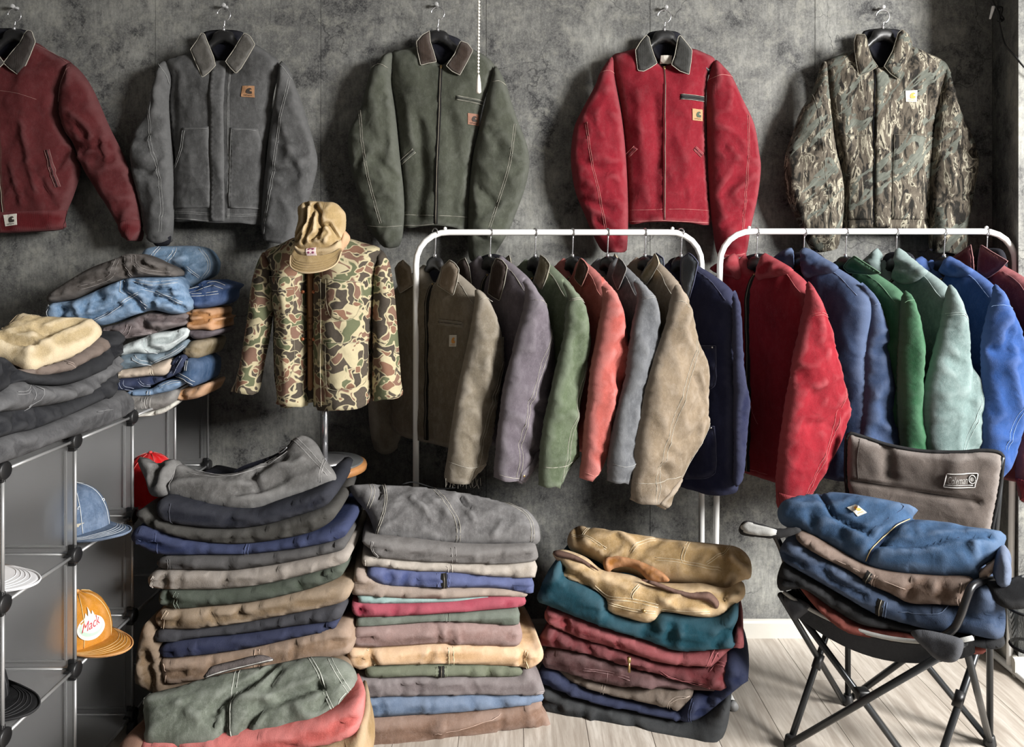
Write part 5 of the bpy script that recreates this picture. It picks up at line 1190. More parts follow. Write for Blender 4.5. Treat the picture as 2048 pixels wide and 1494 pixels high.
# ---- stack C: right of the middle
zC = lambda p: Z(1040, 1020, 3.152, p)
plC = vplane(1268, 2.295, -17)
GC = 'folded jackets in the stack with the tan trousers on top'
def C_(label, pts, col, seed, nm='folded_jacket', cat='folded jacket', **kw):
    kw.setdefault('T', 0.024); kw.setdefault('R', 0.034); kw.setdefault('depth', 0.34)
    return folded(nm, label, cat, GC, zC(pts), plC, col, seed, **kw)
o, c = draped('folded_jacket', 'tan canvas jacket with orange-brown lining lip on top of the right-hand stack', 'folded jacket', GC,
    zC([(298, 180), (335, 120), (390, 98), (440, 118), (480, 112), (700, 150), (950, 185), (1250, 215), (1380, 238), (1452, 315), (1455, 425), (1400, 445), (1290, 512), (1150, 486), (950, 462), (820, 462), (700, 402), (560, 385), (515, 340), (420, 292), (318, 252)]),
    vplane(1268, 2.34, -17, 38, 1190), (196, 164, 116), 401, T=0.05, Tb=0.035, R=0.06, fade=0.3, stitch=cloth((228, 208, 168), .2),
    seams=[(zC([(1070, 220), (1030, 330), (1040, 360)]), 0.008), (zC([(330, 180), (430, 200), (560, 280)]), 0.006), (zC([(860, 200), (780, 230), (710, 300)]), 0.008), (zC([(860, 340), (1040, 360), (1170, 390), (1270, 400)]), 0.008), (zC([(440, 118), (410, 190)]), 0.006), (zC([(1180, 370), (1290, 280), (1330, 230)]), 0.006)],
    folds=[(zC([(620, 150), (720, 230), (760, 260)]), 0.012, 0.012), (zC([(900, 190), (850, 240), (780, 260)]), 0.014, -0.012), (zC([(1280, 260), (1300, 360), (1270, 470)]), 0.012, -0.016), (zC([(1380, 260), (1400, 330), (1440, 340)]), 0.012, -0.014), (zC([(1330, 330), (1420, 400)]), 0.012, 0.012), (zC([(420, 230), (520, 300)]), 0.012, 0.010), (zC([(360, 130), (380, 190)]), 0.01, -0.014)])
lp = Cloth(c.pl.off(0.040), zC([(525, 320), (560, 292), (640, 288), (780, 328), (880, 378), (945, 445), (880, 455), (810, 445), (740, 380), (670, 358), (590, 370), (560, 395), (530, 372)]), T=0.02, R=0.025, wr=0.003, ridge=0.004, wsx=0.03, wsy=0.03, seed=404, step=0.007); lp.build('lining_lip', cloth((178, 118, 58), .2), o)
o, c = draped('folded_jacket', 'tan canvas jacket with frayed brown collar, second in the right-hand stack', 'folded jacket', GC,
    zC([(205, 268), (250, 250), (310, 256), (420, 300), (520, 375), (700, 410), (820, 452), (1000, 462), (1150, 462), (1300, 492), (1400, 448), (1418, 540), (1350, 602), (1290, 652), (1200, 682), (1050, 667), (905, 640), (865, 690), (800, 712), (680, 682), (560, 642), (540, 565), (480, 512), (400, 482), (272, 432), (256, 392), (285, 372), (225, 310)]),
    vplane(1268, 2.31, -17, 20, 1210), (198, 166, 118), 411, T=0.04, Tb=0.035, R=0.045, fade=0.3, stitch=cloth((228, 208, 168), .2),
    seams=[(zC([(480, 480), (560, 545), (700, 560), (880, 600)]), 0.008), (zC([(760, 470), (720, 520), (715, 560)]), 0.006), (zC([(560, 580), (700, 620), (860, 640)]), 0.006), (zC([(900, 630), (1050, 640), (1200, 640)]), 0.006)],
    folds=[(zC([(300, 390), (380, 420), (440, 470)]), 0.010, -0.014), (zC([(1300, 500), (1290, 570), (1330, 600)]), 0.010, -0.016), (zC([(900, 560), (1000, 620), (1160, 640)]), 0.012, 0.010), (zC([(1340, 500), (1400, 520)]), 0.010, -0.014), (zC([(560, 430), (680, 480)]), 0.014, 0.010)])
br = Cloth(c.pl.off(0.040), zC([(760, 440), (850, 450), (1000, 505), (1130, 515), (1200, 520), (1255, 580), (1240, 625), (1210, 600), (1160, 570), (1050, 555), (900, 500)]), T=0.012, R=0.02, wr=0.002, ridge=0.002, seed=414, step=0.007); br.build('collar', cloth((112, 80, 66), .3), o)
br = Cloth(c.pl.off(0.036), zC([(208, 262), (250, 255), (340, 280), (430, 330), (500, 385), (420, 350), (330, 315), (230, 295)]), T=0.01, R=0.02, wr=0.002, ridge=0.002, seed=415, step=0.007); br.build('hem_lining', cloth((96, 66, 52), .3), o)
uvb = c.pl.uv([zC([(793, 628)])[0]]); cb_ = c.pl.xyz(uvb, c.h(uvb) + 0.003)[0]; v, f = lathe_geo([(0.006, 0.002), (0.006, -0.002), (0.003, -0.005)], cb_, 12, 'y'); mesh_obj('button', v, f, BRASS, o)
C_('petrol teal folded jacket in the right-hand stack', [(108, 565), (130, 490), (155, 430), (240, 338), (275, 432), (400, 484), (540, 572), (570, 645), (800, 712), (900, 655), (1200, 687), (1300, 655), (1365, 608), (1375, 680), (1335, 780), (1365, 860), (1250, 878), (1000, 888), (800, 822), (600, 762), (400, 692), (200, 612)], (30, 74, 88), 421, fade=0.12, T=0.03, R=0.045, folds=[(zC([(960, 720), (940, 800)]), 0.012, -0.010), (zC([(1300, 760), (1240, 830)]), 0.012, -0.014), (zC([(780, 760), (850, 720)]), 0.012, -0.008)])
C_('dusty red folded jacket under the petrol teal one', [(155, 655), (190, 628), (400, 695), (600, 767), (800, 825), (1000, 890), (1250, 882), (1340, 830), (1372, 768), (1402, 790), (1408, 872), (1335, 872), (1225, 972), (1180, 988), (900, 963), (600, 873), (400, 813), (250, 753), (168, 702)], (140, 62, 66), 431, fade=0.2, seams=[(zC([(1185, 975), (1210, 920), (1240, 880)]), 0.010)], folds=[(zC([(290, 680), (300, 740)]), 0.010, -0.014)])
C_('maroon folded trousers with a zip pull showing in the right-hand stack', [(102, 845), (130, 790), (190, 722), (250, 757), (400, 817), (600, 877), (900, 967), (1180, 992), (1230, 972), (1303, 948), (1315, 1110), (1250, 1132), (1100, 1092), (900, 1042), (700, 992), (400, 902), (180, 862)], (112, 48, 52), 433, nm='folded_trousers', cat='folded trousers', fade=0.2, wsx=0.06, wsy=0.03, ridge=0.005, folds=[(zC([(860, 960), (980, 1000), (1090, 990)]), 0.010, -0.012), (zC([(230, 800), (250, 835)]), 0.008, -0.012), (zC([(420, 840), (470, 890)]), 0.008, -0.012), (zC([(1200, 1080), (1240, 1030)]), 0.010, 0.010)], seams=[(zC([(880, 1000), (1000, 1050), (1200, 1090)]), 0.006), (zC([(1190, 1000), (1240, 960), (1290, 960)]), 0.006)])
oz = bpy.data.objects['folded_trousers']; a = vplane(1268, 2.265, -17); q = a.uv(zC([(688, 925), (690, 955), (690, 1015)])); v, f = join_geo(tube_geo(a.xyz(q[:2], [0.004, 0.004]), 0.006, 6), tube_geo(a.xyz(q[1:], [0.006, 0.006]), [0.003, 0.0045], 6)); mesh_obj('zip_pull', v, f, BRASS, oz)
C_('plum brown folded trousers with belt loop in the right-hand stack', [(148, 905), (245, 878), (400, 907), (700, 997), (900, 1047), (1100, 1097), (1252, 1140), (1100, 1135), (950, 1125), (800, 1117), (550, 1097), (300, 1027), (155, 985)], (96, 66, 66), 439, nm='folded_trousers', cat='folded trousers', wsx=0.06, wsy=0.03, ridge=0.005, seams=[(zC([(400, 975), (540, 1000), (700, 1040)]), 0.006), (zC([(560, 1005), (555, 1060)]), 0)], folds=[(zC([(700, 1070), (770, 1060), (840, 1090)]), 0.010, 0.012)])
C_('taupe brown folded jacket with rounded cuff in the right-hand stack', [(235, 1002), (300, 1027), (550, 1097), (800, 1117), (950, 1122), (1075, 1118), (1090, 1162), (1050, 1220), (1000, 1265), (940, 1245), (750, 1205), (520, 1155), (330, 1085)], (112, 98, 86), 443, seams=[(zC([(530, 1095), (520, 1150)]), 0.008), (zC([(940, 1240), (945, 1185), (1000, 1160), (1075, 1160)]), 0.006)])
C_('navy blue folded jacket bulging out at the right of the right-hand stack', [(128, 1005), (235, 1008), (330, 1088), (520, 1158), (750, 1208), (940, 1248), (1000, 1267), (1090, 1182), (1200, 1172), (1260, 1060), (1300, 958), (1370, 958), (1442, 1062), (1400, 1102), (1300, 1182), (1150, 1302), (1060, 1332), (900, 1302), (600, 1242), (350, 1172), (130, 1082)], (36, 44, 74), 449, fade=0.15, T=0.03, seams=[(zC([(1075, 1320), (1070, 1250), (1090, 1190)]), 0.006)], folds=[(zC([(1200, 1190), (1160, 1270)]), 0.012, -0.016), (zC([(1290, 1090), (1250, 1160)]), 0.012, -0.014), (zC([(1150, 1180), (1120, 1290)]), 0.010, -0.012)])
C_('charcoal folded jacket lying on the floor under the right-hand stack', [(128, 1185), (148, 1102), (350, 1177), (600, 1247), (900, 1307), (1060, 1337), (1160, 1307), (1300, 1188), (1328, 1210), (1298, 1392), (1222, 1472), (1000, 1447), (700, 1392), (400, 1322), (150, 1262)], (54, 56, 58), 457, fade=0.2, T=0.03, R=0.045, folds=[(zC([(300, 1210), (450, 1260)]), 0.012, 0.008), (zC([(700, 1290), (760, 1370)]), 0.014, -0.008)])
# ------------------------------------------------------------------ jeans on the cube shelf
DENIM_ST = cloth((196, 200, 204), .1)
# far pile (lies across the shelf, folded ends towards the room)
zJ = lambda p: Z(80, 470, 4.15, p)
GJ = 'folded jeans in the far pile on the shelf'
def J_(label, pts, col, seed, d=2.36, depth=0.22, yaw=12, T=0.022, R=0.03, nm='folded_jeans', cat='folded jeans', **kw):
    kw.setdefault('kind', 'denim'); kw.setdefault('fade', 0.6); kw.setdefault('wsx', 0.07); kw.setdefault('wsy', 0.025); kw.setdefault('ridge', 0.005); kw.setdefault('ang', 15)
    return folded(nm, label, cat, GJ, zJ(pts), vplane(250, d, yaw), col, seed, depth=depth, T=T, R=R, step=0.008, **kw)
J_('pale blue jeans with round folded end at the top right of the far shelf pile', [(840, 190), (870, 120), (960, 95), (1100, 92), (1280, 92), (1370, 130), (1425, 210), (1430, 270), (1400, 340), (1310, 390), (1200, 450), (1150, 400), (1100, 330), (980, 260), (890, 220)], (112, 140, 168), 501, d=2.46, depth=0.2, T=0.035, R=0.07,
   seams=[(zJ([(870, 180), (920, 205), (1000, 100)]), 0.008), (zJ([(1130, 105), (1120, 160), (1070, 215)]), 0.010), (zJ([(1230, 265), (1330, 350)]), 0.006), (zJ([(1330, 110), (1400, 200), (1405, 290), (1340, 370)]), 0.006)], folds=[(zJ([(1100, 260), (1200, 300)]), 0.012, -0.014), (zJ([(1140, 330), (1200, 420)]), 0.012, -0.014), (zJ([(1150, 200), (1210, 190)]), 0.012, 0.008)], stitch=DENIM_ST)
J_('brown-grey jeans on top of the far shelf pile', [(52, 535), (75, 490), (150, 435), (400, 282), (640, 190), (700, 162), (790, 158), (900, 190), (1020, 240), (1120, 290), (1125, 345), (950, 345), (780, 352), (640, 378), (450, 440), (300, 520), (180, 552), (90, 560)], (92, 86, 82), 503, d=2.33, T=0.035, R=0.05, kind='duck', fade=0.4,
   seams=[(zJ([(340, 440), (480, 400), (620, 330), (655, 200)]), 0.010), (zJ([(705, 170), (720, 260), (770, 345)]), 0.006), (zJ([(780, 165), (800, 230), (900, 300), (1100, 320)]), 0.010)], folds=[(zJ([(820, 190), (900, 260), (1040, 300)]), 0.010, -0.018), (zJ([(900, 210), (990, 260), (1050, 240)]), 0.010, 0.014), (zJ([(690, 190), (720, 320)]), 0.008, -0.012), (zJ([(200, 440), (330, 400)]), 0.016, -0.008)])
J_('light blue jeans with long faded leg in the far shelf pile', [(55, 650), (60, 600), (110, 560), (250, 548), (400, 492), (560, 420), (700, 368), (780, 352), (950, 348), (1120, 352), (1190, 420), (1240, 510), (1272, 570), (1220, 640), (1100, 655), (950, 625), (850, 645), (700, 690), (520, 752), (400, 725), (250, 705), (120, 700), (60, 690)], (116, 146, 178), 507, d=2.34, T=0.035, R=0.05,
   seams=[(zJ([(440, 720), (600, 640), (760, 520), (840, 480)]), 0.006), (zJ([(690, 380), (700, 460), (800, 520), (900, 600)]), 0.010), (zJ([(80, 580), (60, 640), (80, 690)]), 0.006), (zJ([(850, 440), (1000, 480), (1200, 560)]), 0.006), (zJ([(780, 370), (950, 400), (1150, 380)]), 0.010)], stitch=DENIM_ST,
   folds=[(zJ([(160, 570), (210, 620), (190, 690)]), 0.010, -0.012), (zJ([(300, 560), (340, 620)]), 0.010, 0.008), (zJ([(700, 400), (720, 480), (820, 540), (860, 640)]), 0.010, -0.02), (zJ([(800, 400), (950, 460), (1150, 440)]), 0.008, -0.016), (zJ([(900, 480), (1050, 520), (1200, 600)]), 0.008, -0.018), (zJ([(1040, 430), (1110, 420), (1150, 480)]), 0.008, 0.014), (zJ([(1000, 580), (1180, 560)]), 0.008, 0.012), (zJ([(450, 470), (520, 520)]), 0.014, -0.010), (zJ([(400, 690), (560, 640), (680, 570)]), 0.007, -0.016)])
J_('deep blue jeans with frayed white edge at the right of the far shelf pile', [(1190, 470), (1280, 430), (1360, 378), (1430, 390), (1540, 425), (1500, 470), (1490, 540), (1430, 590), (1290, 612), (1260, 550)], (70, 98, 148), 509, d=2.42, depth=0.18, yaw=0, seams=[(zJ([(1210, 470), (1330, 440), (1440, 400), (1530, 430)]), 0.012), (zJ([(1270, 495), (1380, 490), (1490, 475)]), 0.008)], stitch=cloth((225, 228, 226), .1), folds=[(zJ([(1300, 450), (1380, 400), (1430, 420)]), 0.008, -0.014), (zJ([(1300, 560), (1440, 570)]), 0.010, 0.008)])
J_('mauve brown trousers under the long pale blue jeans', [(515, 812), (530, 770), (640, 740), (850, 665), (950, 640), (1100, 660), (1215, 650), (1222, 735), (1150, 760), (1000, 800), (900, 830), (780, 850), (665, 865), (600, 815)], (116, 104, 104), 511, nm='folded_trousers', cat='folded trousers', kind='duck', seams=[(zJ([(680, 850), (740, 800), (760, 740)]), 0.012), (zJ([(770, 830), (930, 810)]), 0.004)], folds=[(zJ([(840, 690), (900, 770), (960, 800)]), 0.010, -0.018), (zJ([(900, 680), (1050, 690), (1200, 700)]), 0.009, -0.014), (zJ([(950, 740), (1100, 730)]), 0.009, 0.010)])
J_('orange tan rolled trousers at the right of the far shelf pile', [(1208, 650), (1260, 620), (1400, 615), (1428, 650), (1420, 690), (1470, 700), (1440, 725), (1440, 790), (1350, 782), (1235, 782), (1215, 720)], (192, 138, 88), 513, d=2.41, depth=0.18, yaw=0, nm='folded_trousers', cat='folded trousers', kind='duck', fade=0.15, folds=[(zJ([(1240, 660), (1330, 650), (1410, 660)]), 0.007, -0.018), (zJ([(1230, 690), (1270, 730), (1400, 710)]), 0.008, -0.018)])
J_('dusky mauve trousers under the orange tan ones on the shelf', [(1232, 785), (1440, 793), (1455, 815), (1400, 850), (1290, 865), (1240, 830)], (96, 86, 92), 515, d=2.42, depth=0.18, yaw=0, nm='folded_trousers', cat='folded trousers', kind='duck')
J_('bleached white-blue jeans in the far shelf pile', [(655, 985), (670, 930), (780, 880), (870, 850), (930, 820), (1100, 800), (1215, 765), (1228, 835), (1150, 900), (1050, 965), (900, 985), (780, 980), (670, 1005)], (190, 200, 200), 517, fade=0.3, folds=[(zJ([(880, 860), (900, 930), (1000, 970)]), 0.010, -0.016), (zJ([(930, 870), (1080, 870), (1200, 800)]), 0.009, -0.012), (zJ([(740, 890), (760, 900)]), 0.006, -0.014)], seams=[(zJ([(870, 860), (890, 940), (990, 975)]), 0.010), (zJ([(940, 940), (1100, 900), (1215, 830)]), 0.008)], stitch=DENIM_ST)
J_('grey-blue jeans under the bleached pair', [(655, 1115), (660, 1010), (780, 985), (900, 988), (1050, 970), (1150, 905), (1222, 870), (1210, 930), (1110, 1005), (1000, 1045), (900, 1085), (780, 1100)], (108, 128, 142), 519, seams=[(zJ([(780, 1000), (830, 1040), (930, 1070)]), 0.010), (zJ([(940, 1060), (1100, 985), (1205, 915)]), 0.006)], stitch=DENIM_ST, folds=[(zJ([(860, 1000), (910, 1060)]), 0.009, -0.014)])
J_('cream folded trousers in the far shelf pile', [(645, 1190), (652, 1125), (780, 1108), (900, 1088), (1000, 1055), (1092, 1035), (1085, 1110), (1040, 1165), (900, 1170), (760, 1185)], (188, 168, 146), 521, nm='folded_trousers', cat='folded trousers', kind='duck', fade=0.2, seams=[(zJ([(930, 1090), (945, 1160)]), 0.006), (zJ([(680, 1120), (670, 1185)]), 0.004)])
J_('khaki roll at the right of the far shelf pile', [(1185, 960), (1260, 880), (1370, 888), (1360, 960), (1320, 1020), (1230, 1020)], (138, 122, 92), 523, d=2.42, depth=0.18, yaw=0, nm='folded_trousers', cat='folded trousers', kind='duck')
J_('indigo ribbed jeans in the far shelf pile', [(610, 1288), (650, 1192), (780, 1188), (900, 1174), (1040, 1170), (1095, 1050), (1150, 1005), (1215, 1000), (1218, 1120), (1130, 1160), (1000, 1215), (920, 1250), (760, 1285)], (44, 54, 84), 527, fade=0.3, seams=[(zJ([(690, 1200), (700, 1250), (780, 1285)]), 0.012), (zJ([(820, 1190), (850, 1230), (920, 1250)]), 0.006), (zJ([(1100, 1150), (1150, 1060), (1180, 1010)]), 0.010)], stitch=cloth((150, 160, 186), .1), folds=[(zJ([(930, 1180), (960, 1240)]), 0.008, -0.016), (zJ([(1090, 1130), (1150, 1030)]), 0.007, -0.012)])
J_('dark denim jeans hanging over the far right of the shelf pile', [(1215, 1035), (1260, 1030), (1325, 1080), (1315, 1215), (1260, 1262), (1200, 1215), (1110, 1155), (1180, 1130)], (62, 88, 122), 529, d=2.39, depth=0.18, yaw=0, seams=[(zJ([(1125, 1155), (1210, 1170), (1290, 1225)]), 0.012), (zJ([(1230, 1040), (1225, 1120)]), 0.006)], stitch=DENIM_ST)
J_('sky blue jeans near the bottom of the far shelf pile', [(735, 1330), (740, 1298), (900, 1285), (1000, 1230), (1110, 1195), (1205, 1188), (1200, 1235), (1100, 1290), (960, 1320), (880, 1335)], (110, 142, 178), 531, seams=[(zJ([(910, 1290), (905, 1330)]), 0.008), (zJ([(1000, 1260), (1100, 1215), (1195, 1205)]), 0.006)], stitch=DENIM_ST)
J_('light brown crumpled trousers over the far shelf connector', [(1130, 1330), (1160, 1290), (1250, 1275), (1385, 1235), (1375, 1290), (1330, 1345), (1230, 1368), (1150, 1368)], (186, 140, 98), 533, d=2.44, depth=0.16, yaw=0, nm='folded_trousers', cat='folded trousers', kind='duck', fade=0.2, folds=[(zJ([(1180, 1300), (1210, 1350)]), 0.008, -0.016)])
J_('faded grey jeans with waistband buttons near the bottom of the far shelf pile', [(738, 1400), (740, 1338), (880, 1338), (960, 1322), (1100, 1292), (1135, 1305), (1105, 1390), (1000, 1440), (870, 1475), (780, 1455)], (126, 122, 118), 537, kind='duck', seams=[(zJ([(755, 1380), (850, 1460)]), 0.004), (zJ([(865, 1345), (880, 1465)]), 0.010), (zJ([(915, 1340), (910, 1440)]), 0.010)])
J_('white jeans at the very bottom of the far shelf pile', [(725, 1490), (770, 1462), (870, 1478), (1000, 1443), (1105, 1393), (1115, 1420), (1020, 1480), (900, 1505), (800, 1512), (730, 1508)], (200, 196, 184), 539, fade=0.1)

# near pile lies along the shelf: seen along its long fold
zN = lambda p: Z(0, 620, 4.82, p)
GN = 'folded trousers in the near pile on the shelf'
plN = Plane((-1.10, 1.6, 0), (0, 1, 0))
plN.v = A(0, 0, 1); plN.n = np.cross(plN.u, plN.v)
def N_(label, pts, col, seed, off=0.0, **kw):
    kw.setdefault('kind', 'denim'); kw.setdefault('depth', 0.28)
    return folded('folded_trousers', label, 'folded trousers', GN, zN(pts), plN.off(off), col, seed, T=0.022, R=0.03, step=0.010, wsx=0.08, wsy=0.03, **kw)
N_('faded black jeans lying directly on the near shelf top', [(-260, 1560), (-250, 1330), (0, 1232), (180, 1180), (350, 1142), (700, 1002), (1000, 862), (1140, 790), (1205, 778), (1250, 850), (1245, 985), (1000, 1118), (600, 1250), (250, 1392), (0, 1480)], (84, 84, 86), 551, fade=0.5, folds=[(zN([(100, 1290), (120, 1350), (260, 1380)]), 0.010, -0.014), (zN([(700, 1020), (800, 970), (930, 960)]), 0.010, 0.008)], seams=[(zN([(830, 980), (900, 965), (1000, 960)]), 0)])
N_('black jeans second from the bottom of the near shelf pile', [(-240, 1320), (-240, 1060), (0, 990), (200, 965), (330, 942), (600, 900), (850, 812), (1000, 700), (1130, 602), (1120, 700), (1035, 862), (1000, 862), (700, 1000), (350, 1140), (180, 1178), (0, 1230)], (42, 43, 47), 553, fade=0.25, folds=[(zN([(330, 960), (345, 1060), (330, 1150)]), 0.010, -0.018), (zN([(80, 1080), (180, 1020), (260, 1060)]), 0.016, -0.016), (zN([(960, 790), (1000, 870)]), 0.010, -0.016)])
N_('washed grey-black jeans with knee seam in the near shelf pile', [(-220, 1050), (-220, 860), (0, 795), (100, 718), (230, 690), (300, 720), (600, 732), (780, 672), (1000, 560), (1110, 470), (1142, 418), (1158, 500), (1132, 595), (1000, 695), (850, 808), (600, 895), (330, 935), (220, 962), (0, 987)], (88, 88, 90), 557, fade=0.6, seams=[(zN([(290, 730), (300, 800), (290, 880), (225, 955)]), 0.010), (zN([(80, 800), (190, 790), (240, 730)]), 0.006)], folds=[(zN([(290, 740), (400, 830)]), 0.012, 0.010), (zN([(500, 740), (600, 830)]), 0.014, 0.008), (zN([(700, 720), (790, 790)]), 0.012, 0.010), (zN([(900, 650), (960, 720)]), 0.012, -0.008), (zN([(270, 720), (270, 930)]), 0.008, -0.014)])
N_('plain black trousers under the brown ones in the near shelf pile', [(-200, 850), (-200, 560), (0, 452), (120, 520), (170, 570), (380, 622), (650, 592), (980, 420), (1030, 330), (1140, 205), (1165, 270), (1145, 412), (1000, 572), (780, 680), (600, 725), (450, 722), (300, 715), (230, 690), (100, 715), (0, 790)], (38, 39, 43), 559, fade=0.2, folds=[(zN([(0, 560), (110, 560), (180, 620), (100, 680)]), 0.014, -0.022), (zN([(1050, 380), (1080, 500)]), 0.012, -0.010)])
N_('brown trousers just under the cream ones on the near shelf pile', [(200, 600), (360, 560), (430, 530), (620, 478), (800, 390), (965, 262), (1015, 330), (985, 412), (850, 492), (650, 592), (450, 628), (300, 640)], (112, 96, 86), 563, off=-0.008, kind='duck', seams=[(zN([(595, 500), (635, 545), (640, 590)]), 0.006)], folds=[(zN([(380, 570), (440, 580), (430, 620)]), 0.012, -0.018)])
# cream trousers on top, seen from above
plT = Plane(P(90, 690, 1.86), A(0.25, 1, 0), A(-0.8, 0.1, 0.75))
c = Cloth(Plane(P(100, 690, 1.80), A(1, 0.55, 0), A(-0.35, 0.6, 0.62)), zN([(-260, 420), (-230, 300), (0, 215), (100, 130), (190, 58), (340, 66), (600, 92), (850, 100), (940, 130), (982, 195), (962, 260), (800, 388), (600, 475), (430, 530), (290, 582), (150, 532), (0, 456), (-150, 470)]),
          T=0.03, Tb=0.03, R=0.06, wr=0.005, ridge=0.005, wsx=0.09, wsy=0.05, seed=571, step=0.010, ang=30,
          folds=[(zN([(0, 310), (130, 365), (250, 385), (330, 410)]), 0.008, -0.020), (zN([(380, 270), (440, 275)]), 0.008, -0.016), (zN([(420, 330), (560, 250), (720, 180)]), 0.012, -0.010), (zN([(250, 520), (330, 450), (450, 400)]), 0.012, 0.008), (zN([(100, 470), (220, 510)]), 0.010, -0.008)])
o = c.build('folded_trousers', cloth((206, 184, 142), .2)); st = cloth((150, 128, 92), .1)
for q in ([(100, 215), (210, 150), (310, 85)], [(20, 235), (90, 170), (190, 75)], [(290, 100), (350, 118), (378, 82)]): c.seam(o, st, zN(q), r=0.0012, dbl=0.0)
tag(o, 'cream chino trousers lying on top of the near shelf pile', 'folded trousers', GN)
# ------------------------------------------------------------------ caps
def cap(loc, face, R, H, mat, brim_mat, label, seam_mat, brim_len=0.075, tilt=0.0, sweat=None, button=True, eyelets=False, group='caps on the cube shelf', brim_drop=0.02, front_up=0.0):
    """baseball cap: panelled crown, stitched peak; 'face' is the direction of the peak in radians"""
    t = empty('baseball_cap', loc); L = A(*loc)
    ct, st_ = math.cos(tilt), math.sin(tilt)
    def tr(p):   # local: x forward (peak), y left, z up; tilt raises the front
        p = np.atleast_2d(p); x = p[:, 0] * ct - p[:, 2] * st_; z = p[:, 0] * st_ + p[:, 2] * ct; y = p[:, 1]
        return np.column_stack([x * math.cos(face) - y * math.sin(face), x * math.sin(face) + y * math.cos(face), z]) + L
    def surf(a, k, o=0.0):
        a = np.asarray(a, float); k = np.asarray(k, float)
        r = (1 - np.clip(k, 0, 1) ** 2.4) ** 0.5
        panel = 1 - 0.012 * np.abs(np.cos(3 * a)) ** 6
        fr = 1 + front_up * np.clip(np.cos(a), 0, 1) * np.sin(np.pi * np.clip(k, 0, 1))
        x = (R * 1.08 + o) * r * np.cos(a) * panel * fr; y = (R * 0.92 + o) * r * np.sin(a) * panel
        z = (H + o) * k * (1 + 0.05 * np.cos(a) * (1 - k))
        w = 0.0025 * perlin(a * 2.5, k * 4, int(R * 1e4))
        return np.column_stack([x * (1 + w / R * 1.2), y * (1 + w / R), z + w])
    na, nk = 48, 16
    ks = np.linspace(0, 0.995, nk); V = []; Fc = []
    for k in ks: V.append(surf(np.linspace(0, 2 * math.pi, na, endpoint=False), np.full(na, k)))
    V = np.vstack(V)
    for i in range(nk - 1):
        for j in range(na): Fc.append((i * na + j, i * na + (j + 1) % na, (i + 1) * na + (j + 1) % na, (i + 1) * na + j))
    Fc.append(tuple((nk - 1) * na + j for j in range(na)))
    cr = mesh_obj('crown', tr(V), Fc, mat, t)
    for i in range(6):
        a = math.pi / 6 + i * math.pi / 3; q = surf(np.full(14, a), np.linspace(0.02, 0.99, 14), 0.0008); tube('panel_seam', tr(q), 0.0009, seam_mat, cr, 5)
    if button:
        v, f = lathe_geo([(0.006, 0.0), (0.006, 0.003), (0.003, 0.006)], (0, 0, H), 10); mesh_obj('top_button', tr(v), f, mat, t)
    if eyelets:
        for a in (0.55, -0.55, 1.57, -1.57):
            c = surf([a], [0.55], 0.001); e = [tr(c + A(0, 0.004 * math.cos(b), 0.004 * math.sin(b)))[0] for b in np.linspace(0, 2 * math.pi, 9)[:-1]]
            tube('eyelet', e, 0.0012, seam_mat, cr, 5, closed=True)
    # sweatband
    q = surf(np.linspace(0, 2 * math.pi, 40, endpoint=False), np.zeros(40)); V = np.vstack([q * A(.985, .985, 1), q * A(.97, .97, 1) + A(0, 0, .03)]); Fc = [(j, (j + 1) % 40, (j + 1) % 40 + 40, j + 40) for j in range(40)]
    mesh_obj('sweatband', tr(V), Fc, sweat or seam_mat, t)
    # peak
    m = 26; aa = np.linspace(-1.15, 1.15, m); inner = surf(aa, np.full(m, 0.02)); V = []; rows = 8
    for r in range(rows + 1):
        s_ = r / rows; ext = brim_len * s_ * np.cos(aa / 1.15 * math.pi / 2) ** 0.55
        x = inner[:, 0] + ext; y = inner[:, 1] * (1 + 0.02 * s_); z = inner[:, 2] - brim_drop * s_ + 0.25 * (R * R * 0.3 - y * y) * s_ * 0.9
        V.append(np.column_stack([x, y, z]))
    V = np.vstack(V); n = len(V); V = np.vstack([V, V - A(0, 0, 0.0035)]); Fc = []
    for r in range(rows):
        for j in range(m - 1):
            a, b, c, d = r * m + j, r * m + j + 1, (r + 1) * m + j + 1, (r + 1) * m + j
            Fc.append((a, d, c, b)); Fc.append((a + n, b + n, c + n, d + n))
    for j in range(m - 1):
        a = rows * m + j; Fc.append((a, a + n, a + 1 + n, a + 1))
    for r in range(rows):
        for e in (0, m - 1):
            a, b = r * m + e, (r + 1) * m + e; q = (a, b, b + n, a + n); Fc.append(q if e else q[::-1])
    pk = mesh_obj('peak', tr(V), Fc, brim_mat, t)
    for s_ in (0.35, 0.5, 0.65, 0.8, 1.0):
        r = int(round(s_ * rows)); tube('peak_stitch', tr(V[r * m:(r + 1) * m] + A(0, 0, 0.0006)), 0.0006 if s_ < 1 else 0.0022, seam_mat if s_ < 1 else brim_mat, pk, 5)
    tag(t, label, 'cap', group)
    return t, cr, surf, tr
D_BLUE = cloth((104, 124, 152), .6, 'denim'); WHITE_C = plain('white_twill', (236, 236, 238), .8, var=0.04, sc=200); MUST = cloth((226, 152, 52), .12); RED_C = cloth((222, 26, 30), .05); BLACK_C = cloth((44, 44, 46), .2)
cap((-1.215, 2.085, 0.668), math.radians(-22), 0.088, 0.125, D_BLUE, D_BLUE, 'washed denim blue cap with pale peak stitching on the upper shelf row', cloth((206, 212, 216), .1), brim_len=0.095, tilt=0.10, brim_drop=0.01, sweat=cloth((214, 204, 180), .1), eyelets=True)
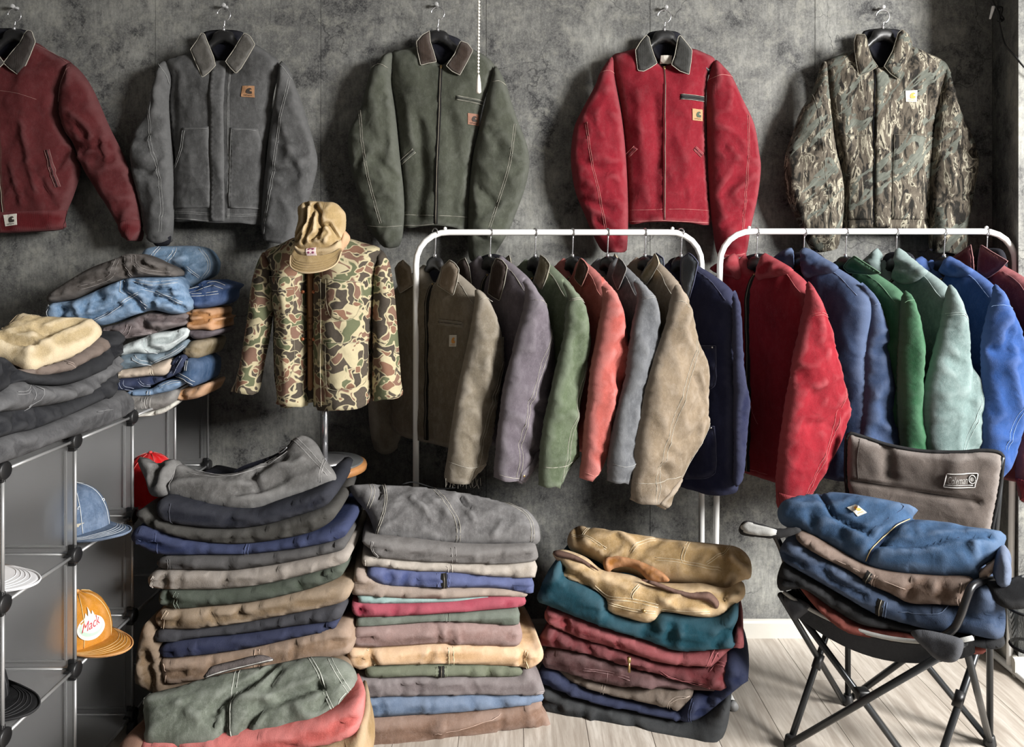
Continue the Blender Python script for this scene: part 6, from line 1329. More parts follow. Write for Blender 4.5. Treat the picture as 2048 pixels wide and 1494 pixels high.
ty, cr, surf, tr = cap((-1.215, 2.095, 0.364), math.radians(-24), 0.088, 0.125, MUST, MUST, 'mustard yellow trucker cap with printed badge on the middle shelf row', cloth((240, 196, 110), .1), brim_len=0.10, brim_drop=0.002, sweat=cloth((200, 140, 60), .1), front_up=0.08)
def decal(name, pts, mat, lift, sub=True, seg=0.006):
    """flat print on the crown front: a sideways (metres), b up (metres)"""
    p = np.asarray(pts, float) + A(-0.028, 0); B = resample(catmull(p, True, 4) if sub else p, seg, True); v, f = tri_fill(B, seg, None)
    return mesh_obj(name, tr(surf(v[:, 0] / 0.09, v[:, 1] / 0.125, lift)), f, mat, cr)
a_ = np.linspace(0, 2 * math.pi, 20, endpoint=False)
decal('badge_print', np.column_stack([0.002 + 0.040 * np.cos(a_), 0.050 + 0.030 * np.sin(a_)]), plain('white_print', (206, 202, 192), .7), 0.0016)
decal('badge_ring', np.column_stack([0.002 + 0.033 * np.cos(a_), 0.052 + 0.022 * np.sin(a_)]), plain('mint_print', (170, 206, 178), .7), 0.0022)
decal('badge_centre', np.column_stack([0.002 + 0.029 * np.cos(a_), 0.056 + 0.018 * np.sin(a_)]), plain('white_print', (206, 202, 192), .7), 0.0028)
decal('badge_flame', [(-0.018, 0.070), (-0.012, 0.088), (-0.006, 0.078), (0.0, 0.100), (0.005, 0.080), (0.012, 0.090), (0.018, 0.070)], plain('white_print', (206, 202, 192), .7), 0.0022, sub=False, seg=0.004)
V, Fc, ext = text2d('Mack', 0.35); q = np.column_stack([V[:, 0] / ext[0] * 0.052, V[:, 1] / ext[1] * 0.022]); q = np.column_stack([q[:, 0], 0.060 + q[:, 1] + q[:, 0] * 0.25])
mesh_obj('lettering', tr(surf((q[:, 0] - 0.028) / 0.09, q[:, 1] / 0.125, 0.0036)), Fc, plain('crimson_print', (178, 40, 62), .7), cr, smooth=False)
cap((-1.150, 2.385, 0.657), math.radians(-25), 0.09, 0.145, RED_C, RED_C, 'bright red cap half hidden behind the stacked jackets on the shelf', cloth((236, 90, 80), .1), brim_len=0.07)
cap((-1.325, 1.80, 0.657), math.radians(-14), 0.088, 0.12, cloth((150, 118, 84), .2), WHITE_C, 'brown cap with a broad white peak on the upper shelf row', WHITE_C, brim_len=0.125, brim_drop=0.0)
cap((-1.310, 1.80, 0.360), math.radians(-20), 0.088, 0.11, BLACK_C, BLACK_C, 'black cap with flat peak on the middle shelf row', cloth((70, 70, 72), .1), brim_len=0.125, brim_drop=-0.012)

# ------------------------------------------------------------------ bar stool, display stand, camouflage jacket, railroad cap
SX, SY = (650 - 1024) / FPX * 2.50, 2.50
st = empty('bar_stool', (SX, SY, 0)); WOOD = plain('worn_brown_wood', (150, 104, 62), 0.5, var=0.3, sc=25); DKIRON = plain('dark_iron', (34, 34, 36), 0.45, 0.5)
v, f = lathe_geo([(0.128, 0.712), (0.136, 0.716), (0.138, 0.728), (0.134, 0.738), (0.02, 0.739)], (SX, SY, 0), 40); mesh_obj('seat', v, f, WOOD, st)
v, f = lathe_geo([(0.124, 0.738), (0.126, 0.742), (0.122, 0.745), (0.01, 0.745)], (SX, SY, 0), 40); mesh_obj('seat_plate', v, f, plain('brushed_grey_metal', (120, 122, 122), 0.35, 0.6), st)
for k in range(4):
    a = math.pi / 4 + k * math.pi / 2; tube('leg', [(SX + .09 * math.cos(a), SY + .09 * math.sin(a), .712), (SX + .13 * math.cos(a), SY + .13 * math.sin(a), .35), (SX + .165 * math.cos(a), SY + .165 * math.sin(a), .004)], 0.011, DKIRON, st, 8)
tube('foot_ring', [(SX + .142 * math.cos(a), SY + .142 * math.sin(a), .24) for a in np.linspace(0, 2 * math.pi, 28, endpoint=False)], 0.007, DKIRON, st, 8, closed=True)
tag(st, 'round wooden bar stool with metal-plated seat carrying the display stand', 'stool')
ds = empty('display_torso', (SX, SY, 0.746)); FOAM = cloth((150, 110, 66), .1)
v, f = lathe_geo([(0.085, 0.746), (0.088, 0.750), (0.05, 0.756), (0.012, 0.758)], (SX, SY, 0), 30); mesh_obj('stand_base', v, f, CHROME, ds)
tube('stand_pole', [(SX, SY, 0.75), (SX, SY, 0.85), (SX, SY, 1.0)], 0.0095, CHROME, ds, 12)
Cloth(Plane((SX, SY, 0), (1, 0, 0)), uv=[(-0.12, 0.96), (-0.13, 1.1), (-0.15, 1.28), (-0.16, 1.38), (-0.09, 1.42), (-0.045, 1.45), (-0.04, 1.54), (0.04, 1.54), (0.045, 1.45), (0.09, 1.42), (0.16, 1.38), (0.15, 1.28), (0.13, 1.1), (0.12, 0.96)], T=0.06, R=0.1, wr=0, ridge=0, step=0.018).build('torso_form', FOAM, ds)
tag(ds, 'tan torso form on a chrome pole under the duck camouflage jacket', 'mannequin')

def duck_camo():
    """overlapping rounded blobs, each with a thin pale outline, on a cream ground"""
    m, nt, b = new_mat('duck_hunter_camouflage_cloth'); co = objco(nt)
    cream = srgb(170, 160, 130); c = mix(nt, noise(nt, co, 30, 4), scaled(cream, .85), scaled(cream, 1.1))
    for k, (sc, t, col) in enumerate(((11.0, 0.445, (62, 55, 49)), (14.5, 0.555, (108, 80, 68)), (15.0, 0.56, (82, 88, 64)), (16.0, 0.595, (52, 46, 42)), (23.0, 0.63, (112, 80, 64)))):
        o_ = nt.nodes.new('ShaderNodeVectorMath'); o_.operation = 'ADD'; nt.links.new(objco(nt, (1, 1, 1.25)), o_.inputs[0]); o_.inputs[1].default_value = (3.7 * k, 1.9 * k, 5.3 * k)
        n = noise(nt, o_.outputs[0], sc, 1.2, 0.45, 0.25)
        c = mix(nt, ramp(nt, n, [(t - 0.034, (0, 0, 0)), (t - 0.028, (1, 1, 1))]), c, cream)
        c = mix(nt, ramp(nt, n, [(t, (0, 0, 0)), (t + 0.008, (1, 1, 1))]), c, srgb(*col))
    c = mix(nt, mth(nt, 'MULTIPLY', noise(nt, co, 150, 4, .7), 0.25), c, srgb(120, 112, 96))
    nt.links.new(c, b.inputs['Base Color']); b.inputs['Roughness'].default_value = 0.9; b.inputs['Specular IOR Level'].default_value = 0.15
    p = bump(nt, b, noise(nt, co, 14, 5, 0.55, 0.8), 0.35, 0.006); bump(nt, b, noise(nt, co, 320, 2), 0.25, 0.001, p); return m
DUCK = duck_camo(); zM = lambda p: Z(440, 380, 2.49, p); ST_M = cloth((170, 160, 128), .2)
plM = Plane((SX, 2.44, 0), (1, 0, 0))
t = empty('camouflage_jacket', (SX, 2.44, 0.92))
tag(t, 'brown duck-hunter camouflage jacket with four pockets on the display stand', 'jacket')
bl = Cloth(plM, zM([(380, 235), (300, 270), (222, 310), (255, 400), (270, 640), (283, 900), (285, 1042), (340, 1055), (400, 1066), (440, 1070), (436, 1000), (434, 800), (432, 600), (430, 420), (420, 280)]), T=0.085, R=0.13, Tb=0.02, wr=0.004, ridge=0.004, wsx=0.06, wsy=0.18, seed=611, open_px=zM([(285, 1042), (440, 1070)])); bl.build('front_panel', DUCK, t)
brt = Cloth(plM, zM([(480, 280), (560, 230), (640, 240), (720, 265), (802, 298), (772, 420), (762, 520), (755, 650), (748, 900), (747, 1055), (600, 1072), (476, 1082), (470, 1000), (468, 700), (470, 450)]), T=0.09, R=0.13, Tb=0.02, wr=0.004, ridge=0.004, wsx=0.06, wsy=0.18, seed=613, open_px=zM([(747, 1055), (476, 1082)])); brt.build('front_panel', DUCK, t)
Cloth(plM.off(-0.03), zM([(300, 275), (225, 312), (262, 400), (285, 1030), (470, 1050), (742, 1035), (768, 420), (798, 300), (640, 245), (480, 225)]), T=0.02, R=0.05, Tb=0.1, wr=0.003, ridge=0.002, seed=615, step=0.016, open_px=zM([(285, 1030), (742, 1035)])).build('back_panel', DUCK, t)
slm = plM.off(-0.005)
sA = Cloth(slm, zM([(228, 306), (190, 350), (155, 470), (140, 600), (110, 800), (78, 950), (60, 992), (120, 1000), (192, 1004), (225, 850), (255, 700), (270, 550), (266, 400)]), T=0.05, R=0.075, Tb=0.04, wr=0.006, ridge=0.005, wsx=0.06, wsy=0.12, seed=617, open_px=zM([(60, 992), (192, 1004)])); sA.build('sleeve', DUCK, t)
sB = Cloth(slm, zM([(790, 296), (840, 350), (865, 480), (877, 600), (892, 800), (902, 950), (908, 1022), (830, 1030), (758, 1034), (755, 880), (758, 600), (762, 420)]), T=0.05, R=0.075, Tb=0.04, wr=0.006, ridge=0.005, wsx=0.06, wsy=0.12, seed=619, open_px=zM([(908, 1022), (758, 1034)])); sB.build('sleeve', DUCK, t)
for cl, q, top in ((bl, [(255, 430), (395, 428), (392, 540), (378, 598), (345, 615), (300, 612), (270, 560)], 3), (bl, [(287, 726), (395, 738), (392, 870), (365, 935), (315, 948), (288, 910)], 2), (brt, [(558, 437), (720, 455), (726, 540), (695, 622), (640, 642), (585, 622), (562, 560)], 2), (brt, [(556, 745), (745, 748), (742, 930), (700, 965), (590, 972), (560, 930)], 2)):
    pk = cl.patch(t, DUCK, 'pocket', px=zM(q), thick=0.004, puff=0.003)
    cl.seam(pk, ST_M, zM([q[0], ((q[0][0] + q[1][0]) / 2, (q[0][1] + q[1][1]) / 2), q[1]]), r=0.0016, lift=0.006); cl.seam(pk, ST_M, zM(q[1:] + q[:1]), r=0.001, lift=0.004)
bl.seam(t, ST_M, zM([(264, 495), (320, 496), (388, 490)]), r=0.0016, lift=0.007)
brt.patch(t, DUCK, 'placket', px=zM([(473, 440), (530, 440), (530, 1060), (478, 1070), (472, 760)]), thick=0.004, puff=0.002); brt.seam(t, ST_M, zM([(530, 440), (528, 760), (530, 1060)]), r=0.0012, lift=0.005)
for y in (505, 737): 
    for cl, x in ((brt, 484), (bl, 425)):
        uvp = cl.pl.uv(zM([(x, y)])); cc = cl.pl.xyz(uvp, cl.h(uvp) + 0.007)[0]; v, f = lathe_geo([(0.006, 0.002), (0.006, -0.001), (0.0035, -0.004)], cc, 12, 'y'); mesh_obj('button', v, f, plain('copper_button', (160, 98, 66), .4, .6), t)
lz = Cloth(plM.off(0.02), zM([(438, 425), (462, 425), (464, 700), (464, 960), (446, 1000), (436, 960), (440, 700)]), T=0.01, R=0.01, wr=0, ridge=0, step=0.01); lz.build('facing', cloth((156, 106, 56), .15), t)
# railroad cap
zK = lambda p: Z(560, 390, 8.3, p)
KH = cloth((196, 168, 120), .15); t = empty('railroad_cap', (SX, 2.38, 1.36)); kst = cloth((150, 122, 78), .1)
tag(t, 'khaki railroad cap with soft pleated crown resting on the camouflage jacket', 'cap')
plK = Plane((SX, 2.29, 1.38), (1, 0, 0), (0, 0.22, 1))
ck = Cloth(plK, zK([(300, 250), (370, 170), (440, 112), (640, 118), (800, 130), (930, 138), (1030, 230), (1090, 320), (1095, 480), (1080, 600), (1040, 730), (1010, 900), (900, 1000), (700, 1055), (500, 1060), (330, 1010), (250, 900), (242, 760), (260, 640), (312, 440)]), T=0.07, Tb=0.06, R=0.075, wr=0.004, ridge=0.003, wsx=0.05, wsy=0.08, seed=631, step=0.005,
    folds=[(zK([(450, 140), (520, 260), (500, 540), (270, 750)]), 0.006, -0.020), (zK([(620, 250), (640, 400), (560, 640), (470, 860)]), 0.0045, -0.016), (zK([(640, 220), (740, 400), (740, 680), (600, 810)]), 0.006, -0.020), (zK([(560, 300), (560, 520), (460, 760)]), 0.007, 0.012), (zK([(680, 480), (660, 700), (560, 830)]), 0.005, 0.010), (zK([(720, 790), (760, 600), (880, 560), (990, 740)]), 0.005, -0.016), (zK([(270, 770), (350, 820), (440, 740)]), 0.005, -0.018), (zK([(820, 860), (900, 700), (840, 620)]), 0.005, 0.008)])
ck.build('crown', KH, t)
for q in ([(800, 140), (800, 300), (790, 500), (760, 600)], [(460, 870), (560, 850), (700, 830), (800, 840)]): ck.seam(t, kst, zK(q), r=0.0009)
bd = Cloth(plK.off(0.036), zK([(245, 790), (330, 880), (470, 880), (640, 850), (820, 840), (960, 770), (1010, 740), (1020, 880), (900, 985), (740, 1035), (560, 1050), (420, 1035), (320, 1000), (240, 900)]), T=0.03, Tb=0.03, R=0.05, wr=0.001, ridge=0.001, seed=633, step=0.005); bd.build('band', KH, t)
for q in ([(690, 850), (700, 1030)], [(720, 846), (726, 1030)], [(440, 885), (430, 1030)]): bd.seam(t, kst, zK([q[0], ((q[0][0] + q[1][0]) / 2, (q[0][1] + q[1][1]) / 2), q[1]]), r=0.0008)
lb = bd.patch(t, plain('pale_pink_label', (228, 206, 204), .8), 'label_patch', px=zK([(458, 882), (622, 878), (628, 1022), (466, 1026)]), thick=0.003, step=0.005); q = bd.pl.uv(zK([(545, 955)]))[0]
for tx, dx, dy, sz in (('T', 0.0, 0.0, 0.018),):
    V, Fc, ext = text2d(tx); bd.stamp(lb, plain('plum_print', (140, 60, 96), .8), 'lettering', np.column_stack([q[0] + dx + V[:, 0] / ext[0] * sz * .8, q[1] + dy + V[:, 1] / ext[1] * sz]), Fc, 0.0042)
aa = np.linspace(0, 2 * math.pi, 14, endpoint=False)
for k in range(4):
    a = k * math.pi / 2 + .78; v, f = tri_fill(np.column_stack([q[0] + .0095 * math.cos(a) + .003 * np.cos(aa), q[1] + .0075 * math.sin(a) + .003 * np.sin(aa)]), 0.002, None); bd.stamp(lb, plain('plum_print', (140, 60, 96), .8), 'emblem', v, f, 0.0042)
# peak: curved plate dropping forward
m = 26; L = []; R_ = 7
u0 = bd.pl.uv(zK([(245, 905), (330, 1005), (460, 1045), (600, 1052), (760, 1035), (900, 985), (1018, 890)])); u1 = bd.pl.uv(zK([(214, 1010), (245, 1230), (400, 1342), (600, 1370), (850, 1312), (1000, 1180), (1040, 960)]))
i0 = resample(catmull(u0, False, 6), 1e9, False) if False else catmull(u0, False, 5); i1 = catmull(u1, False, 5); V = []
for r in range(R_ + 1):
    s_ = r / R_; q = i0 * (1 - s_) + i1 * s_; mid_ = np.sin(np.linspace(0.12, math.pi - .12, len(q)))
    V.append(bd.pl.xyz(q, 0.006 + 0.030 * mid_ + 0.035 * s_ * mid_ ** .8))
n0 = len(i0); V = np.vstack(V); n = len(V); V = np.vstack([V, V + plK.n * -0.004]); Fc = []
for r in range(R_):
    for j in range(n0 - 1):
        a, b, c_, d = r * n0 + j, r * n0 + j + 1, (r + 1) * n0 + j + 1, (r + 1) * n0 + j; Fc.append((a, d, c_, b)); Fc.append((a + n, b + n, c_ + n, d + n))
pk = mesh_obj('peak', V, Fc, KH, t)
tube('edge_binding', V[R_ * n0:(R_ + 1) * n0], 0.0025, KH, pk, 6)
for r in (3, 4, 5, 6): tube('peak_stitch', V[r * n0:(r + 1) * n0] + plK.n * 0.0006, 0.0006, kst, pk, 4)
sb_ = Cloth(plK.off(-0.015), zK([(1060, 600), (1110, 620), (1165, 700), (1140, 800), (1060, 900), (1010, 960), (980, 800)]), T=0.03, R=0.03, wr=0.001, ridge=0.002, seed=637, step=0.005); sb_.build('crown_back', cloth((206, 160, 112), .15), t)

# ------------------------------------------------------------------ bead chain, cable clamp
CD = 2.30; t = empty('bead_chain', P(957, 185, CD)); bx = P(957, 0, CD)[0]; gs = []
zt, zbm = 2.45, P(0, 150, CD)[2]; z = zbm + 0.01; k = 0
while z < zt:
    gs.append(lathe_geo([(0.0008, -0.0042), (0.0036, -0.0024), (0.0045, 0), (0.0036, 0.0024), (0.0008, 0.0042)], (bx + 0.0012 * math.sin(z * 9), CD, z), 7)); z += 0.0102
v, f = join_geo(*gs); ob = mesh_obj('beads', v, f, plain('ivory_plastic', (232, 228, 218), .35), t); ob['kind'] = 'stuff'
tube('string', [(bx, CD, zbm), (bx + .001, CD, (zbm + zt) / 2), (bx, CD, 2.70)], 0.0009, plain('ivory_plastic', (232, 228, 218), .35), t, 5)
v, f = lathe_geo([(0.004, 0.0), (0.0085, -0.004), (0.0075, -0.03), (0.0045, -0.052), (0.003, -0.058)][::-1], (bx, CD, 0), 14); v = v * A(1, 1, -1) + A(0, 0, P(0, 187, CD)[2]); f = [tuple(reversed(q)) for q in f]
mesh_obj('pull', v, f, plain('ivory_plastic', (232, 228, 218), .35), t)
tube('ceiling_eye', [(bx, CD, 2.70), (bx, CD, 2.72), (bx, CD, 2.748)], 0.005, CHROME, t, 8)
tag(t, 'white bead pull chain with tapered end hanging from the ceiling', 'pull chain')
kx = lambda px, py, d=2.66: P(px, py, d)
t = empty('spring_clamp', kx(1992, 40)); 
for q in ([(1978, -30), (1984, 2), (1990, 14)], [(1990, 14), (1998, 30), (1997, 42)], [(1990, 14), (2003, 16), (2001, 30), (2006, 39), (1998, 42)]): tube('jaw', catmull([kx(*p) for p in q], False, 3), 0.0055, BLACKPL, t, 8)
tube('handle', catmull([kx(1987, 13), kx(1984, 24), kx(1980, 38)], False, 3), [0.006, 0.0058, 0.0056, 0.005, 0.0045, 0.004, 0.003], plain('white_plastic', (225, 225, 225), .4), t, 8)
tag(t, 'black clamp with white tip fixed to the pier at the top right', 'clamp')
cb_ = tube('power_cable', catmull([kx(1998, 42), kx(2004, 70), kx(2012, 92, 2.6), kx(2030, 112, 2.56), kx(2052, 138, 2.53), kx(2120, 200, 2.53), kx(2200, 420, 2.53)], False, 5), 0.0028, BLACKPL); tag(cb_, 'thin black cable running down from the clamp at the right edge', 'cable')

# ------------------------------------------------------------------ folding camp chair
zQ = lambda p: Z(1440, 840, 2.284, p)
FL, BL, BR, FR = A(0.808, 2.18, 0), A(1.069, 2.387, 0), A(1.392, 2.185, 0), A(1.105, 1.985, 0)
sFL, sFR, sBL, sBR = A(0.784, 2.15, 0.455), A(1.125, 1.865, 0.468), A(1.069, 2.385, 0.43), A(1.392, 2.185, 0.43)
GUN = plain('gunmetal_tube', (58, 60, 62), 0.32, 0.7, var=0.1, bmp=0); BLKF = cloth((30, 30, 32), .1); TAUPE = cloth((122, 112, 106), .08); LGREY = cloth((172, 172, 168), .1)
ch = empty('camping_chair', (1.1, 2.18, 0)); tag(ch, 'folding camping chair with taupe back loaded with folded jackets', 'chair')
def leg(a, b_): tube('leg', [a, (a + b_) / 2, b_], 0.0095, GUN, ch, 10)
Z1 = A(0, 0, 0.012)
off = A(-0.012, -0.012, 0)
leg(FL + Z1 + off, sFR + off); leg(FR + Z1, sFL)
leg(FL + Z1, sBL); leg(BL + Z1 + A(-.014, .0, 0), sFL + A(-.014, 0, 0))
leg(BL + Z1 + A(0.012, 0.012, 0), sBR + A(0.012, 0.012, 0)); leg(BR + Z1, sBL)
leg(FR + Z1, sBR + A(.014, 0, 0)); leg(BR + Z1, sFR)
UB = [A(1.069, 2.387, 0.012), A(1.392, 2.185, 0.012)]; TB = [A(1.030, 2.30, 0.872), A(1.384, 2.12, 0.86)]
for a, b_ in zip(UB, TB): tube('back_post', [a, a * A(1, 1, 0) + A(0, 0, .43), b_ * .5 + A(a[0], a[1], .43) * .5, b_], 0.009, GUN, ch, 10)
for p in (FL, BL, BR, FR):
    v, f = lathe_geo([(0.016, 0.0), (0.018, 0.006), (0.013, 0.03), (0.011, 0.032)], p + A(0, 0, 0.001), 12); mesh_obj('foot_cap', v, f, BLACKPL, ch)
for a, b_, c_, d in ((FL, sFR, FR, sFL),):
    m_ = (a + b_ + c_ + d) / 4; v, f = box_geo(m_, (0.034, 0.03, 0.03), 0.006); mesh_obj('pivot_joint', v, f, BLACKPL, ch)
for a, b_ in ((FL, sBL), (FR, sBR)):
    m_ = a + (b_ - a) * .46; dv = (b_ - a) / np.linalg.norm(b_ - a); tube('sleeve_joint', [m_ - dv * .022, m_, m_ + dv * .022], 0.0135, BLACKPL, ch, 10)
# seat sling
def sling(corners, sag, n=18):
    V = []; 
    for i in range(n + 1):
        for j in range(n + 1):
            s_, r = i / n, j / n; p = (corners[0] * (1 - s_) + corners[1] * s_) * (1 - r) + (corners[2] * (1 - s_) + corners[3] * s_) * r
            V.append(p - A(0, 0, sag * (math.sin(math.pi * s_) ** .8) * (0.75 + .25 * math.sin(math.pi * r))))
    V = np.array(V); k = len(V); V = np.vstack([V, V - A(0, 0, 0.006)]); m2 = n + 1; Fc = []
    for i in range(n):
        for j in range(n):
            a, b, c, d = i * m2 + j, (i + 1) * m2 + j, (i + 1) * m2 + j + 1, i * m2 + j + 1; Fc += [(a, b, c, d), (d + k, c + k, b + k, a + k)]
    ring = [i * m2 for i in range(n + 1)] + [n * m2 + j for j in range(1, n + 1)] + [i * m2 + n for i in range(n - 1, -1, -1)] + [j for j in range(n - 1, 0, -1)]
    for a, b in zip(ring, ring[1:] + ring[:1]): Fc.append((b, a, a + k, b + k))
    return V, Fc, [V[i * m2] for i in range(n + 1)]
cs = [sFL + A(-.01, -.012, .012), sFR + A(.012, -.015, .012), sBL + A(0, 0, 0), sBR + A(0, 0, 0)]
V, Fc, fr_ = sling(cs, 0.075); seat = mesh_obj('seat', V, Fc, BLKF, ch)
tube('seat_binding', np.array(fr_) + A(0, 0, 0.003), 0.006, LGREY, seat, 8)
pf = Plane((cs[0] + cs[1]) / 2, cs[1] - cs[0], (0, 0, 1))
fv = [(a + A(0, 0, -.002)) for a in fr_]; fv2 = [a - A(0, 0, 0.045 + 0.02 * math.sin(math.pi * i / 18)) + A(.01, .012, 0) for i, a in enumerate(fr_)]
V = np.vstack([fv, fv2]); Fc = [(i, i + 1, i + 20, i + 19) for i in range(18)]; V2 = V + A(.008, .008, 0); Fc2 = [(i, i + 1, i + 20, i + 19) for i in range(18)]; v, f = join_geo((V, [q[::-1] for q in Fc]), (V2, Fc2)); mesh_obj('seat_valance', v, f, cloth((66, 68, 72), .1), seat)
plS = vplane(1590, 2.13, -38)
for q, pl_ in (([(288, 815), (330, 808), (390, 830), (420, 860), (395, 880), (345, 915), (318, 890), (300, 850)], vplane(1590, 2.12, -38)), ([(870, 968), (930, 958), (1060, 985), (1112, 1012), (1100, 1080), (1060, 1108), (990, 1095), (940, 1050), (900, 1010)], vplane(1890, 1.85, -38))):
    cc = Cloth(pl_, zQ(q), T=0.014, R=0.02, wr=0.001, ridge=0.001, step=0.008); cc.build('corner_pocket', cloth((70, 72, 78), .1), seat)
cc = Cloth(vplane(1905, 1.845, -38), zQ([(885, 965), (930, 958), (1060, 985), (1100, 1010), (1020, 1002), (940, 985)]), T=0.01, R=0.012, wr=0, ridge=0, step=0.008); cc.build('corner_trim', LGREY, seat)
# back rest
bo = (TB[0] + TB[1]) / 2; bu = TB[1] - TB[0]; bu[2] = 0
plBk = Plane(bo, bu, A(-0.02, -0.06, 0.95))
bk = Cloth(plBk, zQ([(585, 68), (640, 72), (750, 108), (850, 130), (950, 143), (1100, 146), (1200, 138), (1283, 152), (1290, 210), (1270, 350), (1245, 480), (1215, 620), (1050, 640), (850, 640), (650, 560), (605, 400), (578, 300), (574, 180)]), T=0.022, Tb=0.018, R=0.05, wr=0.003, ridge=0.002, wsx=0.1, wsy=0.14, seed=651, step=0.010, folds=[(zQ([(760, 120), (770, 240)]), 0.02, -0.012), (zQ([(1080, 160), (1070, 260)]), 0.03, 0.010), (zQ([(600, 270), (900, 320), (1180, 365)]), 0.006, -0.010)])
ob = bk.build('backrest', TAUPE, ch); tube('edge_binding', bk.pl.xyz(bk.B, np.full(len(bk.B), 0.002)), 0.0055, BLKF, ob, 8, closed=True)
bk.seam(ob, cloth((78, 72, 68), .1), zQ([(600, 268), (900, 322), (1185, 366)]), r=0.0012); bk.seam(ob, cloth((78, 72, 68), .1), zQ([(640, 80), (628, 170), (632, 260)]), r=0.0012)
lg = cloth((214, 212, 208), .05)
q = bk.pl.uv(zQ([(1018, 290), (1030, 238), (1044, 230), (1160, 230), (1172, 240), (1160, 285), (1148, 296), (1018, 292)])); r_ = resample(catmull(q, False, 3), 0.003, False)
tube('logo_frame', bk.pl.xyz(r_, bk.h(r_) + 0.002), 0.0016, lg, ob, 5)
bk.seam(ob, lg, zQ([(1022, 282), (1085, 283), (1152, 286)]), r=0.0015, name='logo_line', lift=0.0015)
V, Fc, ext = text2d('Coleman', 0.1); w4 = bk.pl.uv(zQ([(1036, 275), (1126, 277), (1038, 239)])); e1 = (w4[1] - w4[0]); e2 = (w4[2] - w4[0])
bk.stamp(ob, lg, 'lettering', w4[0] + (V[:, :1] / ext[0] + .5) * e1 + (V[:, 1:] / ext[1] + .5) * e2, Fc, 0.004)
q0 = bk.pl.uv(zQ([(1148, 258)]))[0]
ln = [(q0[0] + 0.0085 * math.cos(a), q0[1] + .0125 * math.sin(a)) for a in np.linspace(0, 2 * math.pi, 16)]; ln = np.array(ln); tube('logo_lantern', bk.pl.xyz(ln, bk.h(ln) + .0018), 0.0016, lg, ob, 5)
v, f = tri_fill(np.column_stack([q0[0] + .005 * np.cos(aa), q0[1] + .007 * np.sin(aa)]), 0.004, None); bk.stamp(ob, lg, 'logo_lantern', v, f, 0.002)
# arm rests with mesh cup holders
MESHM = None
def mesh_mat():
    m, nt, b = new_mat('black_mesh_fabric'); co = objco(nt, (260, 260, 260)); 
    ck_ = nt.nodes.new('ShaderNodeTexWave'); ck_.inputs['Scale'].default_value = 1.0; ck_.bands_direction = 'Z'; nt.links.new(co, ck_.inputs['Vector'])
    c2 = nt.nodes.new('ShaderNodeTexWave'); c2.inputs['Scale'].default_value = 1.0; c2.bands_direction = 'X'; nt.links.new(co, c2.inputs['Vector'])
    al = mth(nt, 'MAXIMUM', mth(nt, 'GREATER_THAN', ck_.outputs[1], .62), mth(nt, 'GREATER_THAN', c2.outputs[1], .62)); nt.links.new(al, b.inputs['Alpha']); b.inputs['Base Color'].default_value = (.03, .035, .035, 1); return m
MESHM = mesh_mat()
def arm(pts_px, d, yaw, trim_px, tube_pts, cup_c, cup_r, cup_h, tilt=55):
    pl_ = vplane(pts_px[0][0], d, yaw, tilt, pts_px[0][1]); a = Cloth(pl_, pts_px, T=0.012, R=0.018, wr=0.001, ridge=0.001, step=0.008, seed=661); o = a.build('armrest', BLKF, ch)
    if trim_px: b2 = Cloth(pl_.off(0.008), trim_px, T=0.010, R=0.014, wr=0.001, ridge=0, step=0.008, seed=662); b2.build('armrest_cover', LGREY, o)
    tube('arm_tube', catmull(tube_pts, False, 6), 0.0095, plain('black_gloss_tube', (24, 24, 26), .3), ch, 10)
    V = []; n = 22
    for k, zz in enumerate((0, -cup_h * .5, -cup_h)):
        for j in range(n): V.append(cup_c + A(cup_r * (1 - .08 * k) * math.cos(2 * math.pi * j / n), cup_r * (1 - .08 * k) * math.sin(2 * math.pi * j / n), zz))
    Fc = [(r * n + j, r * n + (j + 1) % n, (r + 1) * n + (j + 1) % n, (r + 1) * n + j) for r in range(2) for j in range(n)] + [tuple(2 * n + j for j in range(n))]
    cp = mesh_obj('cup_holder', V, Fc, MESHM, ch); tube('cup_rim', V[:n], 0.004, BLKF, cp, 6, closed=True); tube('cup_base_rim', V[2 * n:], 0.004, BLKF, cp, 6, closed=True)
arm(zQ([(86, 495), (105, 465), (140, 462), (260, 495), (350, 490), (370, 510), (300, 535), (225, 540), (120, 528), (92, 520)]), 2.16, -35, zQ([(92, 492), (110, 470), (140, 468), (255, 500), (265, 520), (215, 530), (120, 518)]),
    [P(1545, 1062, 2.17), P(1559, 1088, 2.165), P(1570, 1120, 2.16), P(1580, 1160, 2.155), P(1600, 1192, 2.16), P(1622, 1205, 2.2)], A(0.86, 2.24, 0.600), 0.042, 0.085)
arm(zQ([(1205, 745), (1300, 730), (1420, 700), (1520, 720), (1540, 800), (1440, 850), (1330, 865), (1255, 830)]), 1.90, -35, zQ([(1290, 745), (1400, 705), (1500, 712), (1520, 740), (1420, 730), (1340, 735)]),
    [P(1850, 1290, 1.9), P(1902, 1262, 1.87), P(1921, 1232, 1.86), P(1932, 1200, 1.86), P(1945, 1172, 1.87), P(1968, 1162, 1.9), P(1990, 1160, 1.94)], P(2058, 1218, 1.98), 0.05, 0.10)

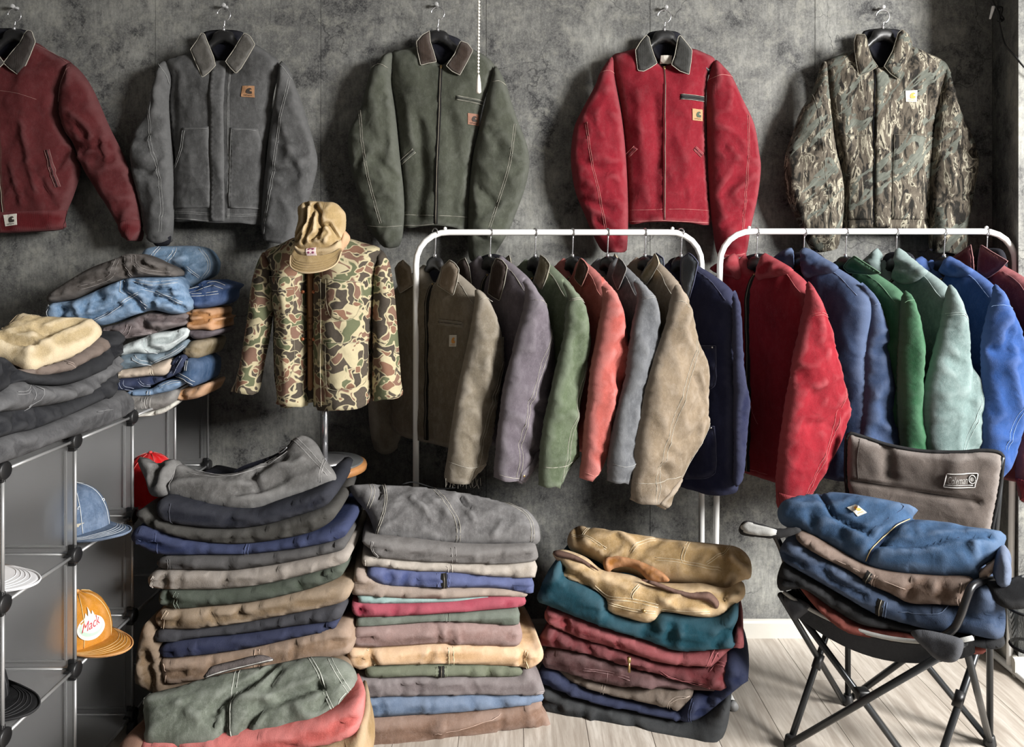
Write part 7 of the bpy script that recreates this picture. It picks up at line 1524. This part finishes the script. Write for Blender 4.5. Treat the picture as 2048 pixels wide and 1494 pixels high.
# ------------------------------------------------------------------ clothes piled on the chair
GD = 'folded jackets piled on the camping chair'
plD = vplane(1760, 2.00, -30)
def D_(label, pts, col, seed, **kw):
    kw.setdefault('depth', 0.24); kw.setdefault('T', 0.028); kw.setdefault('R', 0.04)
    return folded('folded_jacket', label, 'folded jacket', GD, zQ(pts), plD, col, seed, taper=0.1, **kw)
o, c = draped('folded_jacket', 'steel blue jacket with open zip and white label on top of the chair pile', 'folded jacket', GD,
    zQ([(262, 415), (295, 375), (400, 346), (560, 338), (700, 362), (800, 382), (902, 405), (880, 445), (905, 460), (1100, 482), (1290, 518), (1302, 560), (1270, 622), (1182, 682), (1176, 728), (1000, 718), (800, 698), (660, 664), (520, 594), (420, 545), (340, 505), (278, 472)]),
    vplane(1760, 2.03, -30, 42, 1120), (66, 94, 128), 701, T=0.055, Tb=0.03, R=0.06, fade=0.15, stitch=cloth((40, 58, 92), .1),
    seams=[(zQ([(458, 352), (490, 410), (520, 472), (600, 515), (680, 556)]), 0), (zQ([(680, 556), (760, 490), (840, 430), (830, 415)]), 0), (zQ([(742, 606), (830, 606), (920, 610), (1060, 576), (1230, 566)]), 0)],
    folds=[(zQ([(458, 352), (490, 410), (520, 472), (600, 515), (680, 556)]), 0.007, -0.014), (zQ([(668, 660), (760, 560), (870, 455)]), 0.012, -0.016), (zQ([(742, 606), (920, 610), (1060, 576), (1230, 566)]), 0.007, -0.014), (zQ([(1180, 690), (1160, 610)]), 0.010, 0.010), (zQ([(420, 470), (440, 530)]), 0.012, -0.008), (zQ([(560, 540), (580, 600)]), 0.012, -0.008), (zQ([(840, 430), (760, 490), (690, 550)]), 0.007, -0.008)])
q = c.pl.uv(zQ([(668, 655), (720, 595), (790, 530), (868, 462)])); zipper(c, o, zQ([(668, 655), (720, 595), (790, 530), (868, 462)]), w=0.008, pull=False, tape=cloth((46, 62, 92), .1), teeth=plain('bright_brass_teeth', (196, 176, 132), .4, .5))
label_patch(c, o, zQ([(588, 441), (626, 431), (677, 465), (636, 483)]), LABELW, EMB_O)
Cloth(c.pl.off(0.0), zQ([(1180, 700), (1220, 660), (1282, 612), (1292, 650), (1240, 705), (1185, 735)]), T=0.016, R=0.02, wr=0.002, ridge=0.002, step=0.008).build('lining_edge', cloth((206, 176, 156), .2), o)
D_('brown-grey jacket with zip, second in the chair pile', [(345, 525), (420, 548), (520, 598), (660, 668), (800, 702), (1000, 722), (1148, 730), (1128, 802), (1092, 848), (1000, 842), (870, 838), (780, 794), (690, 754), (600, 694), (480, 634), (375, 572)], (116, 96, 84), 707, zips=[zQ([(690, 690), (672, 715), (665, 745)])], seams=[(zQ([(715, 700), (700, 730), (700, 755)]), 0.006), (zQ([(1110, 735), (1090, 800), (1095, 840)]), 0.006), (zQ([(530, 630), (650, 690)]), 0), (zQ([(740, 715), (860, 765)]), 0)], folds=[(zQ([(860, 800), (880, 750), (940, 740)]), 0.010, -0.012), (zQ([(1010, 800), (1020, 740)]), 0.010, -0.010), (zQ([(530, 635), (650, 692)]), 0.008, -0.010)])
D_('slate blue jacket with rolled left end, third in the chair pile', [(272, 605), (290, 568), (350, 562), (480, 638), (600, 698), (690, 758), (780, 798), (870, 843), (1000, 848), (1095, 852), (1150, 790), (1200, 755), (1292, 830), (1302, 960), (1262, 1002), (1100, 972), (1000, 967), (850, 932), (700, 882), (560, 802), (420, 722), (300, 652)], (58, 74, 100), 709, zips=[zQ([(740, 805), (730, 840), (728, 880)])], seams=[(zQ([(470, 670), (520, 720), (660, 790)]), 0), (zQ([(820, 860), (900, 870), (1000, 868), (1045, 845)]), 0), (zQ([(760, 815), (750, 890)]), 0.006)], folds=[(zQ([(470, 670), (520, 720), (660, 790)]), 0.008, -0.012), (zQ([(290, 600), (310, 625), (300, 650)]), 0.008, -0.014), (zQ([(1270, 870), (1285, 930)]), 0.010, -0.014)], fade=0.2)
D_('black folded jacket sunk in the chair pile', [(262, 712), (300, 660), (420, 726), (560, 806), (700, 886), (850, 936), (1050, 977), (1262, 1005), (1302, 1022), (1242, 1048), (1000, 1003), (800, 962), (640, 932), (500, 852), (380, 772), (275, 780)], (30, 31, 34), 713, fade=0.1, depth=0.2)
D_('rust red folded jacket at the bottom of the chair pile', [(345, 740), (380, 768), (500, 852), (640, 932), (800, 964), (1000, 1005), (1195, 1022), (1190, 1072), (1000, 1040), (700, 1000), (560, 960), (440, 860)], (112, 42, 28), 719, fade=0.1, depth=0.2)
D_('pale denim jacket showing behind the right armrest', [(1262, 735), (1275, 645), (1298, 625), (1328, 658), (1332, 715), (1322, 755), (1285, 765)], (92, 106, 132), 723, depth=0.12)
